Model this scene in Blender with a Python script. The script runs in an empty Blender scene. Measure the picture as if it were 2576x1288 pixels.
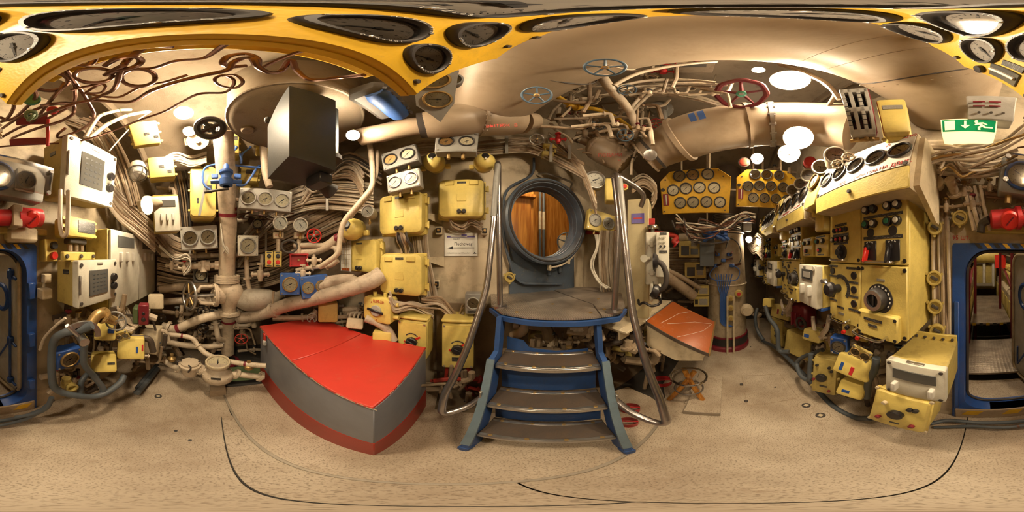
import bpy, bmesh, math, random
from mathutils import Vector, Matrix, Euler
random.seed(7)
PI = math.pi
SC = bpy.context.scene
COL = SC.collection

# ---------------------------------------------------------------- camera, world, exposure
EYE = Vector((0, 0, 1.6))
AX = 1180                      # picture column that looks along +Y (towards the round hatch)
cam_d = bpy.data.cameras.new('camera'); cam = bpy.data.objects.new('camera', cam_d); COL.objects.link(cam)
cam_d.type = 'PANO'
try: cam_d.panorama_type = 'EQUIRECTANGULAR'
except Exception: pass
try: cam_d.cycles.panorama_type = 'EQUIRECTANGULAR'
except Exception: pass
cam_d.clip_start = 0.01
cam.location = EYE
cam.rotation_euler = (PI/2, 0, -(1288-AX)*2*PI/2576)
SC.camera = cam
w = bpy.data.worlds.new('world'); SC.world = w; w.use_nodes = True
w.node_tree.nodes['Background'].inputs[0].default_value = (0.03, 0.025, 0.02, 1)
w.node_tree.nodes['Background'].inputs[1].default_value = 0.3
SC.view_settings.view_transform = 'Standard'
SC.view_settings.look = 'None'
SC.view_settings.gamma = 1
SC.view_settings.use_curve_mapping = False
SC.view_settings.exposure = -1.25
SC.cycles.max_bounces = 4; SC.cycles.diffuse_bounces = 2; SC.cycles.glossy_bounces = 2; SC.cycles.transmission_bounces = 2; SC.cycles.transparent_max_bounces = 6
SC.cycles.use_light_tree = False; SC.cycles.caustics_reflective = False; SC.cycles.caustics_refractive = False; SC.cycles.sample_clamp_indirect = 6.0
LAMP = 1.0                     # common factor on every lamp

# ---------------------------------------------------------------- picture geometry helpers
def azr(px): return (px-AX)*2*PI/2576
def elr(py): return (644-py)*PI/1288
def ray(px, py):
    a, e = azr(px), elr(py)
    return Vector((math.cos(e)*math.sin(a), math.cos(e)*math.cos(a), math.sin(e)))
def pt(px, py, r):             # point at horizontal range r
    d = ray(px, py); return EYE + d*(r/math.hypot(d.x, d.y))
def onp(px, py, a, d):         # point on the vertical plane whose outward azimuth is a (degrees) at distance d
    v = ray(px, py); A = math.radians(a)
    return EYE + v*(d/(v.x*math.sin(A)+v.y*math.cos(A)))
def onz(px, py, z):
    v = ray(px, py); return EYE + v*((z-EYE.z)/v.z)
def quad(x0, y0, x1, y1, a, d, tilt=0):
    cx, cy = (x0+x1)/2, (y0+y1)/2
    if a is None: a = math.degrees(azr(cx))
    c = onp(cx, cy, a, d); A = math.radians(a); t = math.radians(tilt)
    n = Vector((-math.sin(A)*math.cos(t), -math.cos(A)*math.cos(t), -math.sin(t)))
    def hit(px, py):
        v = ray(px, py); return EYE + v*((c-EYE).dot(n)/v.dot(n))
    W = (hit(x1, cy)-hit(x0, cy)).length; H = (hit(cx, y0)-hit(cx, y1)).length
    return c, W, H, a

# ---------------------------------------------------------------- materials
MATS = {}
def mat(name, col, rough=0.5, metal=0.0, var=0.18, dirt=0.25, dirtcol=(0.10, 0.06, 0.03), scale=6, bump=0.15, fine=120, wear=0.0, wearcol=(0.25,0.22,0.2)):
    m = bpy.data.materials.new(name); m.use_nodes = True; nt = m.node_tree; N = nt.nodes; L = nt.links
    b = N['Principled BSDF']; b.inputs['Roughness'].default_value = rough; b.inputs['Metallic'].default_value = metal
    tc = N.new('ShaderNodeTexCoord')
    n1 = N.new('ShaderNodeTexNoise'); n1.inputs['Scale'].default_value = scale; n1.inputs['Detail'].default_value = 3; n1.inputs['Roughness'].default_value = 0.65
    L.new(tc.outputs['Object'], n1.inputs['Vector'])
    r1 = N.new('ShaderNodeValToRGB'); r1.color_ramp.elements[0].position = 0.3; r1.color_ramp.elements[1].position = 0.7
    c = Vector(col)
    r1.color_ramp.elements[0].color = (*(c*(1-var)), 1); r1.color_ramp.elements[1].color = (*(c*(1+var*0.5)), 1)
    L.new(n1.outputs['Fac'], r1.inputs['Fac'])
    out = r1.outputs['Color']
    def layer(out, colr, amount, sc, lo, hi):
        n2 = N.new('ShaderNodeTexNoise'); n2.inputs['Scale'].default_value = sc; n2.inputs['Detail'].default_value = 4; n2.inputs['Roughness'].default_value = 0.7
        L.new(tc.outputs['Object'], n2.inputs['Vector'])
        r2 = N.new('ShaderNodeMapRange'); r2.inputs[1].default_value = lo; r2.inputs[2].default_value = hi; r2.inputs[4].default_value = amount
        L.new(n2.outputs['Fac'], r2.inputs[0])
        mx = N.new('ShaderNodeMix'); mx.data_type = 'RGBA'
        L.new(r2.outputs[0], mx.inputs['Factor']); L.new(out, mx.inputs['A']); mx.inputs['B'].default_value = (*colr, 1)
        return mx.outputs['Result']
    if dirt: out = layer(out, dirtcol, dirt, scale*2.3, 0.5, 0.75)
    if wear: out = layer(out, wearcol, wear, scale*5, 0.6, 0.66)
    L.new(out, b.inputs['Base Color'])
    if bump:
        n3 = N.new('ShaderNodeTexNoise'); n3.inputs['Scale'].default_value = fine; n3.inputs['Detail'].default_value = 0
        L.new(tc.outputs['Object'], n3.inputs['Vector'])
        bp = N.new('ShaderNodeBump'); bp.inputs['Strength'].default_value = bump; bp.inputs['Distance'].default_value = 0.004
        L.new(n3.outputs['Fac'], bp.inputs['Height']); L.new(bp.outputs['Normal'], b.inputs['Normal'])
    MATS[name] = m; return m
mat('lemon', (0.76, 0.59, 0.165), 0.4, dirt=0.22, scale=5)
mat('ochre', (0.72, 0.42, 0.025), 0.4, dirt=0.25, scale=5, wear=0.25, wearcol=(0.3,0.2,0.08))
mat('dullyellow', (0.52, 0.40, 0.12), 0.5, dirt=0.4)
mat('cream', (0.64, 0.53, 0.36), 0.5, dirt=0.42, scale=5)
mat('wallcream', (0.56, 0.46, 0.32), 0.5, dirt=0.5, scale=3, wear=0.2, wearcol=(0.35,0.25,0.15))
mat('hull', (0.25, 0.195, 0.135), 0.5, dirt=0.55, scale=2.2, wear=0.35, wearcol=(0.16,0.08,0.05))
mat('ductpaint', (0.40, 0.305, 0.21), 0.42, dirt=0.25, scale=2.5, bump=0.08)
mat('pipecream', (0.66, 0.54, 0.40), 0.4, dirt=0.45, scale=7)
mat('pipedark', (0.40, 0.30, 0.20), 0.55, dirt=0.5, scale=7)
mat('trunkpaint', (0.46, 0.37, 0.25), 0.5, dirt=0.6, scale=5, wear=0.3, wearcol=(0.2,0.14,0.09))
mat('cabinetcream', (0.62, 0.52, 0.30), 0.5, dirt=0.2, scale=3)
mat('shadebrown', (0.22, 0.16, 0.10), 0.8, dirt=0.5, scale=3)  # brown kept dark to paint in the shade of unlit gaps
mat('white', (0.74, 0.70, 0.62), 0.45, dirt=0.15, scale=5)
mat('ivory', (0.70, 0.66, 0.55), 0.42, dirt=0.15, scale=5)
mat('grey', (0.27, 0.26, 0.24), 0.45, dirt=0.2)
mat('lightgrey', (0.44, 0.42, 0.38), 0.45, dirt=0.25)
mat('chestgrey', (0.21, 0.215, 0.245), 0.45, dirt=0.1, scale=3, bump=0.05)
mat('slate', (0.05, 0.057, 0.062), 0.45, dirt=0.15, scale=3)
mat('hatchblue', (0.075, 0.10, 0.14), 0.38, dirt=0.25, scale=5, wear=0.2, wearcol=(0.35,0.28,0.15))
mat('wheelred', (0.13, 0.012, 0.02), 0.4, dirt=0.2)
mat('wheelblue', (0.07, 0.12, 0.18), 0.4, dirt=0.2)
mat('hose', (0.08, 0.095, 0.11), 0.5, dirt=0.3)
mat('blue', (0.02, 0.075, 0.30), 0.4, dirt=0.25, wear=0.15, wearcol=(0.1,0.1,0.12))
mat('stairblue', (0.022, 0.07, 0.23), 0.55, dirt=0.4, scale=7, dirtcol=(0.05,0.05,0.07))
mat('stringer', (0.14, 0.20, 0.25), 0.5, dirt=0.2)
mat('pipeblue', (0.05, 0.13, 0.42), 0.4, dirt=0.1)
mat('red', (0.55, 0.03, 0.035), 0.35, dirt=0.2)
mat('brightred', (0.72, 0.03, 0.02), 0.35, dirt=0.1)
mat('chestred', (0.56, 0.045, 0.03), 0.33, var=0.1, dirt=0.1, scale=3, bump=0.04, wear=0.1, wearcol=(0.5,0.2,0.12))
mat('basered', (0.36, 0.03, 0.018), 0.45, var=0.1, dirt=0.15, scale=3)
mat('darkred', (0.20, 0.016, 0.028), 0.4, dirt=0.2)
mat('purple', (0.13, 0.10, 0.36), 0.4, dirt=0)
mat('black', (0.018, 0.016, 0.018), 0.35, dirt=0, bump=0)
mat('bezelblack', (0.025, 0.022, 0.023), 0.5, dirt=0.2, bump=0.05)
mat('rubber', (0.05, 0.042, 0.038), 0.65, dirt=0.3)
mat('steel', (0.50, 0.48, 0.46), 0.33, metal=0.9, dirt=0.25, scale=9)
mat('railsteel', (0.42, 0.39, 0.39), 0.28, metal=0.95, dirt=0.35, scale=6, dirtcol=(0.16,0.13,0.13))
mat('chrome', (0.75, 0.73, 0.70), 0.15, metal=1.0, var=0.05, dirt=0, bump=0)
mat('tread', (0.075, 0.055, 0.042), 0.6, metal=0.0, dirt=0.5, scale=8)
mat('brass', (0.45, 0.30, 0.12), 0.4, metal=0.7, dirt=0.3)
mat('copper', (0.17, 0.085, 0.06), 0.33, metal=0.75, dirt=0.3, scale=10)
mat('cablecream', (0.60, 0.50, 0.38), 0.6, dirt=0.35, scale=9)
mat('cablebrown', (0.36, 0.26, 0.17), 0.65, dirt=0.4, scale=9)
mat('cablewhite', (0.72, 0.66, 0.55), 0.55, dirt=0.2)
mat('dial', (0.74, 0.64, 0.42), 0.5, var=0.1, dirt=0.1, bump=0)
mat('dialwhite', (0.80, 0.76, 0.66), 0.5, var=0.06, dirt=0.05, bump=0)
mat('dialbrown', (0.52, 0.30, 0.10), 0.5, var=0.1, dirt=0.1, bump=0)
mat('dialgrey', (0.30, 0.26, 0.22), 0.5, var=0.1, dirt=0.1, bump=0)
mat('screen', (0.10, 0.10, 0.095), 0.12, var=0.1, dirt=0, bump=0)
mat('desk', (0.35, 0.085, 0.018), 0.28, var=0.12, dirt=0.1, scale=3, bump=0.03, wear=0.12, wearcol=(0.6,0.45,0.35))
mat('insulation', (0.52, 0.42, 0.32), 0.7, dirt=0.5, scale=9, bump=0.5, fine=40)
mat('sack', (0.40, 0.35, 0.28), 0.5, dirt=0.5, scale=7, bump=0.6, fine=30)
mat('redletter', (0.50, 0.04, 0.03), 0.5, dirt=0, bump=0)
mat('blackletter', (0.03, 0.03, 0.035), 0.5, dirt=0, bump=0)
mat('whiteletter', (0.75, 0.72, 0.66), 0.5, dirt=0, bump=0)
mat('paper', (0.80, 0.78, 0.72), 0.5, var=0.04, dirt=0.05, bump=0)
mat('greenknob', (0.02, 0.16, 0.09), 0.3, dirt=0, bump=0)
mat('greenhub', (0.08, 0.30, 0.22), 0.4, dirt=0.1, bump=0)
mat('camo', (0.10, 0.14, 0.06), 0.6, dirt=0.3)
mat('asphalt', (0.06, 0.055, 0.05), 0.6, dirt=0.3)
mat('plateedge', (0.36, 0.31, 0.25), 0.5, metal=0.4, dirt=0.3)

def node_mat(name):
    m = bpy.data.materials.new(name); m.use_nodes = True; MATS[name] = m
    return m, m.node_tree.nodes, m.node_tree.links, m.node_tree.nodes['Principled BSDF']
# floor: cream non-slip paint with dark specks and broad wear
m, N, L, b = node_mat('floorpaint')
tc = N.new('ShaderNodeTexCoord')
na = N.new('ShaderNodeTexNoise'); na.inputs['Scale'].default_value = 1.6; na.inputs['Detail'].default_value = 7; na.inputs['Roughness'].default_value = .65
nb = N.new('ShaderNodeTexNoise'); nb.inputs['Scale'].default_value = 130; nb.inputs['Detail'].default_value = 2
nc = N.new('ShaderNodeTexNoise'); nc.inputs['Scale'].default_value = 7; nc.inputs['Detail'].default_value = 9; nc.inputs['Roughness'].default_value = .75
for n in (na, nb, nc): L.new(tc.outputs['Object'], n.inputs['Vector'])
ra = N.new('ShaderNodeValToRGB'); ra.color_ramp.elements[0].position = .32; ra.color_ramp.elements[1].position = .7
ra.color_ramp.elements[0].color = (.31, .225, .15, 1); ra.color_ramp.elements[1].color = (.64, .54, .41, 1); L.new(na.outputs['Fac'], ra.inputs['Fac'])
rb = N.new('ShaderNodeMapRange'); rb.inputs[1].default_value = .54; rb.inputs[2].default_value = .64; rb.inputs[4].default_value = .65; L.new(nb.outputs['Fac'], rb.inputs[0])
mx = N.new('ShaderNodeMix'); mx.data_type = 'RGBA'; L.new(rb.outputs[0], mx.inputs['Factor']); L.new(ra.outputs['Color'], mx.inputs['A']); mx.inputs['B'].default_value = (.16, .11, .07, 1)
rc = N.new('ShaderNodeMapRange'); rc.inputs[1].default_value = .58; rc.inputs[2].default_value = .72; rc.inputs[4].default_value = .8; L.new(nc.outputs['Fac'], rc.inputs[0])
mx2 = N.new('ShaderNodeMix'); mx2.data_type = 'RGBA'; L.new(rc.outputs[0], mx2.inputs['Factor']); L.new(mx.outputs['Result'], mx2.inputs['A']); mx2.inputs['B'].default_value = (.28, .19, .12, 1)
L.new(mx2.outputs['Result'], b.inputs['Base Color']); b.inputs['Roughness'].default_value = .48
bp = N.new('ShaderNodeBump'); bp.inputs['Strength'].default_value = .5; bp.inputs['Distance'].default_value = .004; L.new(nb.outputs['Fac'], bp.inputs['Height']); L.new(bp.outputs['Normal'], b.inputs['Normal'])
# varnished wood
m, N, L, b = node_mat('wood')
tc = N.new('ShaderNodeTexCoord'); mp = N.new('ShaderNodeMapping'); mp.inputs['Scale'].default_value = (9, 9, .7); L.new(tc.outputs['Object'], mp.inputs['Vector'])
na = N.new('ShaderNodeTexNoise'); na.inputs['Scale'].default_value = 3; na.inputs['Detail'].default_value = 6; na.inputs['Distortion'].default_value = .6; L.new(mp.outputs[0], na.inputs['Vector'])
ra = N.new('ShaderNodeValToRGB'); ra.color_ramp.elements[0].position = .35; ra.color_ramp.elements[1].position = .68
ra.color_ramp.elements[0].color = (.30, .10, .015, 1); ra.color_ramp.elements[1].color = (.60, .27, .05, 1); L.new(na.outputs['Fac'], ra.inputs['Fac'])
L.new(ra.outputs['Color'], b.inputs['Base Color']); b.inputs['Roughness'].default_value = .2
# ribbed aluminium (platform) and chequered plate (next compartment)
def rib_mat(name, col, kind, sc):
    m, N, L, b = node_mat(name)
    tc = N.new('ShaderNodeTexCoord')
    if kind == 'ribs':
        t = N.new('ShaderNodeTexWave'); t.inputs['Scale'].default_value = sc; t.bands_direction = 'X'; o = t.outputs['Fac']
    else:
        t = N.new('ShaderNodeTexVoronoi'); t.inputs['Scale'].default_value = sc; t.inputs['Randomness'].default_value = .15; o = t.outputs['Distance']
    L.new(tc.outputs['Object'], t.inputs['Vector'])
    n = N.new('ShaderNodeTexNoise'); n.inputs['Scale'].default_value = 6; n.inputs['Detail'].default_value = 6; L.new(tc.outputs['Object'], n.inputs['Vector'])
    r = N.new('ShaderNodeValToRGB'); c = Vector(col); r.color_ramp.elements[0].position = .3; r.color_ramp.elements[1].position = .7
    r.color_ramp.elements[0].color = (*(c*.6), 1); r.color_ramp.elements[1].color = (*(c*1.15), 1); L.new(n.outputs['Fac'], r.inputs['Fac'])
    mx = N.new('ShaderNodeMix'); mx.data_type = 'RGBA'; mx.blend_type = 'MULTIPLY'; mx.inputs['Factor'].default_value = .35
    L.new(r.outputs['Color'], mx.inputs['A']); L.new(o, mx.inputs['B']); L.new(mx.outputs['Result'], b.inputs['Base Color'])
    b.inputs['Metallic'].default_value = .55; b.inputs['Roughness'].default_value = .42
    bp = N.new('ShaderNodeBump'); bp.inputs['Strength'].default_value = .6; bp.inputs['Distance'].default_value = .006; L.new(o, bp.inputs['Height']); L.new(bp.outputs['Normal'], b.inputs['Normal'])
rib_mat('ribplate', (.52, .44, .37), 'ribs', 26)
rib_mat('checker', (.50, .42, .34), 'vor', 26)
# name plates: black plastic with rows of pale engraved marks
def plate_mat(name, base, ink):
    m, N, L, b = node_mat(name)
    tc = N.new('ShaderNodeTexCoord'); mp = N.new('ShaderNodeMapping'); mp.inputs['Rotation'].default_value = (PI/2, 0, 0); L.new(tc.outputs['Object'], mp.inputs['Vector'])
    br = N.new('ShaderNodeTexBrick'); br.inputs['Scale'].default_value = 60; br.inputs['Mortar Size'].default_value = .14; br.inputs['Mortar Smooth'].default_value = .2; br.inputs['Brick Width'].default_value = 1.3; br.inputs['Row Height'].default_value = .42
    br.inputs['Color1'].default_value = (*ink, 1); br.inputs['Color2'].default_value = (*base, 1); br.inputs['Mortar'].default_value = (*base, 1); br.inputs['Bias'].default_value = .1
    L.new(mp.outputs[0], br.inputs['Vector']); L.new(br.outputs['Color'], b.inputs['Base Color']); b.inputs['Roughness'].default_value = .4
plate_mat('plate', (.02, .018, .018), (.22, .21, .19))
plate_mat('silverplate', (.30, .28, .24), (.14, .13, .11))
# clear pane: mostly transparent, mirror-like sheen from Fresnel
m, N, L, b = node_mat('glass')
N.remove(b); out = N['Material Output']
tr = N.new('ShaderNodeBsdfTransparent'); gl = N.new('ShaderNodeBsdfGlossy'); gl.inputs['Roughness'].default_value = .05
fr = N.new('ShaderNodeFresnel'); fr.inputs['IOR'].default_value = 1.5; ms = N.new('ShaderNodeMixShader')
L.new(fr.outputs[0], ms.inputs[0]); L.new(tr.outputs[0], ms.inputs[1]); L.new(gl.outputs[0], ms.inputs[2]); L.new(ms.outputs[0], out.inputs['Surface'])
m, N, L, b = node_mat('acrylic')
N.remove(b); out = N['Material Output']
tr = N.new('ShaderNodeBsdfTransparent'); tr.inputs[0].default_value = (.82, .78, .72, 1); gl = N.new('ShaderNodeBsdfGlossy'); gl.inputs['Roughness'].default_value = .15; gl.inputs[0].default_value = (.9, .85, .8, 1)
fr = N.new('ShaderNodeFresnel'); fr.inputs['IOR'].default_value = 1.7; ms = N.new('ShaderNodeMixShader')
L.new(fr.outputs[0], ms.inputs[0]); L.new(tr.outputs[0], ms.inputs[1]); L.new(gl.outputs[0], ms.inputs[2]); L.new(ms.outputs[0], out.inputs['Surface'])
def emit(name, col, s):
    m, N, L, b = node_mat(name)
    b.inputs['Base Color'].default_value = (*col, 1); b.inputs['Emission Color'].default_value = (*col, 1); b.inputs['Emission Strength'].default_value = s
    b.inputs['Roughness'].default_value = .3
    return m
_em = {}
def lampmat(wat, area, col=(1.0, .80, .54)):
    s = round(LAMP*wat/(PI*area), 1); k = (s, col)
    if k not in _em: _em[k] = emit('lamp_glow_%d' % len(_em), col, s).name
    return _em[k]
emit('signgreen', (.0, .26, .09), .9); emit('signwhite', (1.0, .86, .50), 2.0); emit('signbody', (1.0, .78, .40), 3.2)
emit('lampred', (.8, .12, .07), .5)

# ---------------------------------------------------------------- mesh toolkit
class MB:
    def __init__(s): s.v = []; s.f = []
    def add(s, vs, fs, M=None):
        o = len(s.v)
        s.v += [tuple(M @ Vector(v)) for v in vs] if M else [tuple(v) for v in vs]
        s.f += [tuple(i+o for i in f) for f in fs]; return s
    def box(s, c, sz, bev=0.0, M=None):
        x, y, z = (k/2 for k in sz); bev = min(bev, .45*min(sz)); T = Matrix.Translation(c)
        T = M @ T if M else T
        if bev <= 0:
            vs = [(i*x, j*y, k*z) for i in (-1, 1) for j in (-1, 1) for k in (-1, 1)]
            fs = [(0,1,3,2),(4,6,7,5),(0,4,5,1),(2,3,7,6),(0,2,6,4),(1,5,7,3)]
            return s.add(vs, fs, T)
        vs = []; ix = {}
        for i in (-1, 1):
            for j in (-1, 1):
                for k in (-1, 1):
                    for ax in range(3):
                        ix[i,j,k,ax] = len(vs)
                        p = [x-bev, y-bev, z-bev]; p[ax] += bev
                        vs.append((i*p[0], j*p[1], k*p[2]))
        fs = []
        for ax in range(3):
            o1, o2 = [q for q in range(3) if q != ax]
            for sg in (-1, 1):
                q = []
                for a_, b_ in ((-1,-1),(1,-1),(1,1),(-1,1)):
                    t = [0,0,0]; t[ax] = sg; t[o1] = a_; t[o2] = b_; q.append(ix[t[0],t[1],t[2],ax])
                if (sg > 0) == (ax == 1): q.reverse()
                fs.append(tuple(q))
            for a_ in (-1, 1):
                for b_ in (-1, 1):
                    t0 = [0,0,0]; t0[o1] = a_; t0[o2] = b_; t0[ax] = -1; t1 = list(t0); t1[ax] = 1
                    q = [ix[(*t0, o1)], ix[(*t1, o1)], ix[(*t1, o2)], ix[(*t0, o2)]]
                    if (a_*b_ > 0) == (ax != 1): q.reverse()
                    fs.append(tuple(q))
        for i in (-1, 1):
            for j in (-1, 1):
                for k in (-1, 1):
                    q = [ix[i,j,k,0], ix[i,j,k,1], ix[i,j,k,2]]
                    if i*j*k < 0: q.reverse()
                    fs.append(tuple(q))
        return s.add(vs, fs, T)
    def lathe(s, prof, seg=24, M=None):          # profile (radius, z) about Z
        vs = []; rings = []
        for r, z in prof:
            if r < 1e-6: rings.append([len(vs)]); vs.append((0, 0, z))
            else:
                rings.append(list(range(len(vs), len(vs)+seg)))
                vs += [(r*math.cos(2*PI*i/seg), r*math.sin(2*PI*i/seg), z) for i in range(seg)]
        fs = []
        for A, B in zip(rings, rings[1:]):
            for i in range(seg):
                j = (i+1) % seg
                if len(A) == 1 and len(B) == 1: continue
                if len(A) == 1: fs.append((A[0], B[j], B[i]))
                elif len(B) == 1: fs.append((A[i], A[j], B[0]))
                else: fs.append((A[i], A[j], B[j], B[i]))
        return s.add(vs, fs, M)
    def cyl(s, p, q, r, seg=14, r2=None, cap=True):
        p, q = Vector(p), Vector(q); d = q-p; h = d.length
        M = Matrix.Translation(p) @ d.to_track_quat('Z', 'Y').to_matrix().to_4x4()
        r2 = r if r2 is None else r2
        return s.lathe(([(0, 0)] if cap else []) + [(r, 0), (r2, h)] + ([(0, h)] if cap else []), seg, M)
    def torus(s, R, r, seg=32, ring=8, M=None):
        vs = [((R+r*math.cos(2*PI*j/ring))*math.cos(2*PI*i/seg), (R+r*math.cos(2*PI*j/ring))*math.sin(2*PI*i/seg), r*math.sin(2*PI*j/ring)) for i in range(seg) for j in range(ring)]
        fs = [(i*ring+j, ((i+1) % seg)*ring+j, ((i+1) % seg)*ring+(j+1) % ring, i*ring+(j+1) % ring) for i in range(seg) for j in range(ring)]
        return s.add(vs, fs, M)
    def tube(s, pts, r, seg=8, cap=True):
        P = [Vector(p) for p in pts]; n = len(P)
        rr = r if isinstance(r, (list, tuple)) else [r]*n
        T = [(P[min(i+1, n-1)]-P[max(i-1, 0)]).normalized() for i in range(n)]
        u = T[0].orthogonal().normalized(); vs = []
        for i in range(n):
            if i:
                u = u - T[i]*u.dot(T[i])
                u = u.normalized() if u.length > 1e-6 else T[i].orthogonal().normalized()
            v = T[i].cross(u)
            vs += [tuple(P[i]+(u*math.cos(2*PI*k/seg)+v*math.sin(2*PI*k/seg))*rr[i]) for k in range(seg)]
        fs = [(i*seg+k, i*seg+(k+1) % seg, (i+1)*seg+(k+1) % seg, (i+1)*seg+k) for i in range(n-1) for k in range(seg)]
        if cap: fs += [tuple(range(seg-1, -1, -1)), tuple(range((n-1)*seg, n*seg))]
        return s.add(vs, fs)
    def loft(s, loops, cap0=True, cap1=True, M=None):
        n = len(loops[0]); vs = [p for l in loops for p in l]
        fs = [(i*n+k, i*n+(k+1) % n, (i+1)*n+(k+1) % n, (i+1)*n+k) for i in range(len(loops)-1) for k in range(n)]
        if cap0: fs.append(tuple(range(n-1, -1, -1)))
        if cap1: fs.append(tuple(range((len(loops)-1)*n, len(loops)*n)))
        return s.add(vs, fs, M)
    def prism(s, poly, y0, y1, M=None):          # polygon in XZ extruded along Y
        return s.loft([[(x, y0, z) for x, z in poly], [(x, y1, z) for x, z in poly]], M=M)
    def mesh(s, name='mesh', angle=38):
        me = bpy.data.meshes.new(name); me.from_pydata(s.v, [], s.f); me.validate()
        bm = bmesh.new(); bm.from_mesh(me); bmesh.ops.recalc_face_normals(bm, faces=bm.faces); bm.to_mesh(me); bm.free()
        me.polygons.foreach_set('use_smooth', [True]*len(me.polygons))
        me.set_sharp_from_angle(angle=math.radians(angle)); me.update(); return me

YM = Matrix.Rotation(PI/2, 4, 'X')               # lathe axis +Z -> -Y (towards the viewer)
def rrect(w, h, r, n=5):
    r = min(r, .49*w, .49*h); out = []
    for cx, cz, a0 in ((w/2-r, h/2-r, 0), (-w/2+r, h/2-r, 90), (-w/2+r, -h/2+r, 180), (w/2-r, -h/2+r, 270)):
        for i in range(n+1):
            a = math.radians(a0+90*i/n); out.append((cx+r*math.cos(a), cz+r*math.sin(a)))
    return out
def smooth(pts, k=6):
    P = [Vector(p) for p in pts]
    if len(P) < 3: return P
    Q = [P[0]*2-P[1]] + P + [P[-1]*2-P[-2]]; out = []
    for i in range(1, len(Q)-2):
        a, b_, c, d = Q[i-1:i+3]
        for j in range(k):
            t = j/k
            out.append(.5*((2*b_)+(c-a)*t+(2*a-5*b_+4*c-d)*t*t+(3*b_-a-3*c+d)*t**3))
    return out+[P[-1]]
def fillet(pts, r, n=5):                          # straight runs with rounded bends
    P = [Vector(p) for p in pts]; out = [P[0]]
    for a, b_, c in zip(P, P[1:], P[2:]):
        rr = min(r, .45*(a-b_).length, .45*(c-b_).length)
        p, q = b_+(a-b_).normalized()*rr, b_+(c-b_).normalized()*rr
        for i in range(n+1):
            t = i/n; out.append(p*(1-t)**2+b_*2*t*(1-t)+q*t*t)
    return out+[P[-1]]

def obj(name, me, m, parent=None, loc=(0, 0, 0), rot=(0, 0, 0), scale=1.0):
    if isinstance(me, MB): me = me.mesh(name)
    if m is not None and not me.materials: me.materials.append(MATS[m])
    o = bpy.data.objects.new(name, me); COL.objects.link(o); o.location = loc; o.rotation_euler = rot
    if scale != 1.0: o.scale = (scale,)*3
    if parent: o.parent = parent
    return o
def tag(o, label, cat, group=None, kind=None):
    o['label'] = label; o['category'] = cat
    if group: o['group'] = group
    if kind: o['kind'] = kind
    return o
def struct(o): o['kind'] = 'structure'; return o
def thing(name, label, cat, loc=(0, 0, 0), a=0, tilt=0, roll=0, group=None):
    o = bpy.data.objects.new(name, None); COL.objects.link(o); o.empty_display_size = .05
    o.location = loc; o.rotation_euler = (math.radians(tilt), math.radians(roll), -math.radians(a))
    return tag(o, label, cat, group)
CACHE = {}
def cached(key, fn):
    if key not in CACHE: CACHE[key] = fn().mesh(str(key[0]))
    return CACHE[key]
def box(parent, name, c, sz, m, bev=.004, rot=(0, 0, 0)):
    me = cached(('box', m)+tuple(round(v, 4) for v in (*sz, bev)), lambda: MB().box((0, 0, 0), sz, bev))
    return obj(name, me, m, parent, c, rot)
def disc(parent, name, c, r, d, m, seg=20, bev=.15, rot=(0, 0, 0)):   # round knob / stud facing -Y, back at c
    b_ = bev*min(r, d)
    me = cached(('disc', m, seg)+tuple(round(v, 4) for v in (r, d, b_)), lambda: MB().lathe([(0, 0), (r, 0), (r, d-b_), (r-b_, d), (0, d)], seg, YM))
    return obj(name, me, m, parent, c, rot)
def rrb(parent, name, c, w, h, d, r, m, bev=.006, rot=(0, 0, 0)):     # rounded-corner box, front at y=c.y, depth +y
    def f():
        o = rrect(w, h, r); i = rrect(w-2*bev, h-2*bev, max(r-bev, .001)); k = rrect(w-.6*bev, h-.6*bev, max(r-.3*bev, .001))
        return MB().loft([[(x, d, z) for x, z in o], [(x, bev, z) for x, z in o], [(x, .3*bev, z) for x, z in k], [(x, 0, z) for x, z in i]])
    me = cached(('rrb', m)+tuple(round(v, 4) for v in (w, h, d, r, bev)), f)
    return obj(name, me, m, parent, c, rot)
_FONT = {}
def textmesh(s, size, extrude=.0008):
    k = (s, round(size, 4))
    if k not in _FONT:
        cu = bpy.data.curves.new('lettering', 'FONT'); cu.body = s; cu.size = size; cu.extrude = extrude; cu.align_x = 'CENTER'; cu.align_y = 'CENTER'; cu.resolution_u = 2
        ob = bpy.data.objects.new('lettering', cu); COL.objects.link(ob)
        me = bpy.data.meshes.new_from_object(ob); bpy.data.objects.remove(ob); bpy.data.curves.remove(cu); _FONT[k] = me
    return _FONT[k]
def text(parent, s, c, size, m, roll=0, xs=1.0, rot=None):           # lettering facing -Y
    me = textmesh(s, size).copy(); me.materials.clear()
    o = obj('lettering', me, m, parent, c, rot or (PI/2, roll, 0)); o.scale = (xs, 1, 1); o['kind'] = 'stuff'; return o
def arctext(parent, s, c, R, size, m, mid, step):                     # lettering bent round a dial rim; mid = clock angle in degrees (0 top, clockwise)
    b_ = MB(); n = len(s)
    for i, ch in enumerate(s):
        if ch == ' ': continue
        t = math.radians(mid+(i-(n-1)/2)*step); me = textmesh(ch, size)
        M = Matrix.Rotation(PI/2, 4, 'X') @ Matrix.Rotation(-t, 4, 'Z') @ Matrix.Translation((0, R, 0))
        b_.add([v.co for v in me.vertices], [tuple(p.vertices) for p in me.polygons], M)
    o = obj('lettering', b_, m, parent, c); o['kind'] = 'stuff'; return o
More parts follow.
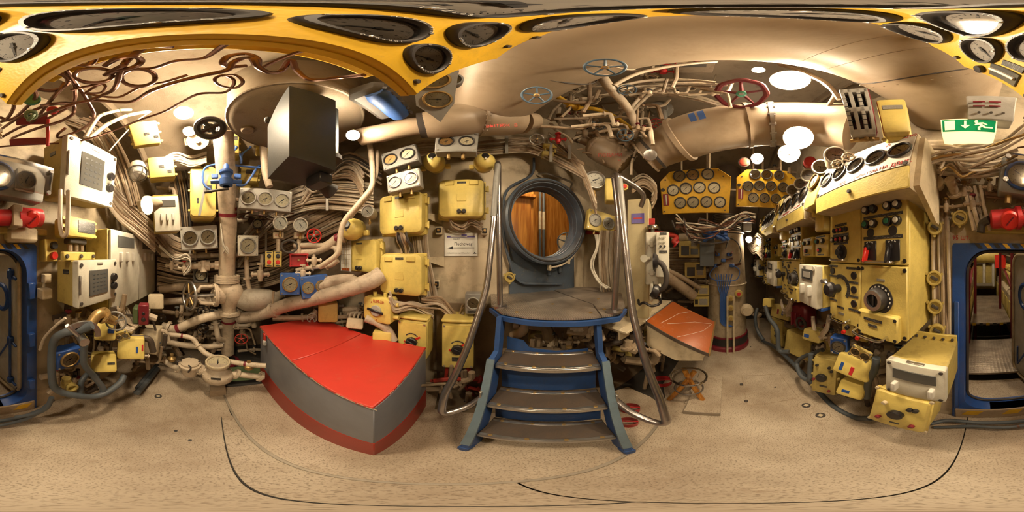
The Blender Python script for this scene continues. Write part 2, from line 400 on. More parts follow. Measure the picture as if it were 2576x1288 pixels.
# ---------------------------------------------------------------- component builders (fronts face local -Y)
def u_bezel(): return MB().lathe([(.99, 0), (1, .14), (.96, .2), (.86, .21), (.80, .14), (.79, .0)], 32, YM)
def u_bezel_deep(): return MB().lathe([(.99, -.35), (1, .10), (.97, .16), (.84, .16), (.74, .10), (.72, -.3)], 32, YM)
def u_dial(): return MB().lathe([(.8, .02), (0, .02)], 28, YM)
def u_pane(): return MB().lathe([(.8, .12), (0, .12)], 28, YM)
def u_ticks():
    b_ = MB()
    for i in range(31):
        t = math.radians(-135+9*i); l = .12 if i % 5 == 0 else .06; wd = .022 if i % 5 == 0 else .012
        M = Matrix.Rotation(t, 4, 'Y')
        b_.box((0, -.026, .70-l/2), (wd, .004, l), 0, M)
        if i % 5 == 0: b_.box((0, -.026, .50), (.07, .004, .05), 0, M)
    b_.box((0, -.026, -.30), (.16, .004, .05)); b_.box((0, -.026, -.40), (.10, .004, .03))
    return b_
def u_needle():
    b_ = MB(); b_.loft([[(-.05, -.05, -.28), (.05, -.05, -.28), (.05, -.06, -.28), (-.05, -.06, -.28)], [(-.045, -.05, 0), (.045, -.05, 0), (.045, -.06, 0), (-.045, -.06, 0)], [(-.008, -.05, .62), (.008, -.05, .62), (.008, -.06, .62), (-.008, -.06, .62)]])
    return b_.lathe([(.09, .03), (.08, .075), (0, .075)], 12, YM)
def gauge(parent, x, z, rad, y=0.0, bez='bezelblack', dial='dial', ang=-135, pane=True, deep=False, ink='blackletter', screws=0, name='gauge'):
    g = obj(name, cached(('bezel', bez, deep), u_bezel_deep if deep else u_bezel), bez, parent, (x, y, z), scale=rad)
    dy = .27 if deep else 0
    obj('dial', cached(('dialdisc', dial), u_dial), dial, g, (0, dy, 0))
    obj('dial_marks', cached(('ticks', ink), u_ticks), ink, g, (0, dy, 0))['kind'] = 'stuff'
    obj('needle', cached(('needle', ink), u_needle), ink, g, (0, dy, 0), (0, math.radians(ang), 0))
    if pane: obj('pane', cached(('pane', ), u_pane), 'glass', g, (0, dy*.3, 0))
    for i in range(screws):
        t = math.radians(45+360*i/screws)
        obj('screw', cached(('uscrew', ), lambda: MB().lathe([(.06, 0), (.06, .03), (.04, .045), (0, .045)], 8, YM)), 'steel', g, (.91*math.sin(t), -.2 if not deep else -.15, .91*math.cos(t)))
    return g
def screws(parent, w_, h_, y=0, r=.008, m='steel', inset=.018):
    for sx in (-1, 1):
        for sz in (-1, 1): disc(parent, 'screw', (sx*(w_/2-inset), y, sz*(h_/2-inset)), r, .006, m, 8)
def handle(parent, c, w_, m='chrome', out=.045, r=.007, drop=.0):
    p = [(-w_/2, 0, 0), (-w_/2, -out*.9, -drop*.5), (-w_/2+.03, -out, -drop), (w_/2-.03, -out, -drop), (w_/2, -out*.9, -drop*.5), (w_/2, 0, 0)]
    return obj('handle', MB().tube(fillet(p, .02), r, 8), m, parent, c)
def plate(parent, x, z, w_, h_, y=0, m='plate'): return box(parent, 'name_plate', (x, y-.0015, z), (w_, .003, h_), m, .0005)
def lampbutton(parent, x, z, r, cap, y=0):
    k = disc(parent, 'push_button', (x, y, z), r, r*1.0, 'black', 16)
    disc(k, 'button_cap', (0, -r*.95, 0), r*.62, r*.35, cap, 14, .5); return k
def gaugebox(label, q, a, d, n, depth=.08, m='lightgrey', bez='grey', dials=('dial',)*4, frac=.8, tilt=0, rolls=0, name='gauge_box', cable=True, group=None, deep=False, ang=-135):
    c, W, H, a = quad(*q, a, d, tilt)
    t = thing(name, label, 'gauge', c, a, tilt, rolls, group)
    box(t, 'case', (0, depth/2, 0), (W, depth, H), m, .006); screws(t, W, H, inset=min(.02, H*.1))
    rad = min(H*frac/2, W/n*frac/2*1.08)
    for i in range(n): gauge(t, (i-(n-1)/2)*W/n*.96, 0, rad, 0, bez, dials[i % len(dials)], ang=ang+random.uniform(-6, 25), deep=deep)
    if cable:
        for i in range(n): obj('cable_gland', MB().cyl((0, 0, 0), (0, 0, -.04), .012, 10), 'brass', t, ((i-(n-1)/2)*W/n*.7, depth*.5, -H/2))
    return t
def jbox(label, q, a, d, depth=.16, m='lemon', knobs=True, pads=True, hinge=1, rolls=0, group='yellow junction boxes on the hatch bulkhead', name='junction_box'):
    c, W, H, a = quad(*q, a, d)
    t = thing(name, label, 'junction box', c, a, 0, rolls, group)
    rrb(t, 'body', (0, depth*.45, 0), W*.96, H*.98, depth*.55, .05, m, .01)
    box(t, 'flange', (0, depth*.5, 0), (W*1.04, .02, H*1.0), m, .006)
    lid = rrb(t, 'lid', (0, 0, 0), W*.97, H*.97, depth*.43, .055, m, .03)
    if pads:
        for sx in (-1, 1): box(lid, 'pad', (sx*W*.25, -.003, H*.36), (W*.19, .016, H*.115), m, .004)
    plate(lid, 0, H*.37, W*.18, H*.05)
    box(lid, 'centre_plate', (0, -.002, -H*.02), (W*.19, .006, H*.18), m, .002)
    if knobs:
        rrb(lid, 'knob_recess', (0, -.004, -H*.35), W*.2, H*.14, .012, .012, 'plate' if 0 else 'dullyellow', .002)
        for sx in (-1, 1): disc(lid, 'knob', (sx*W*.05, -.004, -H*.355), W*.045, .02, 'black', 14)
    for z in (.28, -.28):
        obj('hinge', MB().box((0, 0, 0), (.03, .03, .045), .004).cyl((.016*hinge, -.01, -.03), (.016*hinge, -.01, .03), .009, 10), m, t, (hinge*W*.52, depth*.42, z*H))
    for sx in (-1, 1):
        for sz in (-1, 1): disc(t, 'bolt', (sx*W*.49, depth*.5-.008, sz*H*.46), .012, .01, m, 8)
    return t
def handwheel(name, label, c, rad, m, a=None, tilt=0, spokes=5, hub='black', wavy=0, stem=0, px=None, roll=0, thick=.085, group=None):
    if a is None: a = math.degrees(math.atan2(c[0], c[1]))
    t = thing(name, label, 'handwheel', c, a, tilt, roll, group)
    b_ = MB(); n = 48; pts = []
    for i in range(n+1):
        g = 2*PI*i/n; R = rad*(1-thick)*(1+wavy*math.cos(g*8)); pts.append((R*math.cos(g), 0, R*math.sin(g)))
    b_.tube(pts, rad*thick, 8, cap=False); obj('rim', b_, m, t)
    for i in range(spokes):
        g = 2*PI*i/spokes+.3
        obj('spoke', MB().tube([(0, rad*.05, 0), (rad*.5*math.cos(g), rad*.04, rad*.5*math.sin(g)), (rad*.92*math.cos(g), 0, rad*.92*math.sin(g))], [rad*.11, rad*.07, rad*.06], 6), m, t)
    obj('hub', MB().lathe([(0, -rad*.12), (rad*.2, -rad*.12), (rad*.2, rad*.08), (rad*.14, rad*.12), (0, rad*.12)], 12, YM), hub, t)
    obj('hub_nut', MB().lathe([(rad*.09, rad*.1), (rad*.09, rad*.2), (0, rad*.2)], 6, YM), 'steel', t)
    if stem: obj('stem', MB().cyl((0, rad*.05, 0), (0, stem, 0), rad*.11, 10), 'steel', t)
    return t
def flange_m(r, th, bolts=8):
    b_ = MB().lathe([(0, -th), (r, -th), (r, -th*.08), (r*.97, 0), (r, th*.08), (r, th), (0, th)], 24)
    for i in range(bolts):
        g = 2*PI*i/bolts; x, y = r*.82*math.cos(g), r*.82*math.sin(g)
        b_.lathe([(0, -th*1.5), (r*.09, -th*1.5), (r*.09, th*1.5), (0, th*1.5)], 6, Matrix.Translation((x, y, 0)))
    return b_
def PP(L): return [p if isinstance(p, Vector) else pt(*p) for p in L]
def pipe(name, label, cat, pts, r, m, fl=(), bands=(), bend=None, seg=12, group=None, flm=None, sm=True, kind=None, flr=1.7):
    P = PP(pts); Q = (smooth(P) if bend is None else fillet(P, bend, 6)) if sm else P
    c = sum(Q, Vector())/len(Q)
    o = obj(name, MB().tube([q-c for q in Q], r, seg), m, None, c); tag(o, label, cat, group, kind)
    def along(t):
        i = min(int(t*(len(Q)-1)), len(Q)-2); k = t*(len(Q)-1)-i; d = (Q[i+1]-Q[i])
        return Q[i]+d*k-c, d.to_track_quat('Z', 'Y').to_euler()
    for t in fl:
        p, e = along(t); obj('flange', cached(('flange', round(r, 3), flm or m), lambda: flange_m(r*flr, r*.28)), flm or m, o, p, e)
    for t, bm_ in bands:
        p, e = along(t); obj('paint_band', cached(('band', round(r, 3), bm_), lambda: MB().lathe([(r*1.02, -r*.4), (r*1.03, 0), (r*1.02, r*.4)], 16)), bm_, o, p, e)
    return o
def bundle(label, pts, n, r, m='cablecream', spread=(.0, .02), jit=.006, group=None, mats=None, name='cable_bundle', straps=(), strapm='lightgrey', up=Vector((0, 0, 1)), k=5):
    P = PP(pts); c = sum(P, Vector())/len(P)
    t = thing(name, label, 'cables', c, group=group)
    for i in range(n):
        off = up*((i-(n-1)/2)*spread[1]); L_ = []
        for p in P:
            dep = (EYE-p); dep.z = 0; dep.normalize()
            L_.append(p-c+off+dep*random.uniform(-.02, .025)+up*random.uniform(-jit, jit))
        obj('cable', MB().tube(smooth(L_, k), r*random.uniform(.75, 1.2), 6), random.choice(mats) if mats else m, t)
    for s in straps:
        i = min(int(s*(len(P)-1)), len(P)-2); f = s*(len(P)-1)-i; p = P[i].lerp(P[i+1], f); dep = (EYE-p); dep.z = 0; dep.normalize()
        d = (P[i+1]-P[i]).normalized()
        q = d.to_track_quat('Z', 'Y')
        box(t, 'strap', p-c+dep*.035, (.012, n*spread[1]+.04, .045), strapm, .003, q.to_euler()) if 0 else obj('strap', MB().box((0, 0, 0), (.03, .006, n*spread[1]+.05), .002), strapm, t, p-c+dep*(.03+r), (0, 0, -math.atan2(p.x, p.y)))
    return t
def cage_lamp(label, c, a, tilt, rad, wat, group=None, cage=True, refl=None, col=(1.0, .80, .54), basem='cream'):
    t = thing('bulkhead_lamp', label, 'lamp', c, a, tilt, 0, group)
    obj('base', MB().lathe([(0, -rad*1.2), (rad*.8, -rad*1.2), (rad*1.0, -rad*.6), (rad*1.05, -rad*.1), (0, -rad*.1)], 18, YM), basem, t)
    g = obj('globe', MB().lathe([(rad*.85, -rad*.1), (rad*.95, rad*.4), (rad*.85, rad*.9), (rad*.5, rad*1.25), (0, rad*1.35)], 16, YM), lampmat(wat, 5*rad*rad, col) if wat else 'white', t)
    if refl: obj('shade', MB().lathe([(rad*.5, -rad*.5), (rad*refl*.9, rad*.2), (rad*refl, rad*.75), (rad*refl*1.03, rad*.75), (rad*refl*.93, rad*.15), (rad*.5, -rad*.62)], 24, YM), 'cream', t)
    if cage:
        b_ = MB(); b_.torus(rad*1.1, rad*.06, 24, 6, YM @ Matrix.Translation((0, 0, rad*.1))); b_.torus(rad*.95, rad*.05, 24, 6, YM @ Matrix.Translation((0, 0, rad*1.0)))
        for i in range(3):
            g_ = PI*i/3; cx, sx = math.cos(g_), math.sin(g_)
            b_.tube([(rad*1.1*k_*cx, -rad*y_, rad*1.1*k_*sx) for k_, y_ in ((1, .1), (1, .6), (.85, 1.1), (.5, 1.42), (0, 1.5), (-.5, 1.42), (-.85, 1.1), (-1, .6), (-1, .1))], rad*.05, 5)
        obj('cage', b_, 'steel', t)
    return t
def gland(label, c, a, rad, m='dullyellow', tilt=0, group=None):     # round yellow socket with recessed black slot
    t = thing('cable_socket', label, 'socket', c, a, tilt, 0, group)
    obj('housing', MB().lathe([(0, -rad*1.6), (rad*.7, -rad*1.6), (rad*.8, -rad*.5), (rad*1.0, -rad*.3), (rad*1.0, .1*rad), (rad*.9, .25*rad), (rad*.75, .25*rad), (rad*.68, 0), (0, 0)], 20, YM), m, t)
    box(t, 'slot', (0, -.004, 0), (rad*1.0, .02, rad*.4), 'rubber', .004, (0, .5, 0))
    for i in range(3):
        g = 2*PI*i/3+.5; obj('lug', MB().cyl((0, rad*.3, 0), (0, -rad*.1, 0), rad*.18, 8), m, t, (rad*1.1*math.cos(g), 0, rad*1.1*math.sin(g)))
    return t
def covbox(name, label, cat, q, a, d, depth, m, r=.02, bev=.012, tilt=0, roll=0, group=None, dz=0):
    c, W, H, a = quad(*q, a, d, tilt); t = thing(name, label, cat, c, a, tilt, roll, group)
    return t, W, H
def smallvalve(label, c, r=.03, m='pipecream', wheel='black', a=None, group=None):
    if a is None: a = math.degrees(math.atan2(c[0], c[1]))
    t = thing('stop_valve', label, 'valve', c, a, group=group)
    obj('body', MB().lathe([(0, -2.2*r), (.7*r, -2.2*r), (.7*r, -1.6*r), (1.0*r, -1.2*r), (1.15*r, 0), (1.0*r, 1.1*r), (.6*r, 1.4*r), (.6*r, 2.2*r), (0, 2.2*r)], 14), m, t)
    b_ = MB(); b_.cyl((-3*r, 0, 0), (3*r, 0, 0), .55*r, 10)
    for sx in (-1, 1): b_.cyl((sx*2.2*r, 0, 0), (sx*2.7*r, 0, 0), .95*r, 6)
    obj('branch', b_, m, t)
    obj('bonnet_wheel', MB().lathe([(0, 2.2*r), (.3*r, 2.2*r), (.3*r, 3*r), (1.1*r, 3*r), (1.1*r, 3.5*r), (.3*r, 3.6*r), (0, 3.6*r)], 10), wheel, t)
    return t

# ---------------------------------------------------------------- the shell of the compartment
HC, HZ, HA, HB, HE = .8, 0.0, 3.4, 3.55, 2.6   # hull section: centre x, z, half width, half height, squareness
YW, YD = 1.55, -1.07               # hatch bulkhead, door bulkhead
def hp(g, k=1.0):                  # point of the hull section at angle g from the top (degrees)
    s_, c_ = math.sin(math.radians(g)), math.cos(math.radians(g))
    return HC+k*HA*math.copysign(abs(s_)**(2/HE), s_), HZ+k*HB*math.copysign(abs(c_)**(2/HE), c_)
def hull(name, a0, a1, m, n=24):
    b_ = MB(); G_ = [a0+(a1-a0)*i/n for i in range(n+1)]
    vs = [(hp(g, k)[0], yy, hp(g, k)[1]) for k in (1, 1.03) for yy in (YD-.06, YW+.06) for g in G_]; k = n+1; fs = []
    for i in range(n): fs += [(i, i+1, k+i+1, k+i), (2*k+i, 3*k+i, 3*k+i+1, 2*k+i+1)]
    b_.add(vs, fs); return struct(obj(name, b_, m))
hull('wall_port', -100, -48, 'shadebrown'); ceil = hull('ceiling', -48, 48, 'hull', 36); hull('wall_starboard', 48, 100, 'hull')  # port hull coloured dark, standing for the unlit gaps behind the pipes
# hull frame rib crossing the ceiling
obj('hull_rib', MB().loft([[(hp(g, k)[0], -.72+q, hp(g, k)[1]) for k, q in ((.999, -.012), (.965, -.012), (.965, .012), (.999, .012))] for g in range(-62, 64, 3)]), 'hull', ceil)

# floor: plates over a dark bilge
fl = struct(obj('floor', MB().box((.8, .24, -.06), (6.8, 2.7, .06), 0), 'asphalt'))
def deckplate(poly, z0, z1, m='floorpaint'):
    b_ = MB().loft([[(x, y, z0) for x, y in poly], [(x, y, z1) for x, y in poly]]); return obj('deck_plate', b_, m, fl)
deckplate([(-2.58, YD), (.082, YD), (.082, .05), (-1.06, .05), (-1.06, .12), (-2.58, .02)], -.03, 0)
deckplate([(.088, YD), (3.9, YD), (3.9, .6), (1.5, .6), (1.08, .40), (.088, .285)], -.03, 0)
deckplate([(-1.06, .056), (.082, .056), (.082, .284), (-1.06, .135)], -.03, .012)
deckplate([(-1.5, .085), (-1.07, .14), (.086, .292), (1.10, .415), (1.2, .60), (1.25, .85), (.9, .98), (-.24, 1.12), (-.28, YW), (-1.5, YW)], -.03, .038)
struct(obj('wall_pit_shade', MB().box((.75, 1.5, .55), (2.1, .03, 1.2)), 'shadebrown')); struct(obj('floor_pit_shade', MB().box((.75, 1.25, -.02), (2.1, .6, .02)), 'shadebrown'))  # dark sheets added under the platform, its shade put into their colour
pl = thing('deck_cover_plate', 'raised rectangular cream deck cover beside the curved floor edge', 'floor cover', (1.42, .155, 0))
box(pl, 'cover', (0, 0, .03), (.70, .25, .06), 'floorpaint', .003)
box(pl, 'edge_strip', (-.352, 0, .028), (.006, .25, .05), 'plateedge', .001)
for y in (-.06, .07): box(pl, 'hinge', (-.02 if y < 0 else .2, .13, .055), (.05, .03, .02), 'floorpaint', .004)
edge = obj('edge_strip', MB().tube([(-1.5, .08, .02), (-1.07, .135, .02), (.086, .286, .02), (1.105, .41, .02)], .014, 4), 'plateedge', fl)
for i, (px, py, rr, lab) in enumerate(((2028, 1020, .035, 'round deck plug with a square key hole nearer the small yellow boxes'), (2064, 1045, .035, 'round deck plug with a square key hole nearer the thick grey hoses'), (398, 997, .032, 'round deck plug below the row of cream flow meter pipes'))):
    c = onz(px, py, 0); t = thing('deck_plug', lab, 'deck plug', c)
    obj('rim', MB().lathe([(rr*.5, .001), (rr, .001), (rr, .005), (rr*.5, .005)], 20), 'rubber', t); box(t, 'key', (0, 0, .003), (rr*.9, rr*.9, .008), 'cream', .002, (0, 0, .4))
    obj('seat_ring', MB().torus(rr*1.9, .002, 28, 4), 'pipedark', t)
for (px, py, l_) in ((1865, 968, .03), (1877, 1010, .03), (1728, 1012, .05), (670, 1058, .05), (523, 990, .045)):
    c = onz(px, py, .0); box(fl, 'hinge', (c.x, c.y, .008 if px > 1700 else .02), (l_, .03, .02), 'floorpaint' if px < 1800 else 'rubber', .004)
# access cover outlined in the starboard floor
ac = [onz(*p, 0) for p in ((1866, 945), (1962, 940), (2010, 1000), (1880, 1020))]
for p, q in zip(ac, ac[1:]+ac[:1]): obj('plate_joint', MB().tube([(p.x, p.y, .0), (q.x, q.y, .0)], .0035, 4), 'pipedark', fl)
for (px, py) in ((1950, 974), (2450, 1040), (442, 1084), (478, 1107), (1170, 1010), (1888, 872), (1914, 879)):
    c = onz(px, py, 0); disc(fl, 'bolt_hole', (c.x, c.y, .0), .011, .002, 'black', 10, .1, (-PI/2, 0, 0))

# hatch bulkhead with its round opening
HX, HZc, HRad = .746, 1.955, .435
wb = MB(); sq = .56; n = 40
for y in (YW, YW+.05):
    cir = [(HX+(HRad-.02)*math.cos(2*PI*i/n), y, HZc+(HRad-.02)*math.sin(2*PI*i/n)) for i in range(n)]
    def sqp(t):
        c, s = math.cos(t), math.sin(t); k = sq/max(abs(c), abs(s)); return (HX+k*c, y, HZc+k*s)
    out = [sqp(2*PI*i/n) for i in range(n)]
    wb.add(cir+out, [(i, (i+1) % n, n+(i+1) % n, n+i) for i in range(n)])
x0, x1, z0, z1 = -2.6, 4.2, -.05, 3.6
for xa, xb, za, zb in ((x0, HX-sq, z0, z1), (HX+sq, x1, z0, z1), (HX-sq, HX+sq, z0, HZc-sq), (HX-sq, HX+sq, HZc+sq, z1)):
    wb.box(((xa+xb)/2, YW+.025, (za+zb)/2), (xb-xa, .05, zb-za))
struct(obj('wall_hatch', wb, 'wallcream'))
d2 = bpy.data.objects.new('door_2', None); COL.objects.link(d2); struct(d2); d2.location = (HX, 1.36, HZc)
obj('hatch_ring', MB().lathe([(.372, -.23), (.372, -.1), (.38, -.03), (.385, .0), (.42, .012), (.438, .0), (.44, -.02), (.44, -.19)], 56, YM), 'hatchblue', d2)
obj('seal_ring', MB().torus(.405, .011, 56, 8, YM @ Matrix.Translation((0, 0, .008))), 'bezelblack', d2)
for k in (.08, .15, .21): obj('ring_rib', MB().torus(.372, .006, 48, 6, YM @ Matrix.Translation((0, 0, -k))), 'hatchblue', d2)
pol = [(-.36, -.735), (.40, -.735)]+[(.438*math.cos(math.radians(t)), .438*math.sin(math.radians(t))) for t in range(-24, -146, -8)]
obj('blue_plate', MB().prism(pol, .165, .185), 'hatchblue', d2)
for x, z in ((.19, -.5), (.06, -.52)): box(d2, 'cleat', (x, .15, z), (.035, .04, .08), 'hatchblue', .006)
obj('conduit', MB().tube(fillet([(-.12, .13, .75), (-.12, .13, .52), (-.42, .13, .3), (-.43, .13, -.2), (-.3, .13, -.62), (.2, .13, -.66)], .12), .014, 8), 'hatchblue', d2)
obj('grab_rail', MB().tube(fillet([(-.06, .15, .56), (-.02, .06, .53), (.3, .06, .5), (.34, .15, .47)], .04), .012, 8), 'steel', d2)
obj('lower_cable', MB().tube(smooth([(.0, .02, -.47), (.15, .02, -.44), (.3, .05, -.36), (.4, .08, -.24)]), .009, 8), 'cablecream', d2)
for x, z in ((.0, -.47), (.22, -.41)): box(d2, 'clamp', (x, .03, z), (.025, .05, .055), 'cream', .005)

# room behind the hatch: wooden lockers
nx = bpy.data.objects.new('wall_cabin', None); COL.objects.link(nx); struct(nx)
for c, s in (((1.0, 3.3, 1.5), (4, .05, 3.6)), ((-.9, 2.45, 1.5), (.05, 1.7, 3.6)), ((2.9, 2.45, 1.5), (.05, 1.7, 3.6))): box(nx, 'wood_panel', c, s, 'wood', 0)
struct(obj('floor_cabin', MB().box((1, 2.45, .85), (4, 1.7, .05)), 'pipedark')); struct(obj('ceiling_cabin', MB().box((1, 2.45, 3.2), (4, 1.7, .05)), 'cream'))
wl = thing('wooden_locker', 'varnished orange wooden lockers seen through the round hatch', 'locker', (.25, 2.25, .9))
box(wl, 'body', (0, .3, .8), (1.4, .55, 1.9), 'wood', .004)
for x in (-.45, .02, .44): box(wl, 'door', (x, .01, .8), (.42, .03, 1.8), 'wood', .006)
box(wl, 'notice', (.28, -.012, 1.35), (.07, .004, .1), 'purple', .001); box(wl, 'cornice', (0, -.02, 1.62), (1.42, .08, .06), 'wood', .008)
for i, dx in enumerate((0, .075)):
    pipe('riser_pipe', 'grey riser pipe with cream sleeve beyond the hatch, %s' % ('nearer the lockers' if not i else 'nearer the dark handwheel'), 'pipe', [Vector((1.28+dx, 2.75, .9)), Vector((1.28+dx, 2.75, 2.0)), Vector((1.28+dx, 2.75, 3.0))], .026, 'hose', sm=False, bands=())
    bpy.context.view_layer.update()
    s_ = obj('sleeve', MB().cyl((0, 0, 2.1-1.9667), (0, 0, 2.45-1.9667), .029, 12), 'cream', COL.objects[-1])
handwheel('handwheel', 'dark spoked handwheel seen through the round hatch', Vector((1.60, 2.35, 1.85)), .17, 'hose', a=34, spokes=5, hub='hose', thick=.06)
box(thing('equipment_case', 'pale cream case behind the dark handwheel beyond the hatch', 'case', (1.78, 2.6, 1.75), 20), 'case', (0, .1, 0), (.3, .2, .5), 'cream', .02)
cage_lamp('ceiling lamp of the wooden cabin beyond the hatch', (.9, 1.9, 3.1), 0, 90, .06, 60, cage=False)

# door bulkhead
ox0, ox1, oz1 = -.557, .187, 1.684
for i, (xa, xb, za, zb) in enumerate(((-2.6, ox0, -.05, 3.6), (ox1, 4.2, -.05, 3.6), (ox0, ox1, oz1, 3.6))):
    if i == 0: wd_ = MB()
    wd_.box(((xa+xb)/2, YD-.03, (za+zb)/2), (xb-xa, .06, zb-za))
struct(obj('wall_door', wd_, 'wallcream'))
d1 = bpy.data.objects.new('door_1', None); COL.objects.link(d1); struct(d1); d1.location = ((ox0+ox1)/2, YD, 0); d1.rotation_euler = (0, 0, PI)
FW, FH = ox1-ox0, oz1
def rr_loop(w_, zlo, zhi, r, y): return [(x, y, z+(zlo+zhi)/2) for x, z in rrect(w_, zhi-zlo, r, 6)]
o1 = rr_loop(FW, 0, FH, .02, -.02); i1 = rr_loop(FW-.155, .16, FH-.04, .17, -.02)
obj('frame', MB().loft([rr_loop(FW, 0, FH, .02, .06), o1, i1, rr_loop(FW-.155, .16, FH-.04, .17, .14), ], False, False), 'blue', d1)
obj('seal', MB().tube(rr_loop(FW-.175, .17, FH-.05, .16, .10)+rr_loop(FW-.175, .17, FH-.05, .16, .10)[:1], .012, 6, False), 'rubber', d1)
obj('jamb_bar', MB().box((-FW/2+.03, -.03, .75), (.03, .03, 1.1), .004), 'blue', d1)
for z in (.45, .95, 1.35): box(d1, 'hinge', (FW/2-.05, -.035, z), (.05, .04, .12), 'blue', .006)
for i in range(9): obj('hazard_stripe', MB().prism([(-.2+i*.06, FH-.035), (-.17+i*.06, FH-.035), (-.2+i*.06, FH-.003), (-.23+i*.06, FH-.003)], -.024, -.021), 'ochre' if i % 2 else 'black', d1)
box(d1, 'sill', (0, .03, .08), (FW-.03, .12, .16), 'pipedark', .01)
for x in (-.24, .02, .26): obj('hazard_stripe', MB().prism([(x-.07, .07), (x+.03, .07), (x+.07, .14), (x-.03, .14)], -.034, -.031), 'ochre', d1)
# door leaf swung away into the next compartment
lf = obj('door_leaf', MB(), None, d1) if 0 else bpy.data.objects.new('door_leaf', None)
if not lf.users_collection: COL.objects.link(lf)
lf.parent = d1; lf.location = (FW/2-.08, .06, 0); lf.rotation_euler = (0, 0, math.radians(-78))
def leafpart(name, b_, m): return obj(name, b_, m, lf)
leafpart('leaf_panel', MB().loft([[(-x-.31, 0, z+.9) for x, z in rrect(.60, 1.45, .14, 6)], [(-x-.31, .04, z+.9) for x, z in rrect(.60, 1.45, .14, 6)]]), 'white')
for y_ in (-.012, .052):
    leafpart('leaf_rim', MB().tube([(-x-.31, y_, z+.9) for x, z in rrect(.58, 1.43, .14, 6)+rrect(.58, 1.43, .14, 6)[:1]], .016, 6, False), 'cream')
    leafpart('porthole_ring', MB().torus(.115, .022, 28, 8, YM @ Matrix.Translation((-.31, 1.22, -y_))), 'blue')
    leafpart('port_glass', MB().lathe([(0, 0), (.1, 0)], 20, Matrix.Translation((-.31, y_, 1.22)) @ YM), 'paper')
    leafpart('lever_rod', MB().cyl((-.14, y_*2, .35), (-.14, y_*2, 1.5), .012, 8).cyl((-.14, y_*2, .85), (-.46, y_*2, .35), .01, 8).cyl((-.46, y_*2, .35), (-.46, y_*2, .6), .01, 8), 'blue')
    for z in (.35, .85, 1.45): leafpart('dog_clamp', MB().box((-.13, y_*2, z), (.05, .05, .08), .01).cyl((-.13, y_*2, z), (-.05, y_*2, z-.03), .012, 8), 'blue')
# next compartment
nc_ = bpy.data.objects.new('wall_engine_room', None); COL.objects.link(nc_); struct(nc_)
for c, s in (((0, -6.6, 1.2), (4, .05, 3.6)), ((1.9, -3.9, 1.2), (.05, 5.5, 3.6)), ((-1.9, -3.9, 1.2), (.05, 5.5, 3.6)), ((0, -3.9, 2.9), (4, 5.5, .05))): box(nc_, 'wall_panel', c, s, 'shadebrown', 0)
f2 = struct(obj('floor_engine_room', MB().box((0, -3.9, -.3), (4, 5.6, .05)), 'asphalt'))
for (y0_, y1_, z_, w_, m_) in ((-1.12, -1.55, .12, .78, 'floorpaint'), (-1.58, -2.45, .22, .72, 'checker'), (-2.62, -3.5, .46, .66, 'checker'), (-3.52, -4.6, .46, .66, 'checker')):
    obj('floor_plate', MB().box((-.16, (y0_+y1_)/2, z_-.015), (w_, abs(y1_-y0_), .03), .003), m_, f2)
for i in range(6): box(f2, 'hazard_stripe', (-.44+i*.11, -2.612, .435), (.055, .006, .045), 'ochre' if i % 2 else 'black', 0)
G = 'machinery in the engine room beyond the blue door'
for x, y, lab in ((.18, -2.35, 'red post nearest the blue door frame'), (.11, -3.1, 'red post behind the first red post'), (-.40, -3.4, 'red post beside the plain red board'), (-.5, -2.6, 'red post beside the open white door')):
    pipe('guard_post', lab, 'post', [Vector((x, y, -.2)), Vector((x, y, 2.6))], .028, 'darkred', sm=False)
for x in (.19, -.5):
    pipe('guard_rail', 'red guard rail along the engine room gangway, %s' % ('at the frame side' if x > 0 else 'at the door leaf side'), 'rail', [Vector((x, -2.3, .95)), Vector((x, -3.4, 1.3)), Vector((x, -5, 1.3))], .022, 'darkred', sm=False)
for s_, lab in ((1, 'yellow diesel engine casing at the frame side of the gangway'), (-1, 'yellow diesel engine casing at the door leaf side of the gangway')):
    e = thing('diesel_engine', lab, 'engine', (-.16+s_*.67, -4.1, .0))
    box(e, 'crankcase', (0, 0, .45), (.6, 3.2, .9), 'cream', .05); box(e, 'cylinder_block', (0, 0, 1.05), (.42, 3.0, .34), 'dullyellow', .04)
    for i in range(6): box(e, 'rocker_cover', (0, -1.25+i*.5, 1.3), (.34, .4, .16), 'lemon', .04); box(e, 'inspection_cover', (-s_*.31, -1.25+i*.5, .5), (.02, .36, .5), 'lemon', .02)
bt = thing('end_machine', 'pale yellow machine with pipes at the far end of the gangway', 'machine', (-.1, -5.6, .4))
box(bt, 'casing', (0, 0, .5), (.8, .5, .8), 'dullyellow', .06); obj('drum', MB().cyl((-.45, .3, 1.2), (.5, .3, 1.2), .22, 20), 'lemon', bt)
for x in (-.3, 0, .3): obj('pipe', MB().cyl((x, .28, .2), (x, .28, 2.0), .05, 10), 'white', bt)
box(bt, 'step', (0, .5, .3), (.5, .3, .06), 'plateedge', .004)
box(thing('notice_board', 'plain red board on the engine room side', 'board', (-.52, -4.4, 1.45), 180), 'board', (0, 0, 0), (.3, .02, .36), 'brightred', .003)
for i in range(10):
    x = (.3, .42, .5, .62, .75, -.6, -.7, -.85, -1.0, -1.1)[i]; z = random.uniform(1.5, 2.4); m_ = ('pipecream', 'pipedark', 'lemon')[i % 3]
    pipe('overhead_pipe', '%s engine room pipe, number %s from the gangway at the %s side' % (('cream', 'brown', 'yellow')[i % 3], ('one', 'two', 'three', 'four', 'five')[i % 5], 'frame' if i < 5 else 'door leaf'), 'pipe', [Vector((x, -1.3, z)), Vector((x+random.uniform(-.1, .1), -3, z)), Vector((x, -6, z+.1))], random.uniform(.015, .05), m_, group=G)
cage_lamp('caged lamp hanging over the engine room gangway', (.1, -3.6, 2.75), 0, 90, .06, 95, cage=True)
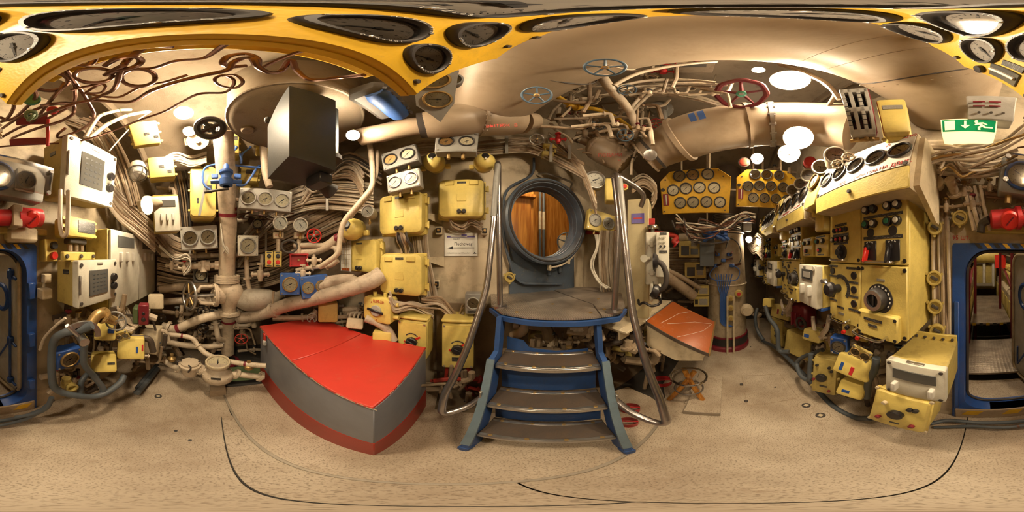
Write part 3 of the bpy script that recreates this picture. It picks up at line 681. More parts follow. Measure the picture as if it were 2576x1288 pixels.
cage_lamp('added caged lamp, out of view, brightening the room beyond the blue door', (-.1, -1.9, 2.7), 0, 90, .05, 30, cage=True)  # extra unseen lamp, added to brighten the engine room
# ---------------------------------------------------------------- big floor-standing things
# red and grey chest
ch = thing('storage_chest', 'large grey metal chest with red lids and red base', 'chest', (-.945, .81, .038))
CW, CD, CH = 1.27, .68, .81
box(ch, 'base_band', (0, 0, .145), (CW, CD, .29), 'basered', .004); box(ch, 'body', (0, 0, .29+.25), (CW-.004, CD-.004, .50), 'chestgrey', .004)
for x, w_ in ((-CW/2+.345, .686), (CW/2-.29, .575)):
    lid = box(ch, 'lid', (x, 0, CH-.008), (w_, CD+.016, .022), 'chestred', .005)
    b_ = MB()
    for i in range(60):                                # chipped paint along the lid edges
        s_ = random.choice((0, 1, 2)); u_ = random.uniform(-.5, .5)
        if s_ < 2: b_.box((u_*w_, -(CD+.016)/2, random.uniform(-.006, .006)), (random.uniform(.01, .05), .002, random.uniform(.002, .005)))
        else: b_.box((w_/2 if x > 0 else -w_/2, u_*CD, random.uniform(-.006, .006)), (.002, random.uniform(.01, .04), random.uniform(.002, .004)))
    o = obj('paint_chips', b_, 'wallcream', lid); o['kind'] = 'stuff'
    for dx in (-.15, .15): box(lid, 'hinge', (dx, CD/2, .012), (.08, .02, .012), 'chestred', .003)
hs = box(ch, 'hasp', (-CW/2+.18, -CD/2-.012, CH-.06), (.05, .02, .10), 'chestred', .004); box(hs, 'staple', (.03, -.01, -.04), (.04, .03, .05), 'lightgrey', .006)
box(ch, 'drain_stud', (-CW/2+.02, -CD/2-.01, .05), (.03, .03, .03), 'darkred', .006)

# platform and ladder, turned 30 degrees towards the gangway
LA = 30.0; U = Vector((math.sin(math.radians(LA)), math.cos(math.radians(LA)), 0)); V = Vector((U.y, -U.x, 0))
def uv(u, v, z): return U*u+V*v+Vector((0, 0, z))
PZ = 1.227
pf = thing('platform', 'ribbed metal landing platform under the round hatch', 'platform', (0, 0, 0))
b1 = [onz(*p, PZ) for p in ((1236, 768), (1262, 787), (1330, 798), (1401, 801), (1480, 799), (1555, 789), (1572, 770), (1563, 738), (1497, 722), (1446, 722), (1340, 731), (1234, 738))]
mid = [onz(*p, PZ) for p in ((1400, 727), (1480, 762), (1520, 790))]
def plate_poly(P, z0, z1): return MB().loft([[(p.x, p.y, z0) for p in P], [(p.x, p.y, z1) for p in P]])
obj('tread_plate', plate_poly(b1[:5]+[b1[4].lerp(b1[5], .4)]+[onz(1490, 765, PZ), onz(1385, 728, PZ), b1[10], b1[11]], PZ-.012, PZ), 'ribplate', pf)
obj('tread_plate', plate_poly([b1[4].lerp(b1[5], .45), b1[5], b1[6], b1[7], b1[8], b1[9], onz(1390, 727.5, PZ), onz(1494, 765, PZ)], PZ-.012, PZ), 'ribplate', pf)
obj('edge_beam', MB().tube([(p.x, p.y, PZ-.035) for p in b1[0:7]], .022, 4), 'stairblue', pf)
for p in ((1300, 785), (1390, 765), (1486, 787), (1505, 752), (1520, 778)):
    c = onz(*p, PZ); disc(pf, 'bolt', (c.x, c.y, PZ), .012, .004, 'brass', 10, .3, (-PI/2, 0, 0))
box(pf, 'bearer', (HX, 1.35, PZ-.05), (.9, .05, .06), 'stairblue', .004)
ld = thing('ladder', 'blue steel ladder with three metal treads up to the platform', 'ladder', (0, 0, 0))
T = [(.30, .60), (.614, .705), (.92, .815)]
for s_, vv in ((-1, -.315), (1, .245)):
    prof = [(.52, .04), (.66, .04), (.92, .84), (1.03, 1.20), (.93, 1.21), (.885, .98), (.80, .96), (.60, .35)]
    P0 = [uv(u_, vv, z_) for u_, z_ in prof]; P1 = [p+V*(.03*s_) for p in P0]
    st = obj('stringer', MB().loft([P0, P1]), 'stairblue', ld)
    fr = [(.535, .16), (.55, .15), (.61, .35), (.81, .96), (.795, .965), (.595, .35)]
    obj('stringer_edge', MB().loft([[uv(u_, vv-.004+(-.012 if s_ < 0 else 0)-(.02 if s_ < 0 else 0), z_) for u_, z_ in fr], [uv(u_, vv+.036-(.03 if s_ < 0 else 0), z_) for u_, z_ in fr]]), 'stringer', ld)
    obj('foot', MB().box((0, 0, 0), (.05, .07, .06), .006), 'stairblue', ld, uv(.56, vv+.02*s_, .06), (0, 0, -math.radians(LA)))
for i, (z_, u0) in enumerate(T):
    tr = obj('step', MB().box((0, 0, 0), (.55, .20, .022), .003), 'tread', ld, uv(u0+.10, -.035, z_-.011), (0, 0, -math.radians(LA)))
    for y in (-.088, .07):
        box(tr, 'tread_strip', (0, y, .014), (.54, .024, .008), 'steel', .003)
        for x in (-.22, -.07, .08, .22): disc(tr, 'bolt', (x, y, .017), .011, .004, 'brass', 10, .4, (-PI/2, 0, 0))
    if i < 2: obj('riser_plate', MB().box((0, 0, 0), (.54, .008, .28), .002), 'stairblue', ld, uv(u0+.206, -.035, z_+.145), (0, 0, -math.radians(LA)))
    else: obj('torn_plate', MB().prism([(-.27, -.01), (.25, -.01), (.25, .02), (.05, .01), (-.12, .03), (-.16, .09), (-.27, .11)], 0, .006), 'stairblue', ld, uv(u0+.20, -.035, z_), (0, 0, -math.radians(LA)))
    box(tr, 'nosing', (0, -.1, -.006), (.55, .01, .03), 'steel', .004)
# polished handrails
def rail(lab, P, r): return pipe('handrail', lab, 'handrail', P, r, 'railsteel', bend=.09, seg=14)
LP, LT = onz(1258, 772, PZ), pt(1252, 408, 1.13)
rl = thing('handrail', 'polished steel handrail beside the yellow rotary switch boxes', 'handrail', (0, 0, 0))
obj('rail', MB().tube(fillet([uv(.74, -.34, .66), pt(1180, 1022, .78), pt(1108, 1045, .735), pt(1118, 990, .79), pt(1225, 720, 1.02), pt(1244, 540, 1.10), LT, LT+Vector((.02, .08, .015)), pt(1254, 520, 1.2), LP], .07), .021, 12), 'railsteel', rl)
obj('dark_grip', MB().tube([pt(1242, 545, 1.095), pt(1252, 415, 1.128)], .0225, 12), 'grey', rl)
obj('base_flange', MB().lathe([(.05, 0), (.05, .012), (.03, .02), (0, .02)], 18, Matrix.Translation(LP)), 'railsteel', rl)
br = obj('bracket', MB().box((0, 0, 0), (.012, .07, .12), .003), 'steel', rl, uv(.735, -.345, .67), (0, 0, -math.radians(LA))); disc(br, 'bolt', (-.006, 0, .03), .014, .01, 'brass', 8, .3, (0, 0, -PI/2))
RP, RT = onz(1545, 785, PZ), pt(1553, 440, 1.0)
rr_ = thing('handrail', 'polished steel handrail beside the orange desk', 'handrail', (0, 0, 0))
obj('rail', MB().tube(fillet([uv(.74, .28, .66), pt(1600, 1045, .70), pt(1682, 1072, .62), pt(1660, 1000, .70), pt(1590, 780, .86), pt(1570, 590, .95), RT, RT+Vector((.03, .05, .02)), pt(1558, 560, 1.03), RP], .07), .021, 12), 'railsteel', rr_)
obj('dark_grip', MB().tube([pt(1569, 580, .955), pt(1557, 450, .995)], .0225, 12), 'grey', rr_)
obj('side_bar', MB().tube(fillet([RT+Vector((.0, .02, .01)), pt(1600, 470, 1.12), pt(1622, 492, 1.2), pt(1612, 520, 1.25)], .05), .019, 10), 'railsteel', rr_)
obj('base_flange', MB().lathe([(.055, 0), (.055, .012), (.03, .02), (0, .02)], 18, Matrix.Translation(RP)), 'railsteel', rr_)
br = obj('bracket', MB().box((0, 0, 0), (.012, .07, .12), .003), 'steel', rr_, uv(.735, .285, .67), (0, 0, -math.radians(LA))); disc(br, 'bolt', (.006, 0, .03), .014, .01, 'brass', 8, .3, (0, 0, PI/2))

# sloping desk
dk = thing('chart_desk', 'sloping desk with scratched orange top and cream sides', 'desk', (0, 0, 0))
def dquad(P, t): return MB().loft([P, [(p[0], p[1], p[2]-t) for p in P]])
obj('desk_top', dquad([(1.15, .115, .81), (1.85, .115, .81), (1.83, .607, 1.05), (1.15, .607, 1.05)], .018), 'desk', dk)
obj('side_panel', MB().loft([[(1.165, .14, .79), (1.165, .607, 1.03), (1.165, .607, .80), (1.165, .36, .69), (1.165, .17, .72)], [(1.185, .14, .79), (1.185, .607, 1.03), (1.185, .607, .80), (1.185, .36, .69), (1.185, .17, .72)]]), 'cream', dk)
obj('side_panel', MB().loft([[(1.80, .14, .79), (1.80, .607, 1.03), (1.80, .607, .80), (1.80, .17, .72)], [(1.82, .14, .79), (1.82, .607, 1.03), (1.82, .607, .80), (1.82, .17, .72)]]), 'cream', dk)
obj('bottom_panel', dquad([(1.17, .16, .73), (1.81, .16, .73), (1.81, .6, .80), (1.17, .6, .80)], .015), 'cream', dk)
obj('edge_strip', MB().box((0, 0, 0), (.70, .014, .03), .002), 'brass', dk, (1.50, .112, .80)); obj('edge_strip', MB().loft([[(1.147, .115, .812), (1.147, .607, 1.052), (1.147, .607, 1.02), (1.147, .115, .78)], [(1.155, .115, .812), (1.155, .607, 1.052), (1.155, .607, 1.02), (1.155, .115, .78)]]), 'tread', dk)
box(dk, 'shelf', (1.36, .80, 1.045), (.95, .38, .02), 'cream', .004); box(dk, 'shelf_lip', (.95, .68, 1.01), (.12, .02, .1), 'cream', .004)
box(dk, 'piano_hinge', (1.49, .61, 1.055), (.68, .012, .01), 'steel', .002)
for P in ([(1.18, .36, .929), (1.5, .2, .8525), (1.75, .14, .823)], [(1.3, .48, .988), (1.6, .3, .902), (1.74, .15, .828)], [(1.25, .52, 1.008), (1.6, .47, .984), (1.83, .38, .94)]):
    obj('scratch', MB().tube([(x, y, z+.001) for x, y, z in P], .0016, 4), 'paper', dk)
for x in (1.3, 1.7): obj('support_leg', MB().cyl((x, .7, .04), (x, .62, .8), .02, 8), 'pipedark', dk)
sto = thing('stool', 'folding stool with round chrome ring and wooden legs under the desk', 'stool', (1.33, .30, 0))
obj('ring', MB().torus(.15, .011, 36, 8, Matrix.Translation((0, 0, .36))), 'chrome', sto)
for g in (0, 2.1, 4.2): obj('leg', MB().cyl((.17*math.cos(g), .17*math.sin(g), 0), (-.05*math.cos(g), -.05*math.sin(g), .42), .024, 8), 'wood', sto)
obj('lower_ring', MB().torus(.12, .008, 30, 6, Matrix.Translation((0, 0, .18))), 'steel', sto)
for (px, py, r_, lab) in ((1665, 962, .10, 'red strap handle of a red case lying on the deck below the desk'), (1585, 1030, .07, 'red metal cradle beside the ladder foot'), (1580, 1065, .06, 'red metal cradle standing lower beside the ladder foot')):
    c = onz(px, py, .05); t = thing('red_cradle', lab, 'cradle', c, 60)
    obj('strap', MB().loft([[(r_*math.cos(g), r_*.8*math.sin(g), z) for g in [2*PI*i/20 for i in range(20)]] for z in (-.01, .05)], False, False), 'red', t)
    obj('cross_bar', MB().box((0, 0, .045), (r_*2, .015, .01), .002), 'red', t)

# periscope well in the starboard passage
pc = thing('periscope_trunk', 'thick cream periscope trunk standing in the starboard passage', 'trunk', (2.75, -.03, 0))
obj('body', MB().lathe([(.33, .26), (.325, .4), (.32, 1.1), (.30, 1.5), (.285, 1.75), (.27, 1.95)], 40), 'trunkpaint', pc)
obj('base_ring', MB().lathe([(0, .0), (.37, .0), (.37, .06), (.345, .08), (.345, .26), (.33, .27)], 40), 'darkred', pc); obj('dark_band', MB().lathe([(.35, .1), (.352, .24)], 40), 'bezelblack', pc)
for z in (1.15, 1.98): obj('joint_ring', MB().torus(.325 if z < 1.5 else .285, .012, 40, 6, Matrix.Translation((0, 0, z))), 'pipecream', pc)
obj('neck', MB().lathe([(.27, 1.95), (.24, 2.0), (.24, 3.17)], 32), 'tread', pc)
for i in range(9): obj('neck_rib', MB().torus(.243, .006, 32, 6, Matrix.Translation((0, 0, 2.03+i*.03))), 'steel', pc)
def onpc(px, py, k=.335):
    a_, e_ = azr(px), elr(py); v = ray(px, py); d_ = Vector((v.x, v.y)); d_.normalize(); o_ = Vector((2.75, -.03))
    bq = d_.dot(o_); disc_ = bq*bq-(o_.length_squared-k*k); t_ = bq-math.sqrt(max(disc_, 0)); return Vector((d_.x*t_-2.75, d_.y*t_+.03, 1.6+t_*v.z/math.hypot(v.x, v.y)))
for i in range(7):
    x = 1812+i*2.6
    obj('blue_pipe', MB().tube(smooth([onpc(1800+i*7, 690, .36), onpc(1808+i*4, 728, .36), onpc(x, 745, .355), onpc(x, 800, .35), onpc(x+4, 815, .355), onpc(x+16, 822, .355)]), .0075, 6), 'pipeblue', pc)
for px in (1830, 1846):
    obj('guide_bar', MB().cyl(onpc(px, 745, .42), onpc(px, 745, .42)*Vector((1, 1, 0)), .016, 6), 'cream', pc)
for py in (750, 774, 800):
    c = onpc(1838, py, .40); d_ = disc(pc, 'pipe_clamp', c, .045, .03, 'dullyellow', 16, .3, (0, 0, -PI/2)); disc(d_, 'clamp_bolt', (0, -.03, 0), .022, .02, 'brass', 8)
c = onpc(1858, 738, .37); d_ = disc(pc, 'pipe_clamp', c, .06, .04, 'dullyellow', 16, .3, (0, 0, -PI/2)); disc(d_, 'clamp_bolt', (0, -.04, 0), .028, .02, 'red', 8)
c = onpc(1878, 778, .37); obj('side_port', MB().lathe([(.1, 0), (.1, .06), (.07, .08), (.07, .13), (0, .13)], 18, YM), 'cream', pc, c, (0, 0, -PI/2))
for i, (px, py) in enumerate(((1805, 640), (1835, 640), (1800, 668), (1842, 668), (1820, 655))):
    c = onpc(px, py, .36); vb = box(pc, 'blue_valve', c, (.07, .07, .05), 'pipeblue', .01, (0, 0, .4*i)); obj('valve_stem', MB().cyl((-.03, 0, 0), (-.14, .02, .03), .014, 8), 'copper', vb)
obj('loop_pipe', MB().tube(smooth([onpc(1800, 670, .4), onpc(1785, 690, .4), onpc(1800, 705, .4), onpc(1850, 705, .4), onpc(1860, 680, .4), onpc(1840, 665, .4)]), .008, 6), 'pipeblue', pc)
obj('loop_pipe', MB().tube(smooth([onpc(1826, 625, .37), onpc(1835, 600, .37), onpc(1858, 615, .37), onpc(1864, 650, .37), onpc(1850, 672, .37)]), .009, 6), 'hose', pc)

# ---------------------------------------------------------------- hatch bulkhead equipment
jbox('yellow junction box between the grey twin gauges and the box below it', (948, 482, 1060, 588), 0, 1.22, .2)
jbox('darker yellow junction box beside the handrail, above the escape sign', (1100, 445, 1222, 545), 0, 1.36, .18, m='lemon')
jbox('yellow junction box above the rotary switch boxes, lower of two alike', (949, 637, 1060, 746), 0, 1.22, .2)
t = jbox('yellow fuse box with a white slatted card on its lid', (862, 602, 945, 686), 0, 1.20, .16, pads=False)
c, W, H, a = quad(862, 602, 945, 686, 0, 1.2)
cd = box(t, 'fuse_card', (-W*.39, -.014, 0), (W*.34, .012, H*.96), 'paper', .002)
for i in range(4): box(cd, 'slat', (-W*.12+i*W*.08, -.008, 0), (.006, .006, H*.9), 'cream', .001)
for i in range(6): box(cd, 'slat', (0, -.007, -H*.4+i*H*.15), (W*.3, .004, .004), 'pipedark', .001)
box(cd, 'orange_strip', (0, -.008, -H*.42), (W*.26, .006, H*.08), 'desk', .001)
gaugebox('dark grey twin gauge box, upper of two beside the lamp', (960, 372, 1046, 416), 0, 1.05, 2, m='grey', bez='bezelblack', frac=.76, rolls=-8, dials=('dialbrown', 'dial'))
gaugebox('pale grey twin gauge box, lower of two beside the lamp', (972, 430, 1054, 476), 0, 1.08, 2, m='lightgrey', bez='steel', frac=.76, rolls=-5, dials=('dialwhite',))
gaugebox('grey twin gauge box under the lettered extractor duct', (1094, 331, 1202, 379), 0, .95, 2, m='grey', bez='bezelblack', frac=.72, rolls=3, dials=('dialbrown', 'dial'))
def bell(lab, px, py, d, rad, a=0):
    c = onp(px, py, a, d); t = thing('alarm_bell', lab, 'bell', c, a, 10)
    obj('gong', MB().lathe([(rad, -rad*.3), (rad, .0), (rad*.95, rad*.35), (rad*.75, rad*.68), (rad*.45, rad*.86), (0, rad*.92)], 26, YM), 'lemon', t)
    obj('back_box', MB().lathe([(0, -rad*1.1), (rad*.9, -rad*1.1), (rad*.98, -rad*.3), (0, -rad*.3)], 20, YM), 'dullyellow', t)
    obj('cap', MB().lathe([(rad*.4, rad*.84), (rad*.3, rad*.98), (0, rad*1.0)], 14, YM @ Matrix.Rotation(-.5, 4, 'X')), 'black', t)
    for sx in (-1, 1): box(t, 'lug', (sx*rad*1.15, rad*.5, -rad*.4), (rad*.5, rad*.4, rad*.5), 'lemon', .006)
    disc(t, 'stud', (0, -rad*.95, 0), rad*.1, rad*.12, 'steel', 8)
bell('yellow domed alarm bell beneath the extractor duct box, farther from the handrail', 1092, 408, 1.2, .085)
bell('yellow domed alarm bell next to the handrail top', 1219, 408, 1.25, .085)
bell('yellow domed alarm bell beside the small white gauge', 885, 577, 1.25, .10, -12)
def roundgauge(lab, px, py, r, rad, a=None, m='cream', bez='steel', dial='dialwhite', ang=-135, dep=.12, tilt=0, name='pressure_gauge', roll=0, group=None, stem=True):
    c = pt(px, py, r); a = math.degrees(azr(px)) if a is None else a
    t = thing(name, lab, 'gauge', c, a, tilt, roll, group)
    obj('case', MB().lathe([(0, -dep), (rad*.9, -dep), (rad*1.02, -dep*.7), (rad*1.02, 0), (0, 0)], 28, YM), m, t)
    gauge(t, 0, 0, rad, 0, bez, dial, ang)
    if stem: obj('stem', MB().cyl((0, dep*.4, -rad*.9), (0, dep*.4, -rad*1.9), rad*.16, 8).cyl((0, dep*.4, -rad*1.5), (0, dep*.4, -rad*1.8), rad*.26, 6), 'brass', t)
    return t
roundgauge('small white round gauge above the yellow bell', 925, 532, 1.35, .055, a=-15, bez='lightgrey', m='lightgrey', ang=140)
roundgauge('large cream pressure gauge at the upper edge of the hatch', 1497, 453, 1.5, .10, a=30, m='cream', bez='steel', ang=60, dep=.10)
gaugebox('cream twin gauge box beside the platform handrail and hatch', (1480, 533, 1549, 583), 20, 1.55, 2, m='lemon', bez='lightgrey', frac=.8, rolls=9, dials=('dialwhite',))
t = roundgauge('small rectangular-cased meter above the rotary switch boxes', 1190, 763, 1.30, .055, a=4, m='grey', bez='lightgrey', dial='dial', ang=-60, name='meter', stem=False)
box(t, 'meter_case', (0, .05, -.01), (.13, .1, .18), 'grey', .008); plate(t, 0, -.075, .09, .02, 0)
# rotary switch boxes
def rotary(lab, q, d, depth, a=0):
    c, W, H, a = quad(*q, a, d); t = thing('rotary_switch_box', lab, 'switch box', c, a, group='yellow rotary switch boxes')
    box(t, 'body', (0, depth/2+.01, -H*.0), (W, depth, H), 'lemon', .012); rrb(t, 'front_cover', (0, 0, -H*.02), W*.98, H*.95, .012, .015, 'lemon', .004)
    obj('top_lid', MB().box((0, 0, 0), (W*1.06, depth*1.08, .03), .012), 'lemon', t, (0, depth/2+.01, H/2+.02), (-.04, 0, 0))
    k = disc(t, 'rotary_knob', (0, 0, -.01), W*.2, .03, 'black', 8, .2); box(k, 'knob_grip', (0, -.035, 0), (W*.32, .012, .022), 'black', .004, (0, .5, 0))
    box(t, 'red_pointer', (W*.2, -.003, H*.09), (.05, .005, .018), 'brightred', .001, (0, -.6, 0)); box(t, 'red_pointer', (-W*.2, -.003, -H*.06), (.04, .005, .014), 'brightred', .001, (0, .5, 0))
    for i in range(-3, 4): box(t, 'scale_mark', (W*.25*math.sin(i*.25), -.002, W*.30*math.cos(i*.25)), (.016, .003, .010), 'plate', .0005, (0, i*.25, 0))
    plate(t, 0, -H*.27, W*.36, H*.1); screws(t, W, H, r=.009, inset=.02)
rotary('yellow rotary switch box beside the red chest', (1000, 812, 1072, 902), 1.24, .22)
rotary('yellow rotary switch box behind the handrail', (1111, 822, 1192, 930), 1.24, .24)
t, W, H = covbox('packet_switch', 'small yellow switch box lettered in red under the insulated pipes', 'switch box', (914, 750, 980, 812), 0, 1.15, .1, 'lemon')
rrb(t, 'body', (0, 0, 0), W, H, .13, .03, 'lemon', .012); text(t, 'ШИ-20', (.02, -.004, H*.36), .035, 'redletter'); text(t, '0', (-.05, -.004, H*.3), .022, 'redletter'); text(t, 'Р', (0, -.004, -H*.4), .025, 'redletter')
k = disc(t, 'knob', (0, 0, 0), .05, .02, 'lightgrey', 16); box(k, 'lever', (0, -.025, 0), (.16, .014, .025), 'black', .006, (0, .15, 0))
for sx in (-1, 1): obj('gland', MB().cyl((0, 0, 0), (.05, 0, 0), .02, 10), 'lemon', t, (W*.48, .06, sx*H*.25)); obj('gland', MB().cyl((0, 0, 0), (0, 0, .04), .018, 10), 'lemon', t, (sx*W*.2, .06, H*.48))
# escape-route sign
c, W, H, a = quad(1118, 586, 1201, 644, 0, YW-.012); t = thing('escape_sign', 'white paper escape route sign with black arrow', 'sign', c, 0)
box(t, 'sheet', (0, .003, 0), (W, .006, H), 'paper', .0005)
text(t, 'Fluchtweg', (W*.07, -.001, H*.02), .042, 'blackletter'); text(t, 'Standort', (-W*.13, -.001, H*.24), .018, 'blackletter'); text(t, 'Aufenthalt von max. 15 Besuchern', (-.02, -.001, -H*.37), .0155, 'blackletter')
obj('arrow', MB().prism([(-W*.42, -H*.15), (-W*.24, -H*.08), (-W*.24, -H*.13), (W*.4, -H*.13), (W*.4, -H*.165), (-W*.24, -H*.165), (-W*.24, -H*.22)], -.002, -.0005), 'blackletter', t)
box(t, 'deck_plan', (0, -.001, H*.34), (W*.84, .002, H*.07), 'purple', .0003); box(t, 'deck_plan', (-.02, -.0015, H*.34), (W*.5, .002, H*.035), 'ivory', .0003); box(t, 'deck_plan', (.03, -.001, H*.41), (W*.16, .002, H*.07), 'purple', .0003)
obj('boat_symbol', MB().prism([(W*.36, -H*.40), (W*.47, -H*.40), (W*.465, -H*.37), (W*.43, -H*.37), (W*.425, -H*.33), (W*.40, -H*.33), (W*.395, -H*.37), (W*.365, -H*.37)], -.002, -.0005), 'blackletter', t)
for (px, py, lab) in ((1103, 579, 'small cream socket with black insert between the junction box and the sign'), (1219, 580, 'small black socket above the sign corner by the handrail'), (1097, 715, 'small cream socket on the bracket of the lower junction box')):
    c = onp(px, py, 0, 1.46); t = thing('wall_socket', lab, 'socket', c, 0); box(t, 'bracket', (0, .04, 0), (.065, .06, .075), 'cream', .006); box(t, 'insert', (0, .005, 0), (.045, .02, .045), 'black', .004); disc(t, 'contact', (0, -.005, 0), .012, .01, 'brass', 10)
gland('yellow round socket on the bulkhead beside the platform', onp(1282, 698, 0, 1.45), 0, .05)
# brackets that carry the lower junction box
for (px, py) in ((1078, 545), (1085, 660)):
    t = thing('support_bracket', 'cream steel bracket holding the %s yellow junction box' % ('upper' if py < 600 else 'lower'), 'bracket', onp(px, py, 0, 1.38), 0)
    obj('arm', MB().loft([[(-.06, 0, .05), (.08, .17, .05), (.08, .17, -.06), (-.06, 0, .02)], [(-.06, 0, .05), (.08, .17, .05), (.08, .17, -.06), (-.06, 0, .02)]] if 0 else [[(-.06, 0, .045), (-.06, 0, .015), (-.06, .012, .015), (-.06, .012, .045)], [(.09, .16, .05), (.09, .16, -.05), (.09, .172, -.05), (.09, .172, .05)]]), 'cream', t)
# clipped cables below and between the boxes
bundle('black and grey cables hanging out of the upper junction box', [(1010, 585, 1.36), (1012, 605, 1.36), (1022, 625, 1.4), (1024, 650, 1.42)], 7, .011, mats=['rubber', 'cablebrown', 'rubber'], spread=(0, .016), jit=.012, up=Vector((1, 0, 0)))
bundle('cream cables running down the bulkhead behind the junction boxes', [(1050, 590, 1.5), (1055, 640, 1.5), (1068, 700, 1.5), (1078, 760, 1.5)], 9, .010, mats=['cablecream', 'cablebrown'], spread=(0, .022), jit=.003, up=Vector((1, 0, 0)))
bundle('cables fanning out below the lower junction box', [(980, 750, 1.32), (995, 775, 1.34), (1040, 770, 1.4), (1090, 790, 1.45)], 9, .011, mats=['cablecream', 'cablebrown', 'pipecream'], spread=(0, .012), jit=.02)
bundle('brown cables arching between the meter and the switch boxes', [(1060, 760, 1.4), (1110, 765, 1.4), (1150, 800, 1.42), (1165, 780, 1.4)], 7, .010, mats=['cablecream', 'cablebrown'], spread=(0, .016), jit=.02)
bundle('thin cables looping under the junction box beside the handrail', [(1130, 548, 1.46), (1140, 568, 1.46), (1165, 575, 1.46), (1185, 560, 1.46), (1215, 572, 1.46)], 6, .008, mats=['copper', 'cablebrown', 'pipedark'], spread=(0, .012), jit=.012)
bundle('bundle of cables along the hatch bulkhead above the bells', [(1010, 385, 1.4), (1080, 372, 1.42), (1160, 378, 1.43), (1250, 372, 1.45), (1330, 365, 1.47), (1400, 395, 1.47), (1470, 430, 1.47)], 12, .010, mats=['cablecream', 'cablebrown', 'cablebrown'], spread=(0, .017), straps=(.55, .8))
bundle('bundle of dark cables running round the top of the hatch', [(1380, 345, 1.45), (1430, 385, 1.47), (1470, 440, 1.47), (1500, 520, 1.49)], 8, .010, mats=['cablebrown', 'cablecream'], spread=(0, .018), straps=(.35,))
bundle('vertical bundle of cables between the hatch and the cream cabinet', [(1530, 580, 1.75), (1527, 640, 1.75), (1530, 700, 1.72), (1535, 750, 1.7)], 13, .011, mats=['cablecream', 'cablebrown', 'pipedark'], spread=(0, .015), jit=.004, up=Vector((.85, -.5, 0)))
bundle('loose white cables tied beside the twin gauge box', [(1500, 590, 1.6), (1502, 625, 1.6), (1490, 665, 1.62), (1505, 705, 1.6), (1530, 725, 1.6)], 4, .008, m='cablewhite', spread=(0, .01), jit=.02, up=Vector((.8, -.5, 0)))
# lettered extractor duct over the bulkhead
du = thing('extractor_duct', 'cream duct with bolted flange lettered in red above the twin gauges', 'duct', (0, 0, 0))
obj('trunk', MB().tube(fillet([pt(905, 345, 1.05), pt(1040, 318, .98), pt(1130, 310, .98), pt(1215, 300, 1.02), pt(1330, 305, 1.22)], .12), [.075]*7+[.10]*7+[.13]*6, 28) if 0 else MB().tube([pt(905, 345, 1.05), pt(960, 335, 1.0), pt(1040, 318, .98), pt(1075, 315, .96)], .075, 26), 'ductpaint', du)
obj('elbow', MB().tube([pt(1062, 315, .93), pt(1110, 312, .92), pt(1160, 305, .93), pt(1200, 298, .95)], [.10, .13, .15, .15], 30), 'ductpaint', du)
obj('end_box', MB().tube([pt(1203, 300, .95), pt(1270, 303, 1.0), pt(1310, 306, 1.04)], [.148, .14, .115], 24), 'ductpaint', du)
obj('end_neck', MB().tube([pt(1310, 306, 1.04), pt(1335, 305, 1.08), pt(1345, 305, 1.1), pt(1352, 305, 1.11)], [.115, .08, .08, .05], 20), 'ductpaint', du)
def ringat(par, p, q, R, r, m, bolts=0):
    d_ = (q-p).normalized(); e = d_.to_track_quat('Z', 'Y').to_euler()
    b_ = MB().lathe([(R*.9, -r), (R+r, -r), (R+r, r), (R*.9, r)], 32)
    for i in range(bolts): b_.lathe([(0, -r*1.8), (r*.9, -r*1.8), (r*.9, r*1.8), (0, r*1.8)], 6, Matrix.Translation(((R+r*.2)*math.cos(2*PI*i/bolts), (R+r*.2)*math.sin(2*PI*i/bolts), 0)))
    return obj('flange_ring', b_, m, par, p, e)
ringat(du, pt(1203, 299, .95), pt(1260, 303, 1.0), .15, .008, 'ductpaint', 22); ringat(du, pt(1064, 315, .93), pt(1110, 312, .92), .085, .02, 'rubber')
c = pt(1262, 316, .85); tt = text(du, 'ВЫТЯЖ  З', c, .034, 'redletter', rot=(PI/2-.35, 0, -math.radians(8)))
tt.rotation_euler = (PI/2+math.radians(14), 0, -math.radians(16))
# hooded bracket with two black-rimmed gauges under the overhead panel
c = pt(1090, 236, .47); t = thing('bracket_gauge', 'grey bracket with two deep round gauges beneath the overhead panel', 'gauge', c, -12, 52)
obj('plate', MB().prism([(-.05, .13), (.06, .13), (.065, -.05), (.025, -.15), (-.055, -.06)], 0, .05), 'grey', t)
for z, x in ((.075, .0), (-.03, .012)): gauge(t, x, z, .047, 0, 'brass', 'dialwhite', ang=-90)
c = pt(1128, 200, .44); t = thing('pressure_gauge', 'single deep round gauge behind the grey two-gauge bracket', 'gauge', c, -6, 42); obj('case', MB().lathe([(0, -.06), (.042, -.06), (.042, 0), (0, 0)], 20, YM), 'grey', t); gauge(t, 0, 0, .042, 0, 'grey', 'dial', ang=-90)
# valve body lettered in red beside the hatch top
vb = thing('vent_valve_body', 'cream conical vent valve body lettered in red over the hatch', 'valve', (0, 0, 0))
A_, B_ = pt(1455, 348, 1.5), pt(1580, 412, 1.5); D_ = (B_-A_)
obj('body', MB().tube([A_+D_*k for k in (.28, .34, .42, .55, .75, .98, 1.0)], [.10, .135, .15, .16, .15, .13, .09], 24), 'ductpaint', vb); obj('neck', MB().tube([A_+D_*k for k in (0, .05, .06, .34)], [.035, .035, .05, .05], 18), 'ductpaint', vb)
ringat(vb, A_+D_*.40, B_, .142, .010, 'ductpaint', 12); ringat(vb, A_, B_, .045, .012, 'ductpaint', 6); ringat(vb, A_+D_*.97, B_, .13, .010, 'ductpaint', 12)
text(vb, 'ПОДАЧИ', pt(1535, 390, 1.335), .045, 'redletter', rot=(PI/2+.3, 0, -math.radians(52))); text(vb, 'Ч', pt(1558, 404, 1.34), .04, 'redletter', rot=(PI/2+.3, 0, -math.radians(52)))
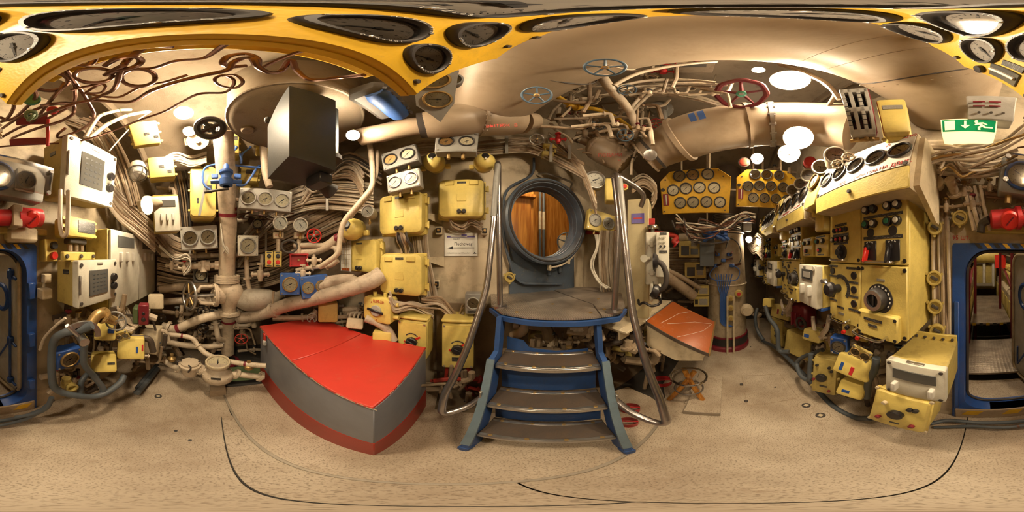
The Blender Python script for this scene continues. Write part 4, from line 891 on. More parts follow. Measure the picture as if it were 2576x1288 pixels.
bx = thing('indicator_box', 'yellow switch box with round lower lamp above the hatch', 'switch box', onp(1385, 372, 0, 1.25), 20); box(bx, 'upper_box', (0, .05, .04), (.13, .1, .06), 'lemon', .01); box(bx, 'lower_box', (-.02, .06, -.06), (.11, .1, .06), 'dullyellow', .01)
for x in (-.045, .045): obj('strut', MB().cyl((x, .02, -.05), (x, .02, .03), .008, 6), 'lemon', bx)
# cream cabinet beside the platform
A_, B_ = onp(1578, 600, 70, 1.34), onp(1632, 600, 70, 1.34)
cb = thing('equipment_cabinet', 'tall plain cream cabinet with small purple notice behind the handrail', 'cabinet', (A_+B_)/2*Vector((1, 1, 0))+Vector((0, 0, 1.0)), 70)
Wc = (A_-B_).length; box(cb, 'body', (0, .12, .55), (Wc, .24, 1.1), 'cabinetcream', .006); box(cb, 'notice', (.0, -.003, .92), (Wc*.6, .005, .09), 'purple', .001); box(cb, 'notice_line', (0, -.007, .92), (Wc*.4, .002, .012), 'redletter', 0)
box(cb, 'red_board', (Wc*.62, .02, .85), (Wc*.3, .02, .14), 'red', .002)
yb = thing('push_button_box', 'yellow box with a red push button beside the hatch gauge', 'button box', pt(1545, 475, 1.45), 45); box(yb, 'body', (0, .07, 0), (.16, .14, .24), 'lemon', .012); disc(yb, 'bezel', (.09, .0, .02), .035, .02, 'lemon'); disc(yb, 'red_button', (.09, -.02, .02), .02, .015, 'brightred')
# intercom with handset
A_ = pt(1650, 650, 1.28); ic = thing('intercom', 'cream hinged intercom case with bell on top and black handset', 'intercom', A_, 70)
rrb(ic, 'case', (-.01, 0, .0), .15, .42, .16, .012, 'ivory', .01); rrb(ic, 'front_unit', (.055, -.07, .03), .10, .34, .07, .01, 'ivory', .008)
obj('signal_bell', MB().lathe([(.052, 0), (.055, .012), (.045, .035), (.02, .048), (0, .05)], 22, Matrix.Translation((-.03, .05, .235))), 'chrome', ic)
obj('bell_post', MB().cyl((-.03, .05, .2), (-.03, .05, .24), .015, 10), 'ivory', ic)
for z in (.11, -.11): obj('hinge', MB().box((0, 0, 0), (.035, .03, .05), .006).cyl((-.03, 0, 0), (.03, 0, 0), .012, 10), 'ivory', ic, (-.03, -.01, z))
obj('latch', MB().cyl((-.10, 0, 0), (-.04, 0, 0), .016, 10).cyl((-.09, 0, 0), (-.09, -.02, 0), .03, 12), 'ivory', ic, (0, -.01, .0))
for i in range(3):
    for j in range(2): disc(ic, 'button', (.04+j*.03, -.075, .16-i*.035), .009, .01, 'ivory' if i < 2 else 'black', 10)
plate(ic, .06, .05, .06, .02, -.07); plate(ic, .06, .185, .05, .018, -.07); plate(ic, .075, -.10, .03, .04, -.07)
hp = obj('handset', MB().tube(smooth([(.0, -.11, -.02), (.055, -.135, -.04), (.085, -.14, -.12), (.07, -.135, -.2), (.02, -.11, -.235)]), .019, 10), 'rubber', ic)
obj('earpiece', MB().lathe([(.06, 0), (.062, .012), (.045, .03), (.02, .04), (0, .04)], 18, Matrix.Translation((-.01, -.105, -.02)) @ Matrix.Rotation(PI/2, 4, 'Y')), 'black', hp)
obj('mouthpiece', MB().lathe([(.048, -.02), (.052, .0), (.045, .03), (.02, .045), (0, .045)], 18, Matrix.Translation((-.0, -.1, -.24)) @ Matrix.Rotation(PI/2+.5, 4, 'Y')), 'black', hp)
obj('cord', MB().tube(smooth([(.03, -.11, -.28), (.04, -.1, -.33), (-.02, -.12, -.35), (-.08, -.1, -.33), (-.12, -.06, -.36), (-.14, 0, -.34)]), .010, 8), 'black', hp)
for x in (-.03, .03): obj('cradle_hook', MB().tube(smooth([(x, 0, -.19), (x, -.05, -.22), (x, -.06, -.3), (x, -.03, -.33)]), .013, 8), 'ivory', ic)
# ---------------------------------------------------------------- port side
# main riser with globe valve
rz = thing('main_riser', 'thick cream vertical riser pipe with bolted globe valve', 'pipe', (0, 0, 0))
R0 = pt(575, 890, 2.2); xy = lambda px, r: Vector((math.sin(azr(px))*r, math.cos(azr(px))*r))
def vp(px, py, r): return pt(px, py, r)
obj('upper_pipe', MB().tube([vp(570, 690, 1.95), vp(574, 560, 1.8), vp(567, 420, 1.5), vp(561, 330, 1.25)], [.10, .10, .092, .085], 24), 'pipecream', rz)
for t_, py in (('a', 520), ('b', 534)):
    obj('paint_band', MB().tube([vp(573, py, 1.72), vp(573, py+8, 1.735)], .1005, 24, False), 'darkred', rz)
def fl_at(p, q, R, th, par, m='pipecream', bolts=10):
    d_ = (Vector(q)-Vector(p)); return obj('flange', flange_m(R, th, bolts), m, par, p, d_.to_track_quat('Z', 'Y').to_euler())
fl_at(vp(571, 697, 1.95), vp(571, 650, 1.95), .155, .022, rz); fl_at(vp(571, 706, 1.95), vp(571, 650, 1.95), .155, .018, rz)
obj('valve_body', MB().tube(smooth([vp(571, 702, 1.95), vp(572, 722, 1.94), vp(585, 738, 1.93), vp(578, 760, 1.95), vp(576, 782, 1.96)], 4), [.10, .10, .11, .12, .13, .135, .135, .14, .14, .135, .13, .12, .11, .10, .09, .09, .09], 22), 'pipecream', rz)
fl_at(vp(576, 785, 1.96), vp(576, 700, 1.96), .145, .02, rz)
obj('bonnet', MB().tube([vp(562, 742, 1.92), vp(545, 742, 1.90), vp(540, 742, 1.89)], [.11, .115, .115], 20), 'pipecream', rz); fl_at(vp(541, 742, 1.89), vp(500, 743, 1.86), .14, .022, rz)
for sz in (-1, 1): obj('yoke', MB().tube([vp(536, 742+sz*22, 1.88), vp(505, 742+sz*20, 1.86), vp(497, 742+sz*8, 1.86)], [.022, .022, .025], 8), 'pipecream', rz)
obj('spindle', MB().tube([vp(540, 742, 1.88), vp(476, 744, 1.85)], .018, 8), 'steel', rz)
hw = obj('valve_wheel', MB().torus(.155, .017, 36, 8).lathe([(0, -.02), (.035, -.02), (.035, .03), (0, .03)], 12), 'steel', rz, vp(476, 744, 1.82), ((vp(540, 742, 1.88)-vp(474, 744, 1.84)).normalized()-(EYE-vp(474, 744, 1.84)).normalized()*.45).to_track_quat('Z', 'Y').to_euler())
for i in range(5): obj('wheel_spoke', MB().cyl((0, 0, 0), (.15*math.cos(i*2*PI/5), .15*math.sin(i*2*PI/5), 0), .012, 6), 'brass', hw)
obj('lower_pipe', MB().tube([vp(576, 788, 1.97), vp(575, 800, 2.0), vp(573, 822, 2.08), vp(573, 860, 2.1), vp(573, 888, 2.12)], [.105, .09, .085, .085, .085], 20), 'pipecream', rz)
obj('paint_band', MB().tube([vp(575, 803, 2.005), vp(575, 808, 2.01)], .094, 20, False), 'darkred', rz); obj('deck_collar', MB().lathe([(.16, 0), (.15, .03), (.1, .05)], 20), 'darkred', rz, vp(573, 890, 2.12)*Vector((1, 1, 0)))
obj('branch', MB().tube([vp(565, 666, 1.93), vp(545, 667, 1.9), vp(480, 670, 1.9), vp(462, 660, 1.9)], .035, 12).cyl(vp(550, 667, 1.9), vp(540, 667, 1.9), .055, 6).cyl(vp(528, 668, 1.9), vp(515, 668, 1.9), .06, 8).cyl(vp(505, 669, 1.9), vp(498, 669, 1.9), .055, 6).cyl(vp(512, 656, 1.9), vp(512, 685, 1.88), .04, 10), 'pipecream', rz)
# blue reducing valve strapped on the riser with its blue copper loops
bv = thing('blue_regulator', 'bright blue regulator valve strapped to the riser with looping blue pipes', 'valve', pt(569, 445, 1.36), -85)
obj('body', MB().lathe([(.03, -.10), (.055, -.09), (.06, -.03), (.045, -.02), (.045, .03), (.06, .035), (.06, .06), (.03, .07), (.025, .12), (.018, .14), (0, .14)], 18), 'pipeblue', bv)
for sx in (-1, 1): obj('port', MB().cyl((sx*.04, 0, -.05), (sx*.13, 0, -.05), .022, 6), 'pipeblue', bv); box(bv, 'clamp', (sx*.10, .06, .04), (.06, .03, .05), 'pipeblue', .006)
obj('lever', MB().cyl((-.18, -.02, -.16), (.02, -.02, -.13), .013, 8), 'rubber', bv)
Wp = [[(530, 478, 1.5), (514, 465, 1.5), (510, 440, 1.5), (520, 420, 1.5), (560, 412, 1.5), (610, 418, 1.5), (655, 422, 1.5)], [(594, 466, 1.5), (615, 465, 1.5), (632, 445, 1.5), (648, 420, 1.52), (660, 418, 1.55)], [(568, 415, 1.5), (572, 390, 1.5), (585, 370, 1.5), (595, 372, 1.5), (575, 395, 1.52), (592, 375, 1.53), (606, 395, 1.55), (607, 412, 1.58)], [(607, 410, 1.6), (609, 388, 1.62), (630, 370, 1.65), (633, 352, 1.68), (628, 340, 1.7)]]
Mi = Matrix.Rotation(math.radians(-85), 4, 'Z') @ Matrix.Translation(-pt(569, 445, 1.36))
for P in Wp: obj('loop_pipe', MB().tube(smooth([Mi @ p for p in PP(P)]), .0115, 8), 'pipeblue', bv)
# black wheel, elbow and fitting above the riser
w_ = thing('valve_disc', 'black four-holed valve hand disc in front of the bright lamp', 'handwheel', pt(528, 322, 1.08), -92, 42)
obj('disc', MB().torus(.085, .028, 32, 8, YM).torus(.028, .015, 20, 8, YM), 'black', w_)
for i in range(4): obj('spoke', MB().cyl((0, 0, 0), (.08*math.cos(i*PI/2+.6), 0, .08*math.sin(i*PI/2+.6)), .02, 8), 'black', w_)
pipe('hexagon_elbow', 'cream pipe elbow with hexagon nuts above the riser', 'pipe', [(540, 320, 1.15), (600, 318, 1.25), (640, 312, 1.35), (655, 315, 1.4), (668, 440, 1.5), (678, 470, 1.5)], .035, 'pipecream', bend=.06, fl=(.2, .45))
pipe('hexagon_fitting', 'cream hexagon union fitting with blue pipe tail', 'fitting', [(622, 316, 1.32), (625, 328, 1.34), (630, 348, 1.38)], .04, 'pipecream', seg=6, sm=False)
# yellow boxes
def ybox(name, lab, q, r, a=None, depth=.12, tilt=0, roll=0, m='lemon', plates=((.0, -.1, .3, .12),), rad=.012, bolts=True, cat='box', group=None):
    c, W, H, a = quad(*q, a, r, tilt); t = thing(name, lab, cat, c, a, tilt, roll, group)
    rrb(t, 'body', (0, .025, 0), W, H, depth, rad, m, .006); rrb(t, 'lid', (0, 0, 0), W*.96, H*.95, .03, rad, m, .008)
    for x, z, pw, ph in plates: plate(t, x*W, z*H, pw*W, ph*H)
    if bolts:
        for sx in (-1, 1):
            for sz in (-.8, 0, .8): disc(t, 'bolt', (sx*W*.53, .035, sz*H*.45), .013, .02, m, 8)
    return t, W, H
ybox('terminal_box', 'yellow terminal box nearest the curved ceiling beside the bright lamp', (328, 303, 402, 365), 1.2, tilt=30, roll=-12, plates=((.05, -.05, .18, .1), (.35, -.2, .16, .1)))
ybox('terminal_box', 'yellow terminal box below the ceiling box, above the white switch case', (372, 392, 440, 446), 1.45, tilt=8, roll=-6, plates=((.0, .0, .2, .12), (.28, -.25, .16, .12)))
t, W, H = ybox('relay_box', 'tall yellow relay box with black diagonal stripe beside the riser', (478, 412, 545, 543), 1.62, a=-97, depth=.2, rad=.05, plates=((.22, .02, .22, .16), (-.2, -.2, .08, .1)))
obj('diagonal_stripe', MB().prism([(-W*.20, -H*.46), (-W*.10, -H*.46), (W*.22, H*.30), (W*.12, H*.30)], -.003, .001), 'grey', t)
for x in (-.2, .2): obj('top_gland', MB().cyl((x*W, .1, H*.5), (x*W, .1, H*.62), .035, 12).torus(.036, .01, 16, 6, Matrix.Translation((x*W, .1, H*.55))), 'lemon', t)
ybox('terminal_box', 'pale yellow terminal box partly hidden behind the hexagon fitting', (575, 332, 602, 385), 1.5, plates=((0, .2, .7, .2),))
ybox('terminal_box', 'small yellow terminal box with black plate behind the blue loops', (604, 413, 652, 455), 1.6, a=-70, plates=((0, .05, .4, .25),), roll=8)
ybox('terminal_box', 'yellow terminal box next to the dark grey scope housing', (642, 318, 676, 372), 1.45, plates=((0, .2, .6, .18),))
ybox('terminal_box', 'flat yellow terminal box under the hexagon fitting', (600, 456, 632, 474), 1.7, plates=())
sp = thing('loudspeaker', 'round cream loudspeaker below the bright port lamp', 'loudspeaker', pt(497, 355, 1.4), -95, 35)
obj('horn', MB().lathe([(.09, -.1), (.10, .0), (.095, .02), (.05, -.03), (.025, -.03), (.022, .01), (0, .015)], 26, YM), 'cream', sp); box(sp, 'bracket', (0, .08, .0), (.24, .05, .1), 'cream', .01)
t, W, H = covbox('switch_case', 'white switch case with three lever knobs above the grey cabinet', 'switch case', (388, 492, 452, 580), -112, 1.55, .2, 'ivory', roll=-4)
box(t, 'back', (0, .14, .02), (W*1.05, .18, H*1.1), 'lemon', .01); rrb(t, 'door', (0, 0, 0), W, H, .06, .012, 'ivory', .006); box(t, 'window', (0, -.002, H*.28), (W*.72, .008, H*.2), 'screen', .002)
for i in range(3): rrb(t, 'lever_knob', ((i-1)*W*.22, -.03, -H*.12), .022, .075, .03, .01, 'white', .008)
# caged lamps at port
cage_lamp('unlit white caged bulkhead lamp above the spotlight', pt(346, 430, 1.35), -118, 75, .075, 0)
sl = thing('spotlight', 'lit round spotlight on a hinged plate aimed along the port side', 'lamp', pt(372, 516, 1.25), -58, 18)
obj('housing', MB().lathe([(0, -.13), (.03, -.13), (.04, -.10), (.07, -.03), (.078, .0), (.078, .012), (.07, .012)], 22, YM), 'cream', sl)
obj('lens', MB().lathe([(.07, .0), (.06, .02), (.03, .032), (0, .035)], 20, YM), lampmat(16, .016), sl)
box(sl, 'bracket_plate', (-.14, .08, .03), (.14, .02, .10), 'cream', .004, (0, 0, .5))
# --- gauges at port
gaugebox('pale grey box with three yellow-faced gauges below the dark scope housing', (601, 474, 734, 527), -72, 1.55, 3, m='lightgrey', bez='lightgrey', rolls=5, frac=.85)
gaugebox('pale twin gauge box between the riser and the grey cabinet', (454, 568, 547, 627), -96, 1.72, 2, m='lightgrey', bez='grey', rolls=-4, frac=.82)
gaugebox('cream single gauge box beside the riser', (598, 592, 650, 644), -82, 1.75, 1, m='ivory', bez='grey', frac=.8)
gaugebox('blue single gauge box above the insulated pipes', (704, 688, 755, 743), -65, 1.52, 1, m='pipeblue', bez='brass', frac=.72, cable=False)
gaugebox('blue twin gauge box above the insulated pipes', (757, 694, 827, 750), -60, 1.5, 2, m='pipeblue', bez='brass', frac=.82, rolls=-6, cable=False)
gaugebox('small dark gauge box behind the riser branch pipe', (486, 673, 524, 711), -92, 2.1, 1, m='grey', bez='bezelblack', frac=.85, cable=False)
roundgauge('white tank gauge on a pedestal, nearer the riser', 705, 561, 1.62, .075, a=-66, m='ivory', bez='ivory', ang=150, dep=.09)
roundgauge('white tank gauge on a pedestal, nearer the red handwheel', 756, 566, 1.62, .075, a=-62, m='ivory', bez='ivory', ang=150, dep=.09)
roundgauge('small dark-rimmed gauge among thin copper pipes', 648, 563, 1.85, .055, a=-78, m='bezelblack', bez='bezelblack', dial='dial')
for px in (700, 752):
    c = pt(px, 592, 1.66); t = thing('gauge_pedestal', 'cream pedestal lettered in red under the %s white tank gauge' % ('first' if px == 700 else 'second'), 'pedestal', c, math.degrees(azr(px)))
    box(t, 'block', (0, .03, 0), (.11, .06, .07), 'cream', .008); text(t, 'НГР 3' if px == 700 else 'ВУТ', (0, -.002, 0), .024, 'redletter')
    obj('pipe', MB().cyl((0, .03, -.03), (0, .03, -.22), .022, 10), 'pipecream', t)
for i, px in enumerate((677, 699)):
    c, W, H, a = quad(px-10, 632, px+10, 672, -70, 1.6); t = thing('push_button_box', 'small yellow two-button box, %s of the pair beside the red square box' % ('farther' if not i else 'nearer'), 'button box', c, a); box(t, 'body', (0, .04, 0), (W, .08, H), 'lemon', .006)
    disc(t, 'black_button', (0, 0, H*.2), W*.26, .02, 'black'); disc(t, 'red_button', (0, 0, -H*.18), W*.26, .02, 'brightred'); plate(t, 0, H*.42, W*.6, H*.08); plate(t, 0, -H*.42, W*.6, H*.08)
c, W, H, a = quad(729, 638, 775, 671, -64, 1.6); t = thing('red_junction_box', 'open square red junction box beside the small button boxes', 'junction box', c, a)
b_ = MB()
for x, z, sx, sz in ((-.46, 0, .1, 1), (.46, 0, .1, 1), (0, .44, 1, .14), (0, -.44, 1, .14)): b_.box((x*W, .03, z*H), (sx*W, .06, sz*H), .004)
obj('frame', b_, 'red', t); box(t, 'back', (0, .06, 0), (W*.9, .01, H*.9), 'red', .001); disc(t, 'terminal', (0, .055, 0), .012, .02, 'brass', 8)
for sx in (-1, 1):
    for sz in (-1, 1): disc(t, 'screw', (sx*W*.47, 0, sz*H*.42), .012, .01, 'red', 8)
handwheel('handwheel', 'bright red spoked handwheel above the cream elbow pipes', pt(790, 593, 1.6), .075, 'brightred', hub='steel', spokes=5, stem=.1)
t = thing('rubber_loop', 'black oval rubber ring hanging below the second tank gauge', 'loop', pt(728, 620, 1.55), -62); obj('ring', MB().tube([(.075*math.cos(i*PI/14), 0, .058*math.sin(i*PI/14)) for i in range(29)], .011, 8, False), 'rubber', t)
# insulated pipes and lump
pipe('insulated_joint', 'bulging wrapped insulation on the pipe behind the riser valve', 'insulation', [(598, 760, 1.95), (625, 757, 1.9), (655, 752, 1.88), (685, 748, 1.85), (705, 740, 1.82)], .1, 'sack')
o = COL.objects[-1]; me = o.data
P = smooth(PP([(596, 762, 1.95), (612, 758, 1.92), (632, 755, 1.9), (660, 752, 1.88), (690, 748, 1.85), (712, 738, 1.82)])); c0 = o.location
o.data = MB().tube([p-c0 for p in P], [.05+.09*math.sin(PI*min(1, i/(len(P)-1)*1.15))**.7 for i in range(len(P))], 20).mesh('insulation'); o.data.materials.append(MATS['sack'])
pipe('insulated_pipe', 'lower insulated pipe wrapped in cracked cloth running from the riser to the hatch bulkhead', 'pipe', [(600, 800, 2.0), (660, 790, 1.85), (720, 768, 1.7), (800, 748, 1.55), (870, 728, 1.45), (930, 708, 1.4), (960, 690, 1.42)], .075, 'insulation', fl=(.25,), flr=1.2)
pipe('insulated_pipe', 'upper insulated pipe bending beside the blue gauge boxes', 'pipe', [(780, 725, 1.6), (840, 712, 1.5), (880, 705, 1.45), (898, 718, 1.42), (880, 735, 1.46)], .05, 'insulation')
pipe('insulated_pipe', 'thin insulated pipe just above the thicker wrapped pipes', 'pipe', [(790, 710, 1.6), (850, 700, 1.5), (890, 700, 1.44)], .035, 'insulation')
# cream conduit that bends past the yellow bell
pipe('bent_conduit', 'pale conduit pipe bending from the lamp down past the yellow bell', 'pipe', [(930, 360, 1.2), (937, 420, 1.25), (938, 470, 1.25), (905, 510, 1.25), (862, 560, 1.28), (855, 600, 1.3), (852, 640, 1.3), (815, 665, 1.35), (805, 672, 1.38)], .022, 'pipecream', bend=.06)
pipe('bent_conduit', 'second pale pipe hugging the bent conduit', 'pipe', [(950, 380, 1.28), (948, 440, 1.28), (930, 490, 1.3), (880, 550, 1.32)], .014, 'pipecream', bend=.06)
pipe('elbow_pipe', 'thick cream elbow pipe behind the red handwheel', 'pipe', [(735, 640, 1.75), (790, 632, 1.7), (830, 615, 1.62), (850, 600, 1.58), (870, 598, 1.55)], .05, 'pipecream', bands=((.75, 'darkred'),))
pipe('elbow_pipe', 'cream pipe running under the red handwheel', 'pipe', [(740, 618, 1.72), (800, 618, 1.65), (840, 622, 1.6), (852, 640, 1.55)], .03, 'pipecream')
pipe('elbow_pipe', 'cream pipe with small valves above the blue twin gauge box', 'pipe', [(745, 680, 1.62), (790, 672, 1.58), (830, 668, 1.52), (850, 655, 1.48)], .022, 'pipecream', fl=(.3, .6))
for i, (px, py, r_, w_) in enumerate(((762, 688, 1.55, 'pipecream'), (790, 655, 1.56, 'pipecream'), (432, 668, 1.85, 'slate'), (463, 675, 1.85, 'red'))):
    smallvalve(('small cream valve above the blue gauge boxes', 'small cream needle valve under the red handwheel', 'small valve with blue-grey cap beside the grey cabinet', 'small valve with red cap beside the grey cabinet')[i], pt(px, py, r_), .025, wheel=w_)
smallvalve('cream round-bodied valve below the cream single gauge', pt(655, 690, 1.8), .035, wheel='cream')
# cable bundles along the port hull
bundle('thick bundle of cables curving behind the three-gauge box', [(600, 640, 2.15), (660, 560, 2.1), (720, 515, 1.95), (790, 492, 1.8), (860, 490, 1.6), (940, 500, 1.5)], 16, .013, mats=['cablecream', 'cablebrown', 'cablecream'], spread=(0, .021), jit=.012, straps=(.7,), strapm='white')
bundle('looping bundle of cables over the three-gauge box', [(760, 500, 1.85), (800, 450, 1.75), (850, 425, 1.6), (890, 430, 1.5), (915, 470, 1.45)], 12, .012, mats=['cablecream', 'cablebrown'], spread=(0, .022), jit=.02)
bundle('cables sweeping under the ceiling beside the lamp', [(760, 440, 1.7), (790, 470, 1.7), (830, 430, 1.6), (880, 400, 1.5), (960, 440, 1.45)], 9, .012, mats=['cablebrown', 'cablecream', 'rubber'], spread=(0, .022), jit=.03)
bundle('dark horizontal bundle of cables behind the riser, upper run', [(390, 585, 2.1), (450, 640, 2.2), (560, 632, 2.25), (660, 620, 2.2), (760, 580, 2.0), (860, 530, 1.75)], 16, .015, mats=['cablebrown', 'pipedark', 'cablebrown', 'cablecream'], spread=(0, .028), jit=.014, straps=(.25, .62))
bundle('dark horizontal bundle of cables behind the riser, lower run', [(395, 690, 2.15), (470, 705, 2.2), (570, 700, 2.25), (680, 680, 2.2), (740, 650, 2.1)], 16, .015, mats=['cablebrown', 'pipedark', 'shadebrown'], spread=(0, .028), jit=.014, straps=(.3, .55))
bundle('bundle of cables rising behind the white switch case', [(270, 480, 1.5), (300, 520, 1.55), (340, 555, 1.65), (390, 600, 1.8)], 14, .014, mats=['cablecream', 'cablebrown'], spread=(0, .022), jit=.01)
bundle('bundle of ribbed cables climbing to the ceiling behind the terminal boxes', [(190, 300, 1.35), (250, 330, 1.4), (300, 420, 1.55), (330, 520, 1.6)], 10, .014, mats=['cablecream', 'cablebrown', 'pipedark'], spread=(0, .03), jit=.01, up=Vector((-.6, .5, .3)))
bundle('cables fanning out beside the ceiling terminal boxes', [(400, 420, 1.6), (440, 395, 1.55), (480, 405, 1.6), (520, 395, 1.55)], 8, .012, mats=['cablecream', 'pipecream'], spread=(0, .022), jit=.01)
bundle('dark cables dropping between the terminal boxes and the relay box', [(450, 430, 1.75), (462, 500, 1.95), (470, 580, 2.1)], 6, .012, mats=['cablebrown', 'rubber'], spread=(0, .03), jit=.004, up=Vector((0, 1, 0)))
bundle('thin copper pipes tangled behind the small dark-rimmed gauge', [(600, 545, 1.9), (650, 540, 1.9), (690, 548, 1.85), (740, 545, 1.8)], 5, .006, m='copper', spread=(0, .02), jit=.03)
bundle('loose white wires hanging from the twin gauge box', [(400, 620, 1.75), (440, 650, 1.72), (470, 640, 1.7), (480, 668, 1.72), (462, 690, 1.75)], 3, .006, m='cablewhite', spread=(0, .02), jit=.03)
bundle('loose white wires looped on the riser', [(555, 560, 1.7), (562, 620, 1.72), (575, 640, 1.72), (570, 625, 1.72), (560, 640, 1.74)], 2, .006, m='cablewhite', spread=(0, .01), jit=.02)
for (P, r_, lab) in (([(405, 640, 2.0), (450, 645, 2.0), (540, 642, 2.0), (640, 640, 2.0)], .03, 'cream horizontal pipe behind the riser at the height of the twin gauges'), ([(400, 728, 2.1), (480, 720, 2.1), (560, 722, 2.15)], .05, 'thick dark pipe behind the valve wheel'), ([(400, 760, 2.1), (480, 755, 2.1), (560, 756, 2.1)], .045, 'cream pipe below the valve wheel'), ([(620, 640, 1.95), (622, 700, 1.95), (630, 735, 1.95)], .03, 'short vertical pipe beside the riser'), ([(660, 640, 1.95), (655, 700, 1.92)], .022, 'thin vertical pipe under the cream single gauge')):
    pipe('service_pipe', lab, 'pipe', P, r_, 'pipecream' if 'dark' not in lab else 'pipedark', fl=(.5,) if r_ > .025 else ())
# low pipes, flow meter and strainer along the port floor
pipe('drain_pipe', 'cream pipe rising from the port floor with a red painted band', 'pipe', [(408, 820, 1.95), (440, 828, 1.9), (480, 812, 1.88), (520, 798, 1.88), (565, 790, 1.95)], .055, 'pipecream', fl=(.12,), bands=((.3, 'darkred'),))
pipe('drain_pipe', 'long cream pipe curving down in front of the riser foot to the red chest', 'pipe', [(395, 845, 1.8), (430, 842, 1.75), (480, 850, 1.7), (500, 872, 1.62), (520, 890, 1.55), (560, 905, 1.5), (620, 916, 1.42), (670, 920, 1.38)], .028, 'pipecream', bands=((.22, 'darkred'), (.85, 'darkred')), fl=(.42,), flr=1.5)
pipe('drain_pipe', 'cream pipe running flat behind the curved pipe', 'pipe', [(400, 850, 1.95), (430, 862, 1.9), (500, 872, 1.95), (560, 868, 2.0)], .04, 'pipecream')
pipe('drain_pipe', 'short cream elbow beside the riser foot', 'pipe', [(540, 800, 2.0), (545, 830, 1.95), (550, 850, 1.95), (565, 856, 2.05)], .035, 'pipecream', fl=(.15,))
fm = thing('flow_meter_line', 'cream flow meter with round dial set in a flanged pipe on the deck', 'flow meter', (0, 0, 0))
obj('pipe', MB().tube(smooth(PP([(395, 885, 1.78), (420, 912, 1.72), (445, 925, 1.62), (480, 925, 1.52), (548, 940, 1.42), (600, 942, 1.42), (665, 948, 1.42)])), .034, 12), 'pipecream', fm)
for px, py, r_ in ((410, 900, 1.75), (448, 926, 1.61), (505, 930, 1.48), (595, 941, 1.42), (655, 947, 1.42)):
    p_ = pt(px, py, r_); q_ = pt(px+10, py+3, r_); fl_at(p_, q_, .062, .012, fm, bolts=8)
c = pt(548, 938, 1.42); obj('meter_body', MB().lathe([(0, -.12), (.10, -.11), (.135, -.07), (.14, -.02), (.13, .01), (.09, .04), (.075, .09), (.10, .11), (.11, .13), (.11, .15), (0, .15)], 28), 'pipecream', fm, c)
mtr = obj('meter_dial', cached(('bezel', 'cream', False), u_bezel), 'cream', fm, c+Vector((0, 0, .15)), (-PI/2+.12, 0, math.radians(85)), .112); obj('dial', cached(('dialdisc', 'dial'), u_dial), 'dial', mtr); obj('dial_marks', cached(('ticks', 'blackletter'), u_ticks), 'blackletter', mtr)['kind'] = 'stuff'; obj('needle', cached(('needle', 'blackletter'), u_needle), 'blackletter', mtr, (0, 0, 0), (0, 0, 0)); obj('pane', cached(('pane', ), u_pane), 'glass', mtr)
for i in range(10): g = i*2*PI/10; obj('bolt', MB().cyl((0, 0, -.03), (0, 0, .01), .012, 6), 'pipecream', fm, c+Vector((.125*math.cos(g), .125*math.sin(g), 0)))
plate(fm, 0, 0, .08, .03).location = c+Vector((.135, -.02, .03))
COL.objects[-1].rotation_euler = (0, 0, math.radians(80)); box(fm, 'stand', (c.x, c.y, .05), (.1, .14, .12), 'pipedark', .006)
c = pt(478, 925, 1.52); obj('strainer_pot', MB().lathe([(0, -.12), (.06, -.11), (.085, -.06), (.085, .03), (.11, .04), (.11, .06), (.09, .065), (.09, .085), (0, .09)], 24), 'pipecream', fm, c)
for g in (0, 1.6, 3.1, 4.7): obj('strainer_clamp', MB().tube(smooth([(.08*math.cos(g), .08*math.sin(g), .10), (.12*math.cos(g+.2), .12*math.sin(g+.2), .09), (.12*math.cos(g), .12*math.sin(g), .03)]), .008, 6), 'rubber', fm, c)
for px, py, r_ in ((432, 905, 1.66), (626, 925, 1.42)): obj('cock', MB().lathe([(.03, -.02), (.045, 0), (.045, .03), (.02, .05), (.02, .09), (0, .09)], 10), 'brass', fm, pt(px, py, r_))
for i, (px, py, r_, R_, m_) in enumerate(((512, 783, 1.9, .075, 'black'), (512, 826, 1.9, .065, 'black'), (607, 853, 1.75, .075, 'basered'), (785, 800, 1.75, .06, 'lightgrey'), (405, 800, 1.95, .06, 'black'))):
    handwheel('handwheel', ('black five-spoked handwheel under the large valve', 'black handwheel low behind the cream pipes', 'dull red handwheel beside the riser foot', 'pale handwheel behind the red chest', 'black handwheel beside the cream service box')[i], pt(px, py, r_), R_, m_, hub=m_ if m_ != 'black' else 'steel', stem=.15)
bundle('grey hoses lying on the deck beside the yellow port boxes', [(345, 975, 1.4), (370, 945, 1.65), (395, 915, 1.95)], 2, .03, m='hose', spread=(0, 0), jit=0, up=Vector((0, .0, 0)))
for i, c_ in enumerate(COL.objects[-1].parent.children): c_.location = Vector((.07*i, .03*i, -.02))
t = thing('green_plate', 'green painted deck sheet behind the flow meter pipe', 'sheet', (-1.75, .35, .04)); box(t, 'sheet', (0, 0, 0), (.3, .5, .012), 'camo', .002)
# cream service boxes
def cbox(name, lab, q, r, depth, m='lemon', a=None, tilt=-12, roll=0, win=(), rad=.02, ang=None, cat='box', group=None):
    c, W, H, a = quad(*q, a, r, tilt); t = thing(name, lab, cat, c, a, tilt, roll, group); rrb(t, 'cover', (0, 0, 0), W, H, depth, rad, m, .014)
    for x, z, ww, wh, mm in win: box(t, 'window', (x*W, .002, z*H), (ww*W, .01, wh*H), mm, .002)
    return t
cbox('terminal_cover', 'cream rectangular cover jutting out beside the red relay', (348, 828, 396, 892), 1.45, .22, 'cream', a=-95)
cbox('terminal_cover', 'pale cream box under the end of the grey cabinet', (372, 740, 412, 778), 1.7, .34, 'cream')

